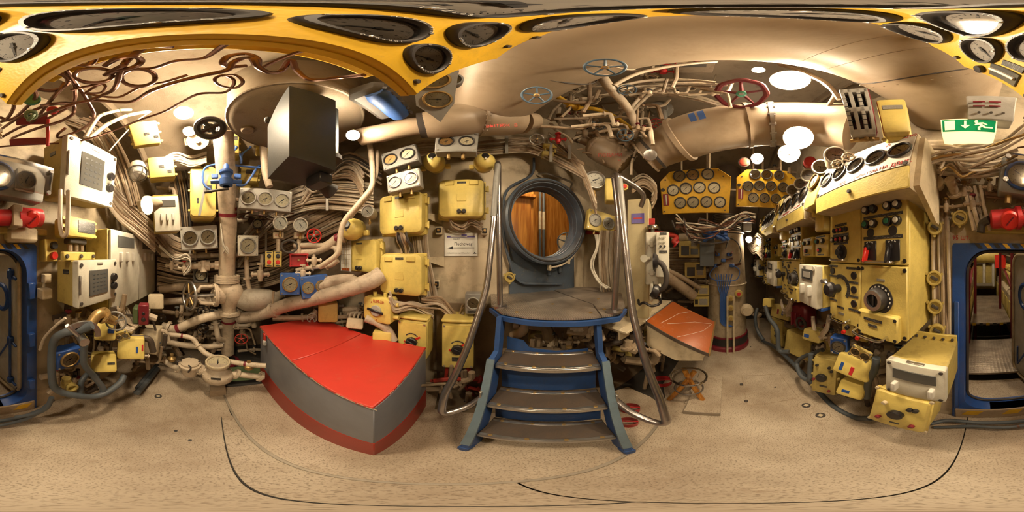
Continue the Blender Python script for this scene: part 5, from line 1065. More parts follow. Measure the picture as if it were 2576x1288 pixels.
# ---------------------------------------------------------------- door bulkhead, port of the door
def screenbox(lab, q, d, depth, sidem='dullyellow', roll=0, tilt=0):
    c, W, H, a = quad(*q, 180, d); t = thing('control_case', lab, 'control case', c, 180, tilt, roll)
    box(t, 'case', (0, depth/2+.03, 0), (W*.99, depth, H*.99), sidem, .008); rrb(t, 'door', (0, 0, 0), W, H, .05, .014, 'ivory', .006)
    scn = box(t, 'window', (-W*.03, -.002, .0), (W*.46, .008, H*.56), 'screen', .002)
    for i in range(5):
        for j in range(4): box(scn, 'indicator', ((j-1.5)*W*.09, -.004, (i-2)*H*.09), (W*.05, .002, H*.03), 'slate', .0005)
    for z in (.0, -.22): disc(t, 'knob', (W*.36, 0, z*H+.02), W*.07, .03, 'black', 16)
    screws(t, W, H, r=.014, m='rubber', inset=.03); plate(t, .0, H*.42, W*.14, H*.05, 0, 'silverplate'); box(t, 'hinge', (-W*.47, .0, 0), (.012, .03, H*.4), 'steel', .003)
    box(t, 'side_plate', (-W*.5-.0, depth*.6, H*.25), (.004, .06, .03), 'plate', 0)
    return t
screenbox('large ivory-fronted control case high above the yellow relay', (183, 368, 291, 498), .75, .24, roll=-3, tilt=8)
screenbox('ivory-fronted control case lower, over the tangle of hoses', (205, 655, 299, 762), .75, .2)
c, W, H, a = quad(297, 592, 396, 758, 180, .78); t = thing('switch_cabinet', 'tall two-door ivory cabinet with six lever knobs', 'cabinet', c, 180)
box(t, 'body', (0, .15, 0), (W, .26, H), 'dullyellow', .006)
for sx in (-1, 1):
    dr = box(t, 'door', (sx*W*.25, .005, 0), (W*.48, .03, H*.98), 'ivory', .006); box(dr, 'window', (0, -.014, H*.36), (W*.3, .008, H*.14), 'screen', .001)
    for i in range(3): rrb(dr, 'lever_knob', ((i-1)*W*.11, -.045, H*.17), .03, .09, .035, .012, 'white', .01)
t, W, H = ybox('relay_box', 'small yellow relay with black nameplate between the two control cases', (172, 548, 245, 598), .85, a=180, depth=.12, rad=.03, plates=((.15, .05, .6, .6),)); box(t, 'neck', (0, .08, -H*.65), (W*.6, .08, H*.3), 'rubber', .01)
for x in (-.1, 0, .1): obj('conduit', MB().cyl((x*W*2, .08, -H*.75), (x*W*2, .08, -H*1.15), .02, 8), 'pipedark', t)
c, W, H, a = quad(165, 634, 242, 655, 180, .82); t = thing('mounting_rail', 'yellow mounting rail above the lower control case', 'rail', c, 180); box(t, 'rail', (0, .02, 0), (W, .04, H), 'lemon', .004)
for x in (-.42, 0, .42): disc(t, 'bolt', (x*W, 0, 0), .014, .012, 'rubber', 8)
c, W, H, a = quad(114, 602, 146, 658, 180, .98); t = thing('push_button_box', 'narrow yellow two-button box beside the blue door frame', 'button box', c, a); box(t, 'body', (0, .05, 0), (W, .1, H), 'lemon', .006); disc(t, 'black_button', (W*.1, 0, H*.22), W*.26, .03, 'black'); disc(t, 'red_button', (W*.1, 0, -H*.24), W*.26, .03, 'brightred')
t = cbox('terminal_cover', 'small cream wall box beside the door frame', (113, 690, 131, 712), .97, .05, 'cream', a=180, tilt=0, rad=.005); t = cbox('terminal_cover', 'cream wall box lower beside the door frame', (107, 728, 134, 754), .95, .08, 'cream', a=180, tilt=0, rad=.01)
pipe('ribbed_conduit', 'ribbed conduit loop hanging under the upper control case', 'conduit', [(152, 478, .94), (152, 500, .92), (151, 560, .9), (157, 592, .9), (168, 585, .89), (171, 540, .88), (172, 480, .86)], .013, 'pipecream')
# grey instrument under acrylic above the door
c, W, H, a = quad(2530, 398, 2706, 486, 180, .78); t = thing('instrument_case', 'grey instrument case with two dials under a clear acrylic cover', 'instrument', c, 180, 6, 4)
rrb(t, 'case', (0, .05, 0), W, H, .12, .02, 'grey', .01); rrb(t, 'acrylic_cover', (.01, -.03, .01), W*.95, H*.78, .02, .012, 'acrylic', .003)
gauge(t, -W*.22, .0, H*.40, .05, 'blue', 'dial', ang=-60); box(t, 'dial_plate', (W*.17, .04, 0), (W*.3, .02, H*.62), 'lightgrey', .006); gauge(t, W*.17, .0, H*.26, .03, 'lightgrey', 'dial', ang=20)
for x, z in ((-.45, .3), (.45, .3), (.45, -.3), (-.45, -.3)): disc(t, 'cover_post', (x*W, -.03, z*H), .014, .012, 'steel', 10)
obj('gland', MB().cyl((0, 0, 0), (0, 0, -.05), .018, 6), 'brass', t, (-W*.35, .1, -H*.5))
# red pump body above the door
A_, B_ = onp(2490, 552, 180, .9), onp(2682, 548, 180, .9); rp = thing('fire_valve', 'red cylindrical valve body lying over the blue door', 'valve', A_)
D_ = B_-A_; obj('body', MB().tube([D_*k for k in (0, .02, .3, .31, .36, .37, .62, .63, .97, 1)], [.03, .055, .055, .07, .07, .05, .05, .065, .058, .03], 20), 'red', rp)
for k, m_ in ((.22, 'brightred'), (.80, 'brightred')):
    pd = obj('plug', MB().lathe([(.0, -.02), (.055, -.02), (.055, .05), (.045, .06), (0, .06)], 22, YM), m_, rp, D_*k, (.5, 0, PI)); box(pd, 'slot', (0, -.062, 0), (.006, .006, .06), 'darkred', 0, (0, .6, 0))
obj('clamp', MB().box((0, 0, 0), (.06, .12, .13), .006), 'pipedark', rp, D_*.6); obj('grey_cap', MB().tube(smooth([(0, 0, 0), (.04, -.03, -.02), (.05, -.03, -.07)]), .025, 8), 'rubber', rp)
t = thing('yellow_lintel', 'yellow strip light housing over the door header', 'housing', onp(2590, 578, 180, .99), 180); box(t, 'housing', (0, .04, 0), (.62, .08, .045), 'dullyellow', .006)
t = thing('lintel_block', 'rough cream casting above the door corner', 'casting', onp(60, 590, 180, .98), 180); box(t, 'casting', (0, .05, 0), (.22, .12, .1), 'cream', .02)
text(thing('wall_marking', 'red stencilled number 95 above the door frame', 'marking', onp(2418, 598, 180, -YD-.008), 180), '95 шт.', (0, 0, 0), .042, 'redletter')
# hoses, yellow covers below
pipe('grey_hose', 'thick grey hose looping from the valve down round the floor', 'hose', [(232, 818, .88), (200, 830, .9), (160, 838, .93), (134, 862, .95), (130, 930, .95), (140, 978, .93), (190, 995, .95), (250, 995, 1.02), (300, 965, 1.12), (312, 945, 1.2)], .026, 'hose')
pipe('grey_hose', 'second grey hose dropping to the tee fitting', 'hose', [(212, 870, .98), (212, 915, 1.0), (235, 945, 1.05), (258, 975, 1.06), (258, 990, 1.05)], .024, 'hose')
pipe('grey_hose', 'short grey hose arching behind the brass coupling', 'hose', [(202, 990, 1.05), (205, 960, 1.08), (225, 938, 1.15), (245, 945, 1.2)], .022, 'hose')
pipe('floor_hose', 'grey hose along the foot of the blue door, one of two', 'hose', [(2680, 1032, .97), (2620, 1052, .95), (2540, 1062, .94), (2470, 1064, .94), (2420, 1060, .95), (2380, 1058, .96), (2340, 1066, .92)], .020, 'hose')
pipe('floor_hose', 'grey hose beside the first along the door foot with orange end', 'hose', [(2710, 1005, 1.02), (2660, 1045, .93), (2600, 1066, .90), (2520, 1076, .87), (2440, 1072, .89), (2350, 1075, .9)], .016, 'hose', bands=((.5, 'copper'),))
pipe('floor_hose', 'grey hose climbing from the door sill to the wall', 'hose', [(130, 1000, .96), (118, 1025, .94), (90, 1040, .93), (40, 1050, .93)], .018, 'hose')
c = pt(205, 850, .9); t = thing('valve_lever', 'steel quadrant lever over the blue gauge', 'lever', c, 200, 10, 20)
obj('quadrant', MB().loft([[(R_*math.cos(g), y_, R_*math.sin(g)) for R_ in (.12, .085) for g in ([PI*.15*i/2+.2 for i in range(11)] if R_ == .12 else [PI*.15*i/2+.2 for i in range(10, -1, -1)])] for y_ in (0, .012)]), 'steel', t); obj('hub', MB().cyl((0, -.05, 0), (0, .05, 0), .03, 12).cyl((0, 0, 0), (-.12, 0, .07), .014, 8), 'steel', t)
gaugebox('dark blue gauge box low beside the looping hose', (146, 882, 204, 926), 190, .98, 1, m='blue', bez='brass', frac=.8, cable=False, depth=.1)
handwheel('handwheel', 'grey handwheel on the brass-necked hose valve', pt(291, 808, 1.05), .075, 'grey', a=-110, hub='steel', spokes=3, stem=.12)
pipe('hose_valve', 'brass-necked valve joining the thick hose to the handwheel', 'valve', [(228, 815, .95), (248, 790, 1.0), (268, 800, 1.05), (290, 808, 1.07)], .034, 'brass', fl=(.5,))
t = cbox('terminal_cover', 'yellow cover with blue window below the handwheel', (236, 812, 291, 858), 1.1, .14, 'lemon', a=-125, tilt=-15, win=((.28, .05, .3, .25, 'blue'),))
t = cbox('terminal_cover', 'yellow cover with blue and red windows at port', (294, 850, 364, 905), 1.2, .18, 'lemon', a=-115, tilt=-18, win=((.22, -.05, .08, .3, 'blue'), (.42, .05, .06, .3, 'red')))
t = cbox('terminal_cover', 'yellow cover with a small plate, lowest at port', (228, 892, 294, 938), 1.1, .15, 'lemon', a=-130, tilt=-22); plate(t, .05, .0, .05, .02)
gaugebox('brass twin meter plate between the yellow port covers', (290, 835, 324, 858), -118, 1.15, 2, m='dullyellow', bez='brass', frac=.95, rolls=-25, cable=False, depth=.03)
t, W, H = covbox('red_relay', 'red relay block beside the cream cover', 'relay', (348, 768, 374, 818), -110, 1.42, .1, 'red'); box(t, 'body', (0, .04, 0), (W, .1, H), 'darkred', .008); disc(t, 'knob', (0, 0, -H*.2), .02, .02, 'black'); disc(t, 'knob', (0, 0, H*.1), .014, .02, 'black'); box(t, 'green_side', (-W*.8, .08, -.02), (W*.6, .14, H*.8), 'camo', .01)
bc = thing('hose_coupling', 'brass hose coupling near the deck under the loop of hose', 'coupling', pt(167, 963, 1.05), 200, 0)
obj('cap', MB().cyl((0, 0, .02), (0, 0, .06), .032, 12).cyl((0, 0, -.04), (0, 0, .02), .038, 14), 'dullyellow', bc); obj('mouth', MB().lathe([(0, 0), (.038, 0), (.042, .04), (.03, .042), (.026, .02), (0, .02)], 18, YM @ Matrix.Translation((.02, -.02, .02))), 'dullyellow', bc)
bundle('cables dropping out of the two-door ivory cabinet', [(300, 770, 1.5), (310, 790, 1.5), (322, 815, 1.45), (345, 825, 1.4)], 7, .014, mats=['cablecream', 'pipecream'], spread=(0, .03), jit=.012, up=Vector((1, 0, 0)))
pipe('wall_cable', 'cream cable clipped along the edge of the door frame', 'cable', [(100, 880, 1.0), (112, 850, .99), (140, 820, .97), (165, 800, .95)], .010, 'cablecream')
# ---------------------------------------------------------------- starboard switchboard row (faces +Y)
YF = -.72
def control_unit(lab, xa, xb):
    W, H, D = xb-xa, .79, .33; t = thing('control_unit', lab, 'control panel', ((xa+xb)/2, YF, 1.535), 180, group='yellow motor control units along the door bulkhead')
    box(t, 'cabinet', (0, .02+D/2, 0), (W, D, H), 'lemon', .006)
    for sx in (-1, 1):
        for z0_, z1_ in ((.02, .395), (-.395, .012)):
            box(t, 'door_panel', (sx*W*.2515, .005, (z0_+z1_)/2), (W*.494, .03, z1_-z0_), 'lemon', .005)
            for ex in (-1, 1):
                for ez in (z0_+.02, z1_-.02): disc(t, 'bolt', (sx*W*.2515+ex*W*.225, -.01, ez), .011, .005, 'black', 10)
    y = -.01
    # upper panel with lamps and the two toggle switches
    X = lambda f: f*W*.5
    plate(t, X(.5), .375, W*.42, .018, y); plate(t, X(.5), .285, W*.42, .016, y); plate(t, X(.5), .165, W*.42, .018, y)
    for x, c1, c2 in ((.16, 'ivory', 'greenknob'), (.33, 'slate', 'ivory'), (.64, 'ivory', 'greenknob'), (.82, 'ivory', 'ivory')):
        lampbutton(t, X(x), .33, .025, c1, y); lampbutton(t, X(x), .245, .025, c2, y)
    for x in (.25, .73): disc(t, 'dark_window', (X(x), y, .195), .026, .006, 'black', 18)
    for x, m_ in ((.25, 'brightred'), (.73, 'black')):
        s = box(t, 'switch_plate', (X(x), y-.004, .095), (.085, .01, .105), 'black', .003); box(s, 'switch_lever', (-.014, -.025, -.025), (.02, .035, .085), m_, .006, (-.25, 0, 0)); disc(s, 'pivot', (-.012, -.004, .018), .018, .02, 'black', 12)
        for g in (-.7, 0, .7): box(s, 'mark', (.028*math.sin(g), -.006, .028+.02*math.cos(g)), (.01, .002, .006), 'whiteletter', 0, (0, g, 0))
    handle(t, (X(.46), y, .035), W*.31)
    # upper panel with red and white lamps and the selector
    plate(t, X(-.6), .275, W*.2, .018, y); plate(t, X(-.6), .205, W*.26, .018, y); plate(t, X(-.6), .15, W*.24, .016, y)
    for i in range(4): lampbutton(t, X(-.8+.125*i), .24, .017, ('black', 'red', 'red', 'black')[i], y); lampbutton(t, X(-.86+.155*i), .178, .019, ('ivory', 'red', 'red', 'ivory')[i], y)
    s = disc(t, 'selector', (X(-.56), y, .09), .05, .01, 'bezelblack', 24); box(s, 'selector_grip', (0, -.015, 0), (.02, .025, .08), 'black', .006); disc(s, 'selector_cap', (0, -.01, .0), .022, .035, 'black', 14)
    handle(t, (X(-.62), y, .04), W*.23)
    # lower panel with black crank knob
    for x, z in ((-.88, -.04), (-.88, -.21), (-.18, -.055), (-.18, -.145), (-.18, -.235)): disc(t, 'dark_window', (X(x), y, z), .024, .008, 'black', 18)
    for x, z, ww in ((-.86, -.005, .16), (-.86, -.075, .14), (-.2, -.012, .2), (-.2, -.1, .14), (-.2, -.19, .14), (-.2, -.28, .14), (-.86, -.25, .14), (-.6, -.29, .12)): plate(t, X(x), z, W*ww, .014, y)
    plate(t, X(-.58), -.335, W*.09, .018, y, 'silverplate')
    obj('scale_arc', MB().loft([[(R_*math.sin(g), y_, R_*math.cos(g)) for R_ in (.092, .066) for g in ([-.5+.2*i for i in range(15)] if R_ == .092 else [-.5+.2*i for i in range(14, -1, -1)])] for y_ in (-.004, 0)]), 'plate', t, (X(-.6), y, -.15))
    k = obj('crank_knob', MB().lathe([(.028, 0), (.028, .045), (.048, .06), (.05, .085), (.035, .105), (0, .11)], 20, YM), 'black', t, (X(-.66), y, -.155)); obj('crank_grip', MB().cyl((0, -.07, 0), (-.085, -.06, .045), .012, 8).cyl((-.085, -.04, .045), (-.085, -.085, .045), .015, 10), 'steel', k)
    handle(t, (X(-.56), y, -.36), W*.25, drop=.02)
    # lower panel with large rotary and drawer
    plate(t, X(.48), -.065, W*.085, .014, y, 'silverplate')
    s = disc(t, 'rotary_scale', (X(.45), y, -.17), .085, .005, 'bezelblack', 30)
    for i in range(-3, 7): box(s, 'mark', (.07*math.sin(i*.35), -.006, .07*math.cos(i*.35)), (.012, .002, .008), 'whiteletter', 0, (0, i*.35, 0))
    k = obj('rotary_knob', MB().lathe([(.066, 0), (.062, .035), (.055, .045), (.036, .045), (.034, .03), (0, .03)], 28, YM), 'bezelblack', t, (X(.42), y-.005, -.172)); obj('knob_ring', MB().lathe([(.037, .046), (.056, .046), (.056, .05), (.037, .05)], 28, YM), 'steel', k); box(k, 'grip', (0, -.035, 0), (.012, .02, .06), 'black', .003)
    dw = box(t, 'drawer', (X(.46), -.022, -.325), (W*.43, .05, .155), 'lemon', .008); plate(dw, -.02, .035, W*.2, .016, -.026); plate(dw, -.02, -.0, W*.1, .016, -.026); handle(dw, (-.03, -.025, -.045), W*.33, drop=.02, r=.008)
    for ex in (-1, 1):
        for ez in (-1, 1): disc(dw, 'screw', (ex*W*.19, -.025, ez*.06), .010, .004, 'black', 8)
    return t
control_unit('large yellow control unit nearest the blue door, with red toggle lever', .345, .948)
control_unit('second yellow control unit along the starboard row', 1.40, 1.95)
control_unit('third yellow control unit along the starboard row', 2.45, 3.0)
control_unit('farthest yellow control unit at the end of the starboard row', 3.35, 3.85)
def switchcase(lab, xa, xb, d, za, zb, knobs=2):
    W, H = xb-xa, zb-za; t = thing('switch_case', lab, 'switch case', ((xa+xb)/2, -d, (za+zb)/2), 180, group='ivory switch cases between the control units')
    box(t, 'body', (0, .03+(1.06-d)/2, 0), (W, 1.02-d, H), 'lemon', .008); rrb(t, 'door', (0, 0, 0), W, H, .05, .012, 'ivory', .006); box(t, 'window', (0, -.001, H*.27), (W*.62, .008, H*.25), 'screen', .002); box(t, 'window_mark', (0, -.006, H*.27), (W*.4, .003, H*.14), 'lightgrey', .001)
    for i in range(knobs): rrb(t, 'lever_knob', ((i-.5)*W*.4, -.035, -H*.1), .03, .085, .04, .012, 'white', .01)
    plate(t, -W*.15, H*.44, W*.14, H*.04, 0, 'silverplate'); disc(t, 'lock', (W*.36, 0, H*.43), .018, .008, 'ivory', 10); box(t, 'blue_skirt', (0, .17, -H/2-.012), (W, .26, .025), 'blue', .003)
switchcase('ivory two-knob switch case next to the nearest control unit', .985, 1.27, .62, 1.20, 1.53)
switchcase('ivory two-knob switch case between the second and third control units', 2.02, 2.36, .62, 1.20, 1.53)
switchcase('ivory two-knob switch case beside the farthest control unit', 3.06, 3.32, .6, 1.22, 1.53)
for xa, xb, lab in ((.965, 1.14, 'small yellow lamp box between the first two control units, nearer'), (1.18, 1.36, 'small yellow lamp box between the first two control units, farther'), (2.05, 2.25, 'small yellow lamp box between the second and third control units')):
    t = thing('lamp_box', lab, 'control box', ((xa+xb)/2, -.70, 1.68), 180); W = xb-xa; box(t, 'body', (0, .18, 0), (W, .36, .17), 'lemon', .01); plate(t, 0, .07, W*.7, .012); plate(t, 0, -.07, W*.5, .012)
    for x, z, c1 in ((-.25, .035, 'greenknob'), (.2, .035, 'ivory'), (-.05, -.035, 'red')): lampbutton(t, x*W, z, .02, c1)
# sloping gauge housings above the units
def housing(lab, xa, xb, n, words=(), big=None, m='cream'):
    W = xb-xa; t = thing('gauge_housing', lab, 'gauge housing', ((xa+xb)/2, -.58, 1.885), 180, group='sloping gauge housings over the control units')
    prof = [(0, 0), (0, .115), (.085, .385), (.40, .385), (.40, 0)]
    obj('hood', MB().loft([[(-W/2, y, z) for y, z in prof], [(W/2, y, z) for y, z in prof]]), m, t)
    th = -math.atan2(.085, .27); cx = lambda k: (.0425+(k*.283)*math.sin(-th)*1.0, .25+k*.283*math.cos(th))
    obj('face_plate', MB().box((0, 0, 0), (W*.985, .004, .275), .001), 'white', t, (0, .040, .2505), (th, 0, 0))
    box(t, 'fascia', (0, -.004, .055), (W, .012, .112), 'lemon' if m == 'lemon' else 'dullyellow' if 0 else 'lemon', .006)
    disc(t, 'screw', (0, -.01, .06), .012, .012, 'rubber', 8)
    for i in range(n):
        g = gauge(t, (i-(n-1)/2)*W/n, .245, min(.075, W/n*.46), .034, 'black', ('dialwhite', 'dial', 'dialwhite')[i % 3], ang=-100+60*(i % 3), deep=False, pane=True); g.rotation_euler = (th, 0, 0)
    for s, x, z, sz in words: 
        y_ = .0425+(z-.25)*.085/.27-.006; text(t, s, (x*W, y_, z), sz, 'redletter', rot=(PI/2+th, 0, 0))
    obj('end_block', MB().loft([[(W*.5+x, y, z) for y, z in ((.03, .02), (.10, .36), (.34, .36), (.34, -.10), (.28, -.10))] for x in (.0, .028)]), 'cream', t)
    for sx in (-1, 1): disc(t, 'bolt', (sx*W*.47, .005, .13), .012, .012, 'rubber', 8)
    return t
housing('cream sloping gauge housing lettered in red over the nearest control unit', .27, .92, 5, (('МАСЛО', .40, .368, .034), ('НА ДВИГ.', .39, .140, .034), ('ГЕНЕРАТОРА', .13, .137, .026), ('ВЛВ', -.10, .137, .028), ('Д', .285, .33, .03)))
housing('cream sloping gauge housing over the second control unit', 1.10, 1.75, 4, (('ГЕНЕРАТОРА', -.1, .14, .026), ('НА ДВИГ.', .3, .14, .026), ('МАСЛО', .3, .365, .024)))
housing('cream sloping gauge housing over the third control unit', 1.93, 2.6, 4, ())
for i, (x, lab) in enumerate(((1.01, 'large brass-rimmed gauge in a yellow block between the first two housings'), (1.84, 'large brass-rimmed gauge in a yellow block between the second and third housings'), (2.75, 'large brass-rimmed gauge in a yellow block beyond the third housing'))):
    t = thing('block_gauge', lab, 'gauge', (x, -.60, 2.13), 180, -14); box(t, 'block', (0, .12, 0), (.16, .22, .36), 'lemon', .01); gauge(t, 0, .05, .07, 0, 'brass', 'dialwhite', ang=170)
    b2 = thing('valve_box', 'small yellow valve box under the block gauge %s' % ('nearest the door', 'in the middle of the row', 'at the far end')[i], 'box', (x+.01, -.66, 1.86), 180); rrb(b2, 'cover', (0, 0, 0), .13, .15, .14, .02, 'lemon', .02); disc(b2, 'boss', (0, 0, .05), .02, .05, 'lemon', 10)
# cylindrical gauges standing on top of the housings
for i, (px, py, r_, rd) in enumerate(((1993, 478, 1.55, .06), (2014, 462, 1.42, .06), (2033, 441, 1.3, .062), (2064, 420, 1.12, .062), (2101, 391, .95, .068))):
    c = pt(px, py, r_); t = thing('cylinder_gauge', 'cream cylinder-cased gauge on the housings, number %s of five counted from the blue door' % ('five', 'four', 'three', 'two', 'one')[i], 'gauge', c, 128, 12, group='cylinder gauges over the switchboard')
    obj('case', MB().lathe([(0, -.2), (rd*.95, -.2), (rd, -.18), (rd, 0), (0, 0)], 26, YM), 'cream', t); gauge(t, 0, 0, rd, 0, 'ivory', 'dialwhite' if i > 2 else 'dialgrey', ang=100)
for i, (px, py, r_) in enumerate(((2107, 413, .93), (2134, 395, .90))):
    handwheel('scalloped_valve', 'small cream scalloped valve knob beside the cylinder gauges, %s the glass tubes' % ('farther from', 'nearer to')[i], pt(px, py, r_), .038, 'cream', a=135, spokes=4, hub='brass', wavy=.08, thick=.16, stem=.1)
# glass tube manometers
c, W, H, a = quad(2127, 218, 2192, 326, 140, .62, 10); t = thing('tube_manometer', 'silver plate with four glass tube columns under the ceiling duct', 'manometer', c, 140, 10, -6)
b_ = MB()
for x in (-.5, -.17, .17, .5): b_.box((x*W*.9, .02, 0), (W*.16, .04, H), .002)
for z in (-.48, -.02, .46): b_.box((0, .02, z*H), (W, .04, H*.1), .002)
obj('plate', b_, 'lightgrey', t); box(t, 'wood_back', (0, .07, 0), (W, .05, H), 'darkred', .002); box(t, 'wood_side', (W*.52, .05, 0), (.012, .09, H), 'darkred', .002)
for x in (-.32, .0, .32): obj('glass_tube', MB().cyl((x*W*.9, .03, -H*.45), (x*W*.9, .03, H*.45), .008, 8), 'glass', t)
for x in (-.3, .1, .35): obj('lower_cock', MB().cyl((x*W, .04, -H*.5), (x*W, .04, -H*.58), .014, 8).cyl((x*W-.03, .04, -H*.56), (x*W+.03, .04, -H*.56), .011, 8), 'brass', t)
for i in range(8): box(t, 'scale_mark', (-W*.42, -.001, (i-3.5)*H*.1), (.02, .002, .004), 'blackletter', 0); box(t, 'scale_mark', (W*.14, -.001, (i-3.5)*H*.1), (.02, .002, .004), 'blackletter', 0)
# yellow box with pale lid, between manometer and exit sign
c, W, H, a = quad(2213, 252, 2285, 322, 148, .66, 0); t = thing('terminal_box', 'yellow terminal box with pale lid between the glass tubes and the exit sign', 'box', c, 148, 8, -6)
rrb(t, 'lid', (0, 0, 0), W, H, .06, .014, 'lemon', .008); rrb(t, 'body', (.01, .055, -.01), W*1.08, H*1.1, .12, .03, 'lemon', .01); plate(t, 0, H*.22, W*.7, H*.13, 0, 'silverplate')
for x in (-.5, .55): disc(t, 'bolt', (x*W, .06, -H*.55), .012, .015, 'dullyellow', 8)
obj('cable', MB().tube(smooth([(W*.4, .1, -H*.5), (W*.45, .12, -H*.9), (W*.55, .16, -H*1.5), (W*.5, .2, -H*2.2)]), .02, 8), 'cablecream', t)
# illuminated exit sign
c, W, H, a = quad(2368, 298, 2506, 358, None, .80, 22); t = thing('exit_sign', 'lit green emergency exit sign with running figure, arrow and door', 'exit sign', c, a, 22, 1)
obj('light_body', MB().loft([[(-W/2, 0, H*.5), (W/2, 0, H*.5), (W/2, .09, H*.5), (-W/2, .09, H*.5)], [(-W/2, 0, -H*.06), (W/2, 0, -H*.06), (W/2, .09, -H*.06), (-W/2, .09, -H*.06)], [(-W*.47, .02, -H*.46), (W*.47, .02, -H*.46), (W*.47, .09, -H*.46), (-W*.47, .09, -H*.46)]]), 'signbody', t)
gp = box(t, 'green_panel', (0, -.003, H*.21), (W*.95, .004, H*.50), 'signgreen', .0005); box(t, 'base_plate', (0, .1, 0), (W*1.02, .02, H*1.02), 'rubber', .004)
def sgn(poly): return obj('pictogram', MB().prism([(x*W, z*H) for x, z in poly], -.0055, -.002), 'signwhite', gp)
sgn([(-.43, .2), (-.25, .2), (-.25, -.19), (-.43, -.19)])
sgn([(-.085, .18), (-.045, .18), (-.045, 0), (.02, 0), (-.065, -.14), (-.15, 0), (-.085, 0)])
sgn([(.13+.032*math.cos(g), .155+.06*math.sin(g)) for g in [i*PI/6 for i in range(12)]])
sgn([(.14, .09), (.20, .12), (.25, .13), (.33, .05), (.31, .02), (.25, .08), (.22, .07), (.30, -.05), (.43, -.06), (.43, -.105), (.27, -.10), (.24, -.05), (.20, -.10), (.21, -.19), (.165, -.19), (.16, -.08), (.21, -.0), (.17, .03), (.12, .0), (.10, .03)])
# vented grey box behind the sign
c, W, H, a = quad(2432, 238, 2556, 298, 180, .72, 20); t = thing('vented_box', 'brown-grey vented box between the ceiling and the exit sign', 'box', c, 180, 20); box(t, 'body', (0, .08, 0), (W, .15, H), 'lightgrey', .006)
for i in range(2):
    for j in range(2): box(t, 'vent_slot', (-W*.25+j*W*.32, -.001, H*.2-i*H*.18), (W*.24, .004, H*.06), 'darkred', .001)
for x in (-.25, 0, .25): disc(t, 'stud', (x*W, 0, -H*.25), .008, .008, 'rubber', 8)
# ---------- low equipment under the row
c, W, H, a = quad(2228, 925, 2367, 1003, 180, .635); t = thing('low_switch_case', 'wide ivory switch case on yellow body beside the door frame, near the deck', 'switch case', c, 180)
rrb(t, 'door', (0, 0, 0), W, H, .04, .012, 'ivory', .006); box(t, 'body', (0, .19, .0), (W*.99, .31, H*.98), 'dullyellow', .008); box(t, 'window', (0, -.001, H*.18), (W*.72, .008, H*.28), 'screen', .002)
for x in (-.3, .3): rrb(t, 'lever_knob', (x*W, -.035, -H*.18), .026, .07, .04, .01, 'white', .009)
rail_ = box(t, 'top_rail', (0, .32, H*.55), (W*.98, .02, .06), 'lemon', .003)
for x in (-.4, -.2, 0, .2, .4): disc(rail_, 'bolt', (x*W, -.01, .0), .010, .010, 'rubber', 8)
box(t, 'top_handle', (0, .02, H*.51), (W*.3, .02, .008), 'steel', .002); screws(t, W, H, r=.010, m='rubber', inset=.02)
c, W, H, a = quad(2200, 1008, 2312, 1074, 180, .6); t = thing('floor_junction_box', 'yellow junction box lowest by the door, with round black knob', 'junction box', c, 180, -6, 3)
rrb(t, 'body', (0, 0, 0), W, H, .26, .02, 'lemon', .012); box(t, 'flange', (0, .03, 0), (W*1.06, .02, H*1.08), 'lemon', .006)
k = disc(t, 'knob', (0, 0, 0), W*.14, .03, 'black', 18)
for x, z, m_ in ((-.25, .25, 'cream'), (.2, .25, 'black'), (.3, .25, 'black'), (-.3, -.25, 'darkred'), (.3, -.28, 'darkred')): disc(t, 'toggle', (x*W, 0, z*H), .014, .02, m_, 10)
plate(t, 0, -H*.33, W*.18, .014)
for sx in (-1, 1):
    for sz in (-1, 1): disc(t, 'bolt', (sx*W*.5, .02, sz*H*.5), .012, .012, 'cream', 8)
cbox('terminal_cover', 'yellow cover with blue and red windows under the starboard row', (2098, 900, 2188, 952), .82, .14, 'lemon', a=165, tilt=-16, roll=8, win=((-.28, -.1, .09, .42, 'blue'), (.02, -.15, .1, .42, 'red')))
cbox('terminal_cover', 'small yellow cover with a dark window near the grey hose', (2106, 962, 2172, 1002), .85, .12, 'lemon', a=160, tilt=-18, roll=6, win=((-.15, -.15, .3, .18, 'blue'),))
t, W, H = ybox('rotary_box', 'yellow switch box with round black rotary near the deck, under the row', (2043, 905, 2102, 995), 1.12, a=150, depth=.16, rad=.015, plates=((0, -.25, .3, .05),), m='dullyellow', tilt=-6)
disc(t, 'rotary', (-W*.08, 0, -.0), .045, .03, 'black', 20); 
for x, z, m_ in ((-.3, .3, 'black'), (.2, .3, 'black'), (.3, .22, 'black'), (-.4, -.1, 'darkred'), (.25, -.35, 'darkred')): disc(t, 'toggle', (x*W, 0, z*H), .013, .02, m_, 10)
gaugebox('dark blue gauge box under the starboard row', (2088, 852, 2130, 893), 150, 1.0, 1, m='blue', bez='bezelblack', frac=.82, cable=False)
gaugebox('brass twin meter plate on the yellow cover under the row', (2138, 877, 2188, 905), 162, .8, 2, m='dullyellow', bez='brass', frac=.95, rolls=22, cable=False, depth=.02)
cbox('terminal_cover', 'plain dull yellow case beneath the ivory switch case', (1974, 840, 2034, 898), 1.35, .2, 'dullyellow', a=160, tilt=-8)
t, W, H = ybox('rotary_box', 'tall dull yellow case with small black knobs far along the row', (1938, 805, 1968, 870), 1.9, a=150, depth=.2, m='dullyellow', plates=())
for z in (.3, .1, -.1): disc(t, 'knob', (0, 0, z*H), .025, .03, 'black', 12)
cbox('terminal_cover', 'dull yellow cover with two windows far along the row', (1938, 768, 1985, 802), 1.8, .2, 'dullyellow', a=150, tilt=-12, win=((-.1, 0, .1, .4, 'darkred'), (.15, 0, .1, .4, 'blue')))
cbox('terminal_cover', 'yellow cover with a blue window under the ivory case', (2018, 830, 2062, 860), 1.15, .16, 'dullyellow', a=155, tilt=-14, win=((-.25, -.1, .3, .3, 'blue'),))
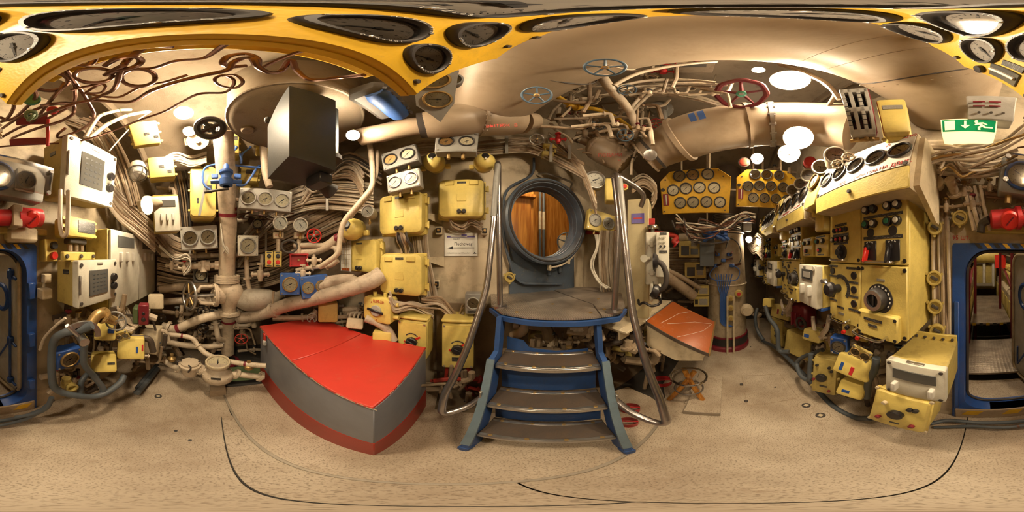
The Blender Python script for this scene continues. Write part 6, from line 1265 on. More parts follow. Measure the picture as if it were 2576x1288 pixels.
cbox('terminal_cover', 'pale yellow small cover beside the periscope passage', (1918, 752, 1940, 772), 2.2, .15, 'lemon', a=130, tilt=-10)
t = thing('red_gear', 'red gear case with black handwheel below the switch case', 'machine', onp(2010, 795, 180, .82), 165); box(t, 'case', (0, .08, 0), (.26, .2, .3), 'darkred', .03); obj('wheel', MB().torus(.07, .014, 28, 8, YM @ Matrix.Translation((.1, -.05, .06))).lathe([(0, .0), (.025, .0), (.025, .07), (0, .07)], 10, YM @ Matrix.Translation((.1, -.05, 0))), 'rubber', t)
for i in range(3): box(t, 'rib', (-.09+.07*i, -.03, -.05), (.02, .03, .18), 'darkred', .004)
for i, (px, py) in enumerate(((2130, 830), (2165, 845))):
    c, W, H, a = quad(px-14, py-18, px+14, py+16, 168, .85); t = thing('push_button_box', 'dull yellow button box hanging under the nearest control unit, %s the door' % ('farther from' if not i else 'nearer to'), 'button box', c, a); box(t, 'body', (0, .05, 0), (W, .09, H), 'dullyellow', .008); disc(t, 'red_button', (-W*.2, 0, -H*.2), .015, .02, 'brightred', 12); disc(t, 'black_button', (W*.1, 0, H*.2), .015, .02, 'black', 12)
pipe('floor_hose', 'grey hose following the foot of the starboard row', 'hose', [(2190, 1052, .97), (2150, 1050, 1.05), (2100, 1025, 1.2), (2060, 985, 1.45), (2020, 940, 1.75), (1975, 895, 2.1), (1940, 868, 2.5), (1900, 850, 3.1)], .028, 'hose')
pipe('floor_hose', 'second grey hose bending up under the yellow switch box', 'hose', [(2040, 890, 1.35), (2037, 930, 1.33), (2035, 955, 1.32), (2015, 945, 1.42), (2005, 915, 1.6), (2020, 898, 1.55), (2070, 880, 1.4)], .022, 'hose')
pipe('floor_hose', 'grey hose bend standing between the small covers', 'hose', [(2180, 1000, .95), (2185, 960, .93), (2200, 930, .9), (2205, 900, .9)], .024, 'hose')
pipe('floor_hose', 'grey hose drooping under the far dull yellow case', 'hose', [(1925, 770, 2.3), (1935, 800, 2.2), (1955, 830, 2.0), (1960, 880, 1.95), (1985, 885, 1.9)], .03, 'hose')
pipe('floor_hose', 'grey hose loop near the periscope base', 'hose', [(1905, 775, 2.9), (1900, 800, 2.8), (1905, 830, 2.75), (1920, 855, 2.6)], .03, 'hose')
pipe('short_post', 'short pale pipe post in the starboard passage', 'pipe', [(1905, 790, 2.9), (1905, 825, 2.9)], .05, 'pipedark', sm=False, fl=(.05,))
bundle('thick cable loops hanging under the ivory switch case', [(2045, 800, 1.45), (2048, 825, 1.45), (2060, 848, 1.4), (2080, 825, 1.3), (2085, 800, 1.27)], 6, .016, m='cablecream', spread=(0, .004), jit=.02)
bundle('cable loops hanging under the second control unit', [(1965, 760, 2.2), (1972, 780, 2.15), (1985, 770, 1.95), (1990, 750, 1.9)], 6, .015, m='cablecream', spread=(0, .006), jit=.02)
bundle('cables sweeping to the far end of the starboard row', [(1882, 600, 3.3), (1895, 618, 3.0), (1905, 612, 2.8), (1918, 622, 2.4)], 10, .02, mats=['cablecream', 'pipecream'], spread=(0, .035), jit=.02)
# round sockets and cables between the nearest unit and the door
for i, (px, py) in enumerate(((2352, 572), (2350, 700), (2352, 772), (2357, 832))):
    gland('yellow round socket in the column beside the blue door frame, %s' % ('topmost', 'second from the top', 'third from the top', 'lowest')[i], onp(px, py, 180, .98), 170, .05)
gland('yellow round socket above the blue door corner', onp(2415, 548, 180, .98), 180, .05)
t = thing('cover_disc', 'cream round cover disc on the wall beside the exit sign cables', 'cover', onp(2355, 460, 180, .9), 175); obj('disc', MB().lathe([(0, -.04), (.045, -.04), (.05, 0), (.045, .012), (0, .014)], 22, YM), 'cream', t)
for g in (0, 2.1, 4.2): disc(t, 'lug', (.05*math.cos(g), .01, .05*math.sin(g)), .013, .02, 'cream', 8)
bundle('vertical brown cables beside the nearest control unit', [(2366, 500, 1.06), (2366, 560, 1.06), (2366, 640, 1.06), (2368, 740, 1.06), (2370, 860, 1.06)], 6, .012, mats=['cablebrown', 'pipedark', 'cablecream'], spread=(0, .02), jit=.002, up=Vector((1, 0, 0)), straps=())
bundle('thick ribbed cables curving behind the end of the gauge housing', [(2300, 400, .95), (2330, 392, .92), (2390, 395, .9), (2450, 400, .9), (2520, 395, .92)], 10, .017, mats=['cablecream', 'cablebrown'], spread=(0, .028), jit=.012)
bundle('tangle of tan wires below the exit sign', [(2310, 420, .85), (2370, 395, .8), (2450, 382, .78), (2520, 365, .75), (2580, 330, .7)], 5, .009, mats=['cablecream', 'brass'], spread=(0, .02), jit=.025)
bundle('tangle of tan wires hooked down to the wall fittings', [(2365, 425, .85), (2390, 400, .82), (2420, 432, .85), (2450, 425, .85), (2500, 410, .85), (2560, 380, .8)], 5, .009, mats=['cablecream', 'brass', 'cablebrown'], spread=(0, .022), jit=.03)
bundle('cream conduits dropping to the blue door header', [(2445, 470, .98), (2455, 520, .98), (2470, 580, .99)], 4, .013, m='pipecream', spread=(0, .03), jit=.004, up=Vector((1, 0, 0)))
for i, (px, py, rd) in enumerate(((2395, 455, .016), (2462, 445, .014), (2490, 470, .016), (2425, 480, .018), (2440, 430, .014), (2380, 520, .016))):
    smallvalve('brass-stemmed valve among the pipes between exit sign and door', onp(px, py, 180, .95), rd, m='pipedark', wheel='brass', a=180, group='valves over the blue door')
pipe('wall_conduit', 'rusty stub pipe with bolted flange over the door', 'pipe', [Vector(onp(2388, 450, 180, .85)), Vector(onp(2405, 490, 180, .97))], .03, 'pipedark', sm=False, fl=(.85,))

# ---------------------------------------------------------------- gauge panels
def gaugepanel(lab, c, a, tilt, W=.72, texts=False):
    t = thing('gauge_board', lab, 'gauge panel', c, a, tilt); s = W/575; K = lambda x, y: ((x-607)*s, -(y-340)*s)
    poly = [K(*p) for p in ((320, 540), (895, 530), (895, 205), (785, 135), (405, 160), (320, 245))][::-1]
    cxp = sum(p[0] for p in poly)/6; czp = sum(p[1] for p in poly)/6
    ins = [(x+(cxp-x)*.012, z+(czp-z)*.012) for x, z in poly]
    obj('panel', MB().loft([[(x, .035, z) for x, z in poly], [(x, .005, z) for x, z in poly], [(x, 0, z) for x, z in ins]]), 'ochre', t)
    b_ = MB()
    for p, q in zip(poly, poly[1:]+poly[:1]):
        p3, q3 = Vector((p[0], .045, p[1])), Vector((q[0], .045, q[1])); m_ = (p3+q3)/2; d_ = q3-p3
        b_.box((0, -.012, 0), (d_.length, .022, .008), .001, Matrix.Translation(m_) @ Matrix.Rotation(-math.atan2(d_.z, d_.x), 4, 'Y'))
    obj('return_lip', b_, 'ochre', t)
    lab2 = {3: ('ТОПЛИВО', 'ВОЗДУХ'), 7: ('ПЕРЕД ФТО', 'ТОПЛИВО'), 10: ('ПОСЛЕ ФТО', 'ТОПЛИВО'), 8: ('ВОЗДУХ', 'ПУСКА')}
    for i, (x, y) in enumerate(((483, 203), (590, 196), (707, 190), (426, 328), (531, 317), (641, 311), (760, 311), (480, 443), (588, 440), (700, 437), (812, 437))):
        X_, Z_ = K(x, y); g = gauge(t, X_, Z_, 52*s, 0, 'bezelblack', 'dialgrey' if texts else ('dialbrown' if i == 1 else 'dial'), ang=-135+random.uniform(-4, 8), screws=3, deep=False)
        if texts:
            w1, w2 = [('ПЕРЕД ФТО', 'ТОПЛИВО'), ('ПОСЛЕ ФТО', 'ТОПЛИВО'), ('МАСЛО', 'ВОЗДУХ')][i % 3]
            arctext(g, w1, (0, -.215, 0), .91, .12, 'whiteletter', 0, 9); arctext(g, w2, (0, -.215, 0), .91, .12, 'whiteletter', 150, 9)
    for x, y in ((367, 232), (830, 205), (338, 515), (858, 507), (790, 150)): disc(t, 'bolt', (K(x, y)[0], 0, K(x, y)[1]), .009, .008, 'rubber', 8)
    disc(t, 'switch', (*[K(342, 320)[0], 0], K(342, 320)[1]), .02, .012, 'black', 14)
    x, z = K(360, 410); box(t, 'tube_window', (x, -.001, z), (47*s, .008, 105*s), 'screen' if texts else 'darkred', .002); obj('glass_tube', MB().cyl((x+.005, -.006, z-45*s), (x+.005, -.006, z+45*s), .007, 8), 'ivory', t)
    if texts: plate(t, x+.05, z-.02, .025, .09, 0)
    return t
gaugepanel('overhead yellow gauge panel with black-rimmed dials, straight above', (-.012, -.02, 2.359), -90, 25, texts=True)
op = thing('panel_beam', 'yellow beam carrying the overhead gauge panel', 'beam', (-.25, -.02, 2.5))
obj('beam', MB().box((0, 0, 0), (.05, .78, .03), .004), 'ochre', op)
for y in (-.33, .33): obj('arm', MB().box((.11, y, .03), (.22, .03, .02), .002), 'ochre', op); disc(op, 'round_fitting', (0, y*.6, -.015), .022, .02, 'lightgrey', 14, .3, (-PI/2, 0, 0)) if 0 else None
obj('hanger', MB().box((.05, -.2, .35), (.03, .03, .7), .002).box((.05, .2, .35), (.03, .03, .7), .002), 'ochre', op)
c = pt(1749, 480, 1.66); gaugepanel('yellow gauge panel with eleven dials hanging over the passage, beside the cream duct', c, 81, 20)
c = pt(1930, 474, 1.92); gaugepanel('yellow gauge panel with eleven dials behind the cylinder gauges', c, 92, 20)
for px, r_, lab in ((1749, 1.72, 'nearer'), (1930, 1.98, 'farther')):
    for k in (-35, 35):
        pipe('panel_hanger', 'grey rod holding the %s yellow gauge panel over the passage' % lab, 'rod', [pt(px+k, 440, r_), pt(px+k, 400, r_)*Vector((1, 1, 0))+Vector((0, 0, 3.2))], .012, 'pipedark', sm=False, group='hanger rods of the %s gauge panel' % lab)
# ---------------------------------------------------------------- ducts
dt = thing('ceiling_duct', 'huge cream ventilation duct running fore and aft under the ceiling', 'duct', (.2, -.1, 2.95))
obj('shell', MB().tube([(0, -.95, 0), (0, -.4, 0), (0, .3, 0), (-.02, .62, -.01), (-.05, .85, -.05), (-.1, 1.1, -.13)], [.30, .30, .30, .30, .28, .25], 48), 'ductpaint', dt)
for y, m_, k in ((-.39, 'rubber', .303), (.60, 'rubber', .303), (.40, 'pipedark', .3015), (-.2, 'pipedark', .302), (-.1, 'pipedark', .301), (.48, 'pipedark', .301)):
    obj('seam', MB().lathe([(k-.004, -.006 if m_ == 'rubber' else -.002), (k+.001, 0), (k-.004, .006 if m_ == 'rubber' else .002)], 48, YM @ Matrix.Translation((0, 0, -y))), m_, dt)
for i in range(14):
    g = PI+PI*(i+.5)/14; disc(dt, 'rivet', (.302*math.cos(g), -.43, .302*math.sin(g)), .005, .003, 'ductpaint', 6)
wd = thing('air_duct', 'wide cream air trunk with blue marks curving over the gauge panels', 'duct', (0, 0, 0))
TP = smooth(PP([(1628, 395, 1.35), (1680, 366, 1.27), (1760, 335, 1.15), (1850, 318, 1.10), (1940, 312, 1.10), (2040, 312, 1.10), (2150, 322, 1.05)]), 6); n_ = len(TP)
obj('shell', MB().tube(TP, [.16+.05*min(1, i/10) for i in range(n_)], 36), 'ductpaint', wd)
ringat(wd, TP[2], TP[3], .172, .012, 'rubber'); ringat(wd, TP[0], TP[1], .172, .007, 'ductpaint', 18)
for k in (9, 20, 24):
    p, q = TP[k], TP[k+1]; ringat(wd, p, p+(q-p), .211, .018 if k == 9 else .012, 'ductpaint' if k != 24 else 'steel', 0 if k != 24 else 16)
for k in (12.6, 13.8):
    i = int(k); p = TP[i].lerp(TP[i+1], k-i); d_ = (TP[i+1]-TP[i]).normalized(); e = d_.to_track_quat('Z', 'Y')
    o = obj('blue_mark', MB().loft([[(.2125*math.cos(g), .2125*math.sin(g), z) for g in [.0+.08*j for j in range(8)]]+[(.209*math.cos(g), .209*math.sin(g), z) for g in [.56-.08*j for j in range(8)]] for z in (-.02, .02)]), 'pipeblue', wd, p, e.to_euler())
    o.rotation_mode = 'QUATERNION'; up = e.inverted() @ ((EYE-p).normalized()+Vector((0, 0, .8))); o.rotation_quaternion = e @ Euler((0, 0, math.atan2(up.y, up.x)-.2)).to_quaternion()
p = TP[1]+(EYE-TP[1]).normalized()*.178; pw = obj('sight_port', MB().lathe([(.05, -.02), (.05, .012), (.035, .016), (0, .02)], 22, YM), 'steel', wd, p, (.5, 0, -azr(1640)))
obj('end_opening', MB().lathe([(.15, 0), (0, .0)], 24), 'black', wd, TP[0]-(TP[1]-TP[0]).normalized()*.004, (TP[0]-TP[1]).to_track_quat('Z', 'Y').to_euler())
# port ceiling trunk, dark scope housing and blue machine
tk = thing('ceiling_funnel', 'broad round tan trunk coming down from the port ceiling', 'trunk', (-.95, .52, 2.72))
obj('shell', MB().lathe([(0, .0), (.40, .0), (.44, .03), (.44, .55)], 48), 'hull', tk); disc(tk, 'stud', (-.16, -.28, 0), .05, .03, 'hull', 16, .3, (PI/2, 0, 0)); obj('rim', MB().torus(.44, .012, 48, 6, Matrix.Translation((0, 0, .035))), 'hull', tk)
sc_ = thing('scope_housing', 'dark slate angular scope housing hanging from the ceiling', 'housing', (-.665, .39, 2.03))
b_ = MB().loft([[(-.125, -.115, 0), (.12, -.115, 0), (.12, .12, 0), (-.125, .12, 0)], [(-.125, -.115, .42), (.12, -.115, .42), (.12, .12, .42), (-.125, .12, .42)], [(-.10, -.06, .62), (.12, -.115, .62), (.12, .12, .62), (-.10, .12, .62)]])
obj('shell', b_, 'slate', sc_); box(sc_, 'eyepiece', (.02, .10, -.03), (.12, .08, .06), 'black', .006); obj('rubber_cup', MB().cyl((-.02, .15, -.02), (-.02, .22, -.05), .035, 14, .05), 'rubber', sc_)
box(sc_, 'foam_strip', (-.13, -.06, .5), (.04, .14, .05), 'asphalt', .01)
s2 = thing('scope_stand', 'dark post with a round rubber foot hanging behind the slate scope housing', 'post', pt(838, 395, .9)); obj('tail_tube', MB().cyl((0, 0, .9), (0, 0, 0), .03, 14), 'slate', s2); obj('foot', MB().cyl((0, 0, 0), (0, 0, -.03), .05, 14).cyl((-.03, -.02, -.03), (-.03, -.02, -.07), .03, 12), 'rubber', s2)
bm_ = thing('blue_gearbox', 'blue machine casting beneath the corner of the overhead panel', 'machine', (-.40, .66, 2.68))
box(bm_, 'casting', (0, 0, 0), (.18, .3, .14), 'asphalt', .03); obj('motor', MB().lathe([(0, -.14), (.05, -.14), (.06, -.1), (.06, .08), (.045, .12), (0, .12)], 16, Matrix.Translation((.04, 0, -.06)) @ YM), 'stairblue', bm_)
for i in range(6): obj('bolt', MB().cyl((.09, -.12+i*.05, -.04), (.11, -.12+i*.05, -.06), .012, 6), 'rubber', bm_)
# ---------------------------------------------------------------- copper tubes under the port ceiling
CT = [[(0,1040),(130,1000),(290,850),(300,760),(350,610),(380,470),(450,420),(600,410),(750,450),(800,500),(760,550),(680,550),(590,480),(580,420),(640,360),(800,345),(1000,355),(1200,390),(1450,400)],
 [(560,610),(620,560),(800,540),(1000,480),(1200,440),(1600,330)], [(0,1110),(150,1010),(400,900),(700,870),(900,800),(985,740),(1030,600),(1080,520),(1200,420),(1220,360),(1150,340)],
 [(320,1000),(500,930),(750,860),(1100,870),(1300,770),(1700,650),(1930,600),(1980,540),(2060,500),(2150,500),(2200,570),(2300,620),(2400,600),(2480,510),(2530,600),(2650,680),(2900,660),(3100,640)],
 [(560,600),(650,720),(750,870),(800,1000),(700,1100),(520,1170),(490,1150),(560,1090)], [(-60,1260),(300,1230),(600,1215),(800,1170),(1000,1100),(1200,1020),(1400,950),(1550,870),(1700,800),(1900,790),(1980,740),(1990,680),(1900,640),(1830,680),(1880,730),(2000,750),(2070,700),(2000,640),(1900,650)],
 [(350,900),(600,880),(630,950),(600,990),(500,1040),(300,1100),(100,1180)], [(600,770),(900,700),(1000,600),(1300,580),(1500,520),(1750,490),(1980,350)], [(720,800),(850,720),(900,740),(860,790),(740,800),(1000,830),(1200,740),(1400,700),(1600,640)],
 [(2200,560),(2190,500),(2100,460),(1950,480),(1900,540),(1960,570),(2100,560)], [(0,1000),(60,1010),(120,900),(60,780),(110,700),(180,660)], [(0,1180),(140,1100),(300,1020),(480,800),(560,700)], [(440,480),(520,560),(600,640),(640,760),(600,900),(350,1050)], [(2250,570),(2600,430),(2900,380)], [(900,560),(1000,500),(1150,480),(1200,530),(1120,580),(980,600),(900,640),(1050,560)]]
nm = ['long copper tube with a double loop at the blue end of the overhead panel', 'straight copper tube crossing behind the yellow beam', 'copper tube bending sharply up to the yellow beam', 'longest wavy copper tube reaching the corner of the overhead panel', 'copper tube dropping to a hook beside the control case', 'brown tube sweeping across the port ceiling with loops at its end', 'copper tube doubling back under the loops', 'thin copper tube slanting up to the yellow beam', 'copper tube with one narrow loop', 'hooked copper tube over the round trunk', 'short copper tube rising beside the panel edge', 'copper tube gathered with others over the red bracket', 'copper tube crossing straight down through the loops', 'copper tube near the scope housing top', 'copper tube with a flat coil in the middle of the tangle']
for i, P in enumerate(CT):
    Q = [(x/3.389, y/3.389) for x, y in P]; L_ = []
    for x, y in Q:
        z_ = 2.46+.05*math.sin(i*1.7)+.03*math.sin(x*.05+i); p_ = onz(x, y, z_)
        if math.hypot(p_.x, p_.y) > 1.0: p_ = pt(x, y, 1.0)
        L_.append(p_)
    c0 = sum(L_, Vector())/len(L_); o = obj('copper_tube', MB().tube(smooth([p-c0 for p in L_], 8), .0068 if i in (5, 7, 8, 13) else .0092, 8), 'copper', None, c0); tag(o, nm[i], 'tube', 'copper tubes under the port ceiling')
for i, (x, y, rx, ry) in enumerate(((420, 690, 165, 78), (800, 640, 165, 62), (1180, 660, 148, 72))):
    L_ = [onz((x+rx*(1-.03*(k//24))*math.cos(2*PI*k/24))/3.389, (y+ry*math.sin(2*PI*k/24)+5*(k//24))/3.389, 2.44+.006*(k/24)) for k in range(60)]
    c0 = sum(L_, Vector())/len(L_); o = obj('copper_coil', MB().tube([p-c0 for p in L_], .0075, 8, True), 'copper', None, c0); tag(o, ('round copper coil nearest the red bracket', 'oval copper coil in the middle of the three', 'round copper coil nearest the yellow terminal boxes')[i], 'tube', 'copper coils under the port ceiling')
t = thing('red_bracket', 'red lever bracket under the tangle of copper tubes', 'bracket', pt(80, 300, .8), -150, 30); box(t, 'plate', (0, 0, 0), (.16, .012, .08), 'darkred', .004); box(t, 'arm', (.08, .0, -.10), (.02, .02, .2), 'red', .004); box(t, 'lower_plate', (-.02, .02, -.16), (.22, .012, .05), 'darkred', .003); disc(t, 'boss', (.10, -.01, .06), .03, .03, 'red', 14)
t = thing('cord_knot', 'knotted olive cord round the copper tubes', 'cord', pt(78, 290, .62)); obj('knot', MB().torus(.02, .009, 20, 8, Matrix.Rotation(.6, 4, 'X')).torus(.018, .009, 20, 8, Matrix.Translation((0, 0, -.02)) @ Matrix.Rotation(1.2, 4, 'Y')).torus(.019, .008, 20, 8, Matrix.Translation((0, 0, .018))), 'camo', t)
t = thing('filler_plug', 'dark green plug behind the copper tubes', 'cap', pt(80, 252, .6), -150, 40); disc(t, 'cap', (0, 0, 0), .035, .03, 'greenknob', 18)
for i, (P, r_) in enumerate((([(215, 345, 1.0), (250, 290, 1.05), (300, 277, 1.1), (330, 276, 1.12)], .016), ([(225, 348, 1.02), (270, 312, 1.08), (320, 290, 1.12), (375, 280, 1.15)], .018))):
    pipe('ceiling_conduit', 'cream conduit with olive clamps under the port ceiling, %s the lamp' % ('farther from' if not i else 'nearer'), 'conduit', P, r_, 'pipecream', bands=((.35, 'camo'), (.7, 'camo')), bend=.05)
pipe('hanging_wire', 'pale wire sagging from the ceiling past the terminal box', 'wire', [(275, 380, 1.2), (310, 340, 1.2), (350, 300, 1.15), (380, 280, 1.1)], .006, 'cablewhite')
# ---------------------------------------------------------------- handwheels and valves overhead
handwheel('handwheel', 'large dark red handwheel with green hub over the air trunk', pt(1865, 236, .78), .135, 'wheelred', a=98, tilt=62, spokes=5, hub='greenhub', wavy=.02, thick=.12, stem=.2)
for i, (px, py, r_, R_, m_, ti, lab) in enumerate(((1350, 240, .62, .062, 'wheelblue', 50, 'blue-grey handwheel above the lettered extractor duct'), (1522, 170, .42, .058, 'wheelblue', 66, 'blue-grey handwheel tucked against the ceiling duct'), (1573, 340, 1.1, .06, 'wheelblue', 25, 'small blue-grey handwheel at the mouth of the air trunk'), (1650, 310, 1.25, .055, 'red', 35, 'small red handwheel behind the air trunk'), (1350, 350, 1.3, .06, 'steel', 30, 'steel handwheel above the hatch'), (1578, 226, .8, .05, 'wheelblue', 55, 'small dark wheel among the ceiling pipes'), (1508, 317, 1.3, .045, 'wheelblue', 40, 'smallest blue-grey wheel above the hatch gauge'))):
    handwheel('handwheel', lab, pt(px, py, r_), R_, m_, tilt=ti, hub='brass', stem=.12, spokes=5)
t = thing('ceiling_hoop', 'thin red hoop on a cream disc under the ceiling', 'hoop', pt(1700, 142, .62), 70, 80); obj('hoop', MB().torus(.10, .008, 36, 6, YM), 'red', t); obj('disc', MB().lathe([(0, -.01), (.095, -.01), (.095, 0), (0, 0)], 30, YM), 'cream', t); obj('spoke', MB().cyl((-.1, -.004, 0), (.1, -.004, .02), .004, 6).cyl((0, -.004, -.1), (.02, -.004, .1), .004, 6), 'red', t)
t = thing('ceiling_spool', 'cream flanged spool with red stripes fixed to the ceiling', 'fitting', pt(1850, 150, .78)+Vector((0, 0, .12)), 90); obj('barrel', MB().lathe([(.075, .14), (.075, .0), (.13, -.01), (.13, -.04), (.06, -.05), (.06, -.12), (0, -.12)], 28), 'pipecream', t)
for z in (.04, .09): obj('stripe', MB().lathe([(.0765, z), (.0765, z+.025)], 28), 'redletter', t)
pipe('yellow_pipe', 'yellow pipe crossing beneath the ceiling duct toward the hatch', 'pipe', [(1340, 228, .95), (1390, 238, .95), (1425, 258, 1.0), (1450, 270, 1.05), (1500, 275, 1.15), (1540, 290, 1.25), (1600, 335, 1.35)], .022, 'ochre', fl=(.4, .5), flr=1.6)
for i, P in enumerate(([(1515, 195, .75), (1535, 225, .8), (1570, 260, .95), (1590, 290, 1.05), (1600, 320, 1.15)], [(1545, 215, .72), (1600, 185, .65), (1700, 165, .62), (1800, 155, .65)], [(1550, 220, .8), (1610, 205, .8), (1700, 200, .82), (1800, 208, .85)], [(1558, 228, .82), (1620, 215, .85), (1720, 210, .88), (1830, 215, .9)], [(1585, 275, 1.05), (1630, 225, .95), (1680, 210, .92), (1790, 216, .92)], [(1590, 282, 1.08), (1640, 232, .98), (1690, 217, .95), (1800, 224, .95)], [(1380, 300, 1.3), (1390, 280, 1.25), (1420, 250, 1.2), (1500, 210, 1.0)], [(1385, 310, 1.3), (1400, 330, 1.3), (1430, 345, 1.3), (1440, 360, 1.35)], [(1600, 340, 1.3), (1620, 345, 1.35), (1590, 400, 1.4), (1588, 440, 1.45)], [(1440, 350, 1.4), (1500, 330, 1.45), (1540, 335, 1.5)])):
    pipe('ceiling_pipe', 'cream pipe clipped under the starboard ceiling, %s' % ('dropping from the blue-grey wheel', 'closest to the ceiling duct', 'crossing toward the red handwheel', 'second crossing toward the red handwheel', 'third crossing toward the red handwheel', 'fourth crossing toward the red handwheel', 'arching above the hatch', 'short bend above the hatch', 'with a black band at the trunk mouth', 'behind the vent valve body')[i], 'pipe', P, .014 if i else .03, 'pipecream', bend=.08, bands=((.7, 'bezelblack'),) if i == 8 else ())
bundle('flat ribbon of pale conduits curving under the starboard ceiling', [(1440, 255, 1.35), (1520, 240, 1.3), (1600, 232, 1.2), (1680, 235, 1.15), (1760, 250, 1.15), (1830, 270, 1.2)], 12, .010, m='pipecream', spread=(0, .024), jit=.001, up=Vector((.25, .25, .9)), straps=(.45,), strapm='cream')
bundle('ribbed cables curling round the mouth of the air trunk', [(1590, 470, 1.6), (1620, 455, 1.6), (1650, 480, 1.6), (1640, 510, 1.6)], 8, .012, mats=['cablecream', 'cablebrown'], spread=(0, .02), jit=.01)
bundle('pale conduits hugging the ceiling duct toward the glass tubes', [(1960, 160, .62), (2030, 185, .66), (2080, 215, .72), (2110, 245, .75)], 3, .011, m='pipecream', spread=(0, .025), jit=.002)
pipe('ceiling_conduit', 'bright cream conduit forking down behind the glass tubes', 'conduit', [(2040, 190, .72), (2105, 235, .78), (2080, 275, .9)], .015, 'pipecream', bend=.04)
t = thing('grey_motor', 'dark grey bolted motor on the ceiling behind the air trunk', 'motor', pt(1660, 275, 1.3), 75, 40); obj('base', MB().lathe([(0, -.02), (.11, -.02), (.11, 0), (.07, .02), (.07, .1), (0, .1)], 22, YM), 'grey', t); box(t, 'arm', (.02, -.09, -.09), (.08, .08, .14), 'grey', .02)
for g in range(6): disc(t, 'bolt', (.09*math.cos(g), 0, .09*math.sin(g)), .012, .012, 'steel', 6)
t = thing('strip_switch', 'bare rusty ceiling plate with peeling paint', 'plate', pt(1720, 178, .8)+Vector((0, 0, .1)), 80, 75); box(t, 'plate', (0, 0, 0), (.3, .01, .14), 'hull', .003); box(t, 'gap', (0, -.006, .02), (.22, .004, .04), 'asphalt', .001)
# ---------------------------------------------------------------- far starboard: framed cases, white panel wires
for i, (q, r_) in enumerate((((1707, 606, 1762, 648), 2.3), ((1722, 660, 1776, 700), 2.35), ((1745, 720, 1784, 744), 2.4), ((1745, 747, 1784, 772), 2.4))):
    c, W, H, a = quad(*q, 80, r_); t = thing('framed_meter', 'yellow framed meter case by the periscope, %s' % ('topmost, with two windows', 'second from the top', 'third from the top', 'lowest')[i], 'meter', c, 80); box(t, 'frame', (0, .06, 0), (W, .12, H), 'dullyellow', .008)
    if i < 2: box(t, 'window', (-W*.2, -.001, -.02), (W*.36, .008, H*.55), 'black', .002); box(t, 'window', (W*.22, -.001, -H*.14 if i == 0 else H*.2), (W*.34, .008, H*.35), 'black', .002); plate(t, W*.22, H*.32 if i == 0 else -H*.15, W*.3, H*.3, 0, 'silverplate')
    else: plate(t, W*.12, 0, W*.55, H*.6, 0, 'silverplate'); box(t, 'window', (-W*.32, -.001, 0), (W*.2, .006, H*.5), 'black', .001)
t = thing('slate_box', 'small slate grey box under the wire tangle by the periscope', 'box', pt(1779, 622, 2.1), 82); box(t, 'box', (0, .06, 0), (.19, .12, .5), 'slate', .006); obj('hanger', MB().cyl((0, .08, .2), (0, .08, 1.7), .012, 8), 'pipedark', t)
t = thing('blue_rag', 'bright blue fluffy cleaning cloth hanging by the periscope', 'cloth', pt(1800, 590, 2.05), 82)
b_ = MB(); 
for i in range(26): b_.box((random.uniform(-.14, .16), random.uniform(-.04, .04), random.uniform(-.04, .05)), (.09, .05, .05), .02, Matrix.Rotation(random.uniform(-.6, .6), 4, 'Y'))
obj('cloth', b_, 'pipeblue', t)
bundle('white wires tangled under the hanging gauge panels', [(1700, 560, 1.75), (1740, 575, 1.75), (1790, 580, 1.8), (1830, 565, 1.85), (1870, 545, 1.9), (1900, 550, 1.95)], 9, .007, mats=['cablewhite', 'copper', 'cablecream', 'cablebrown'], spread=(0, .012), jit=.05)
bundle('second knot of wires under the hanging gauge panels', [(1720, 550, 1.72), (1735, 585, 1.75), (1765, 600, 1.8), (1760, 565, 1.8), (1830, 580, 1.85), (1860, 550, 1.85)], 6, .007, mats=['copper', 'rubber', 'cablewhite'], spread=(0, .014), jit=.05)
pipe('black_cable', 'thick black cable looping past the framed meter cases', 'cable', [(1690, 555, 1.9), (1705, 590, 1.9), (1715, 560, 1.85), (1740, 605, 1.9), (1790, 612, 1.9), (1830, 608, 1.95)], .012, 'rubber')
bundle('horizontal cables behind the framed meter cases', [(1640, 660, 2.6), (1700, 655, 2.6), (1760, 655, 2.7), (1800, 650, 2.8)], 14, .016, mats=['pipedark', 'cablebrown', 'cablecream'], spread=(0, .03), jit=.01)
pipe('sloping_pipe', 'thick dull yellow pipe sloping behind the intercom', 'pipe', [(1670, 690, 2.2), (1705, 715, 2.3), (1745, 745, 2.4)], .08, 'pipedark'); pipe('sloping_pipe', 'thinner pipe sloping above the dull yellow pipe', 'pipe', [(1680, 680, 2.2), (1720, 700, 2.3), (1760, 725, 2.4)], .035, 'pipedark')
pipe('red_pipe', 'short red pipe with flange beside the intercom', 'pipe', [Vector((1.35, 1.54, 1.9)), (1683, 590, 1.85), (1695, 608, 1.8), (1702, 614, 1.8)], .028, 'redletter', fl=(.95,), flm='red')
pipe('cream_trunk', 'wide cream horizontal trunk under the hanging gauge panels', 'pipe', [(1690, 600, 2.5), (1740, 598, 2.5), (1800, 596, 2.6)], .07, 'pipecream', fl=(.4,), flr=1.15)
t = thing('aft_wall_lamp_box', 'grey angled lamp housing at the far end of the row', 'lamp housing', pt(1880, 570, 2.6), 95, 20); box(t, 'box', (0, .05, 0), (.14, .12, .16), 'lightgrey', .01); disc(t, 'blue_cap', (0, .0, .14), .06, .08, 'blue', 16)
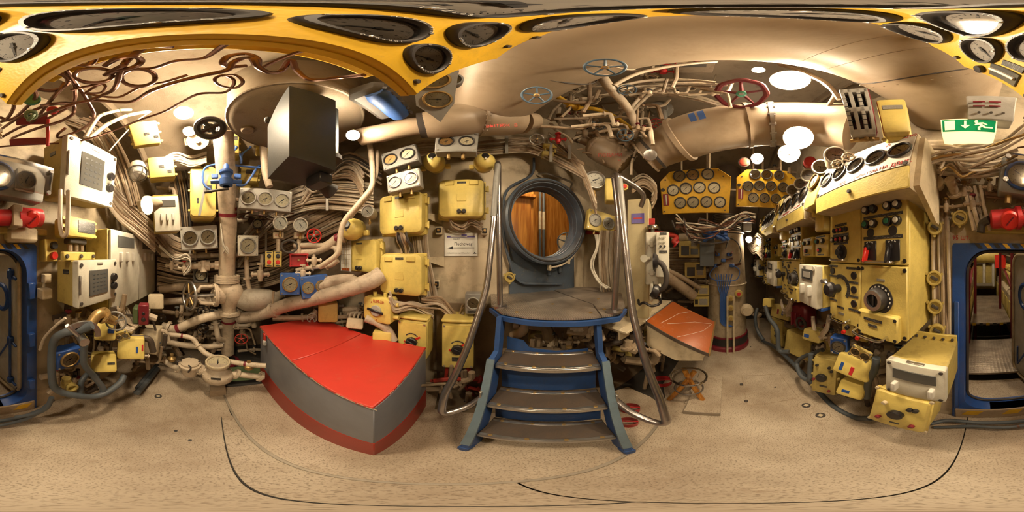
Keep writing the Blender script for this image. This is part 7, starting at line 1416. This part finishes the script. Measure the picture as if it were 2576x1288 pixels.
# ---------------------------------------------------------------- lamps
cage_lamp('bright port ceiling lamp beside the yellow terminal box', pt(462, 284, 1.05), -100, 50, .062, 85, cage=False)
cage_lamp('bright second port lamp just below the ceiling lamp', pt(476, 330, 1.3), -95, 40, .05, 55, cage=False)
cage_lamp('bright lamp under the scope housing beside the extractor duct', pt(888, 340, .92), -42, 35, .038, 28, cage=False)
cage_lamp('round ceiling lamp beside the huge ceiling duct', pt(1988, 200, .72), 115, 72, .068, 46, refl=1.3, cage=False)
cage_lamp('shaded lamp in front of the air trunk, upper of two', pt(2008, 345, 1.0), 115, 48, .06, 60, refl=1.5, cage=False)
cage_lamp('shaded lamp in front of the air trunk, lower of two', pt(1985, 384, 1.12), 112, 48, .05, 30, refl=1.5)
cage_lamp('caged lamp above the gauge panel beyond the air trunk', pt(1905, 398, 1.7), 104, 50, .06, 26)
cage_lamp('lamp half hidden by the ceiling spool', pt(1908, 176, .75), 105, 60, .03, 10, cage=False)
cage_lamp('small caged lamp at the far end of the starboard row', pt(1884, 602, 2.75), 98, 20, .05, 16)
t = thing('red_lamp', 'dull red round lamp beside the caged lamp', 'lamp', pt(1872, 408, 1.75), 100, 15); obj('globe', MB().lathe([(.05, -.06), (.055, 0), (.045, .03), (0, .045)], 18, YM), 'lampred', t); obj('cage', MB().torus(.06, .006, 24, 6, YM), 'steel', t)
t = thing('red_lamp', 'dark red domed lamp among the cylinder gauges', 'lamp', pt(2038, 408, 1.35), 120, 15); obj('globe', MB().lathe([(.05, -.08), (.06, -.02), (.05, .03), (0, .05)], 18, YM), 'red', t); obj('base', MB().lathe([(.0, -.12), (.065, -.12), (.065, -.07), (0, -.07)], 18, YM), 'grey', t)
# ---------------------------------------------------------------- pipework in the shadows
TONE = {'pipecream': 'cream', 'pipedark': 'brown', 'shadebrown': 'dark brown', 'tread': 'metal-grey', 'basered': 'rust red', 'darkred': 'dark red', 'cablebrown': 'tan', 'dullyellow': 'dull yellow', 'hull': 'tan brown', 'copper': 'copper'}
def clutter(place, n, px, py, rr, mats, rad=(.012, .045), horiz=.6, length=60, valves=.35, plane=None, vs=1.0):
    def at(x, y, r_): return onp(x, y, plane, r_) if plane is not None else pt(x, y, r_)
    for i in range(n):
        x, y, r_ = random.uniform(*px), random.uniform(*py), random.uniform(*rr); l_ = random.uniform(.5, 1.3)*length; lev = random.random() < horiz
        if lev: P = [(x-l_, y+random.uniform(-8, 8), r_), (x, y, r_), (x+l_*.6, y+random.uniform(-4, 4), r_), (x+l_*.8, y+random.choice((-1, 1))*random.uniform(15, 45), r_)]
        else: P = [(x, y-l_*.7, r_), (x+random.uniform(-4, 4), y, r_), (x+random.choice((-1, 1))*random.uniform(5, 25), y+l_*.4, r_)]
        ra_, m_, f_ = random.uniform(*rad), random.choice(mats), random.random() < .4; k = (ra_-rad[0])/(rad[1]-rad[0])
        lab = '%s %s %s pipe %s%s' % ('thin' if k < .34 else 'medium' if k < .67 else 'thick', TONE[m_], 'level' if lev else 'upright', 'with a flange ' if f_ else '', place)
        pipe('service_pipe', lab, 'pipe', [at(*p) for p in P], ra_, m_, bend=.06, group='pipes '+place, seg=8, fl=(.45,) if f_ else ())
        if random.random() < valves:
            m_, w_ = random.choice(mats), random.choice(['black', 'hose', 'darkred', 'brass'])
            smallvalve('%s stop valve with %s cap %s' % (TONE[m_], {'black': 'black', 'hose': 'grey', 'darkred': 'red', 'brass': 'brass'}[w_], place), at(x, y, r_-.04*vs), vs*random.uniform(.016, .026), m_, w_, group='valves '+place)
DK = ['pipedark', 'shadebrown', 'pipecream', 'pipedark', 'tread']
clutter('in the dark behind the ladder', 26, (1290, 1500), (815, 910), (1.1, 1.45), DK, length=50)
clutter('in the dark between ladder and desk', 26, (1530, 1640), (810, 920), (1.25, 1.5), ['pipedark', 'shadebrown', 'pipedark', 'tread', 'dullyellow'], length=40)
clutter('low between the chest and the ladder', 14, (1085, 1200), (950, 1010), (1.05, 1.4), ['basered', 'shadebrown', 'pipedark'], rad=(.012, .03), length=40, valves=.1)
clutter('behind the red chest', 18, (640, 930), (770, 850), (1.75, 2.0), DK, length=50)
clutter('low along the port hull', 34, (420, 640), (770, 880), (2.0, 2.25), ['pipecream', 'pipedark', 'pipedark', 'shadebrown'], length=50)
clutter('under the nearest control unit', 22, (2120, 2330), (850, 1000), (.9, 1.0), DK, rad=(.01, .028), length=35, plane=180)
clutter('under the middle of the starboard row', 22, (2000, 2120), (810, 930), (.85, 1.0), DK+['dullyellow'], rad=(.01, .035), length=22, plane=180)
clutter('under the far end of the starboard row', 18, (1915, 2000), (760, 850), (.85, 1.0), DK, rad=(.015, .05), length=14, plane=180)
clutter('in the dark passage by the periscope', 16, (1690, 1790), (690, 850), (2.6, 3.0), DK, length=35)
clutter('among the fittings over the hatch', 24, (1370, 1600), (240, 400), (1.3, 1.5), ['pipecream', 'pipedark', 'pipecream', 'cablebrown'], rad=(.01, .025), length=45)
clutter('under the ceiling between hatch and air duct', 26, (1400, 1640), (215, 330), (.95, 1.2), ['pipecream', 'pipedark', 'pipecream', 'cablebrown', 'pipedark'], rad=(.006, .016), length=55, valves=.3, vs=.55)
clutter('under the ceiling by the dark red handwheel', 14, (1580, 1840), (150, 240), (.72, .95), ['pipecream', 'pipedark', 'hull'], rad=(.005, .012), length=70, valves=.12, vs=.5)
for i, (px, py, r_) in enumerate(((1445, 225, .95), (1500, 250, 1.05), (1640, 195, .85), (1740, 222, 1.0))):
    gland('cream round ceiling socket, number %s from the hatch toward the red handwheel' % ('one', 'two', 'three', 'four')[i], pt(px, py, r_), 30+15*i, .032, 'cream', 50)
clutter('among the fittings over the blue door', 20, (2340, 2600), (400, 560), (.98, 1.04), ['pipedark', 'pipedark', 'cablebrown'], rad=(.006, .016), length=40, plane=180)
clutter('behind the looping grey hoses', 26, (140, 260), (790, 980), (.95, 1.03), DK, rad=(.01, .03), length=35, plane=180)
clutter('between the port covers and the cabinet', 30, (240, 400), (770, 930), (1.3, 1.7), DK+['pipecream'], rad=(.012, .035), length=35)
clutter('behind the port terminal boxes', 14, (330, 640), (400, 560), (1.9, 2.1), ['pipecream', 'cablebrown'], rad=(.012, .03), length=45, valves=.1)
clutter('behind the cylinder gauges and lamps', 16, (1880, 2100), (390, 480), (2.2, 2.6), ['pipedark', 'cablebrown', 'pipecream'], rad=(.015, .04), length=40)

# ---------------------------------------------------------------- last small things
t = cbox('terminal_cover', 'pale cream terminal block with cables behind the red chest', (872, 800, 915, 828), 1.5, .12, 'cream', a=-42, tilt=-20, roll=8)
for i in range(4): obj('cable', MB().tube(smooth([(-.06+.04*i, .05, .04), (-.05+.04*i, .06, .10), (.02+.03*i, .12, .12)]), .010, 6), 'cablecream', t)
cbox('terminal_cover', 'dull yellow cabinet half hidden behind the red chest', (800, 762, 850, 812), 1.62, .2, 'dullyellow', a=-50, tilt=0)
cbox('terminal_cover', 'low yellow cover behind the chest corner near the switch boxes', (936, 836, 985, 866), 1.32, .15, 'lemon', a=-25, tilt=-10)
pipe('ribbed_hose', 'thick grey ribbed hose bending down behind the red chest', 'hose', [(920, 800, 1.42), (950, 812, 1.4), (975, 830, 1.38), (990, 858, 1.36)], .04, 'insulation')
pipe('ribbed_hose', 'wrapped hose bending under the platform', 'hose', [(1290, 845, 1.25), (1312, 835, 1.22), (1325, 815, 1.22), (1318, 800, 1.25)], .04, 'insulation')
cbox('drip_tray', 'dull yellow tray in the dark under the platform', (1330, 838, 1400, 862), 1.3, .3, 'dullyellow', a=20, tilt=-10, cat='tray')
for i, (px, py, r_) in enumerate(((1404, 350, 1.25), (1432, 208, .85), (1668, 180, .8))):
    smallvalve('red-bodied valve %s' % ('above the yellow switch box over the hatch', 'beneath the ceiling duct near the hatch', 'behind the red hoop under the ceiling')[i], pt(px, py, r_), .022, 'red', 'red')
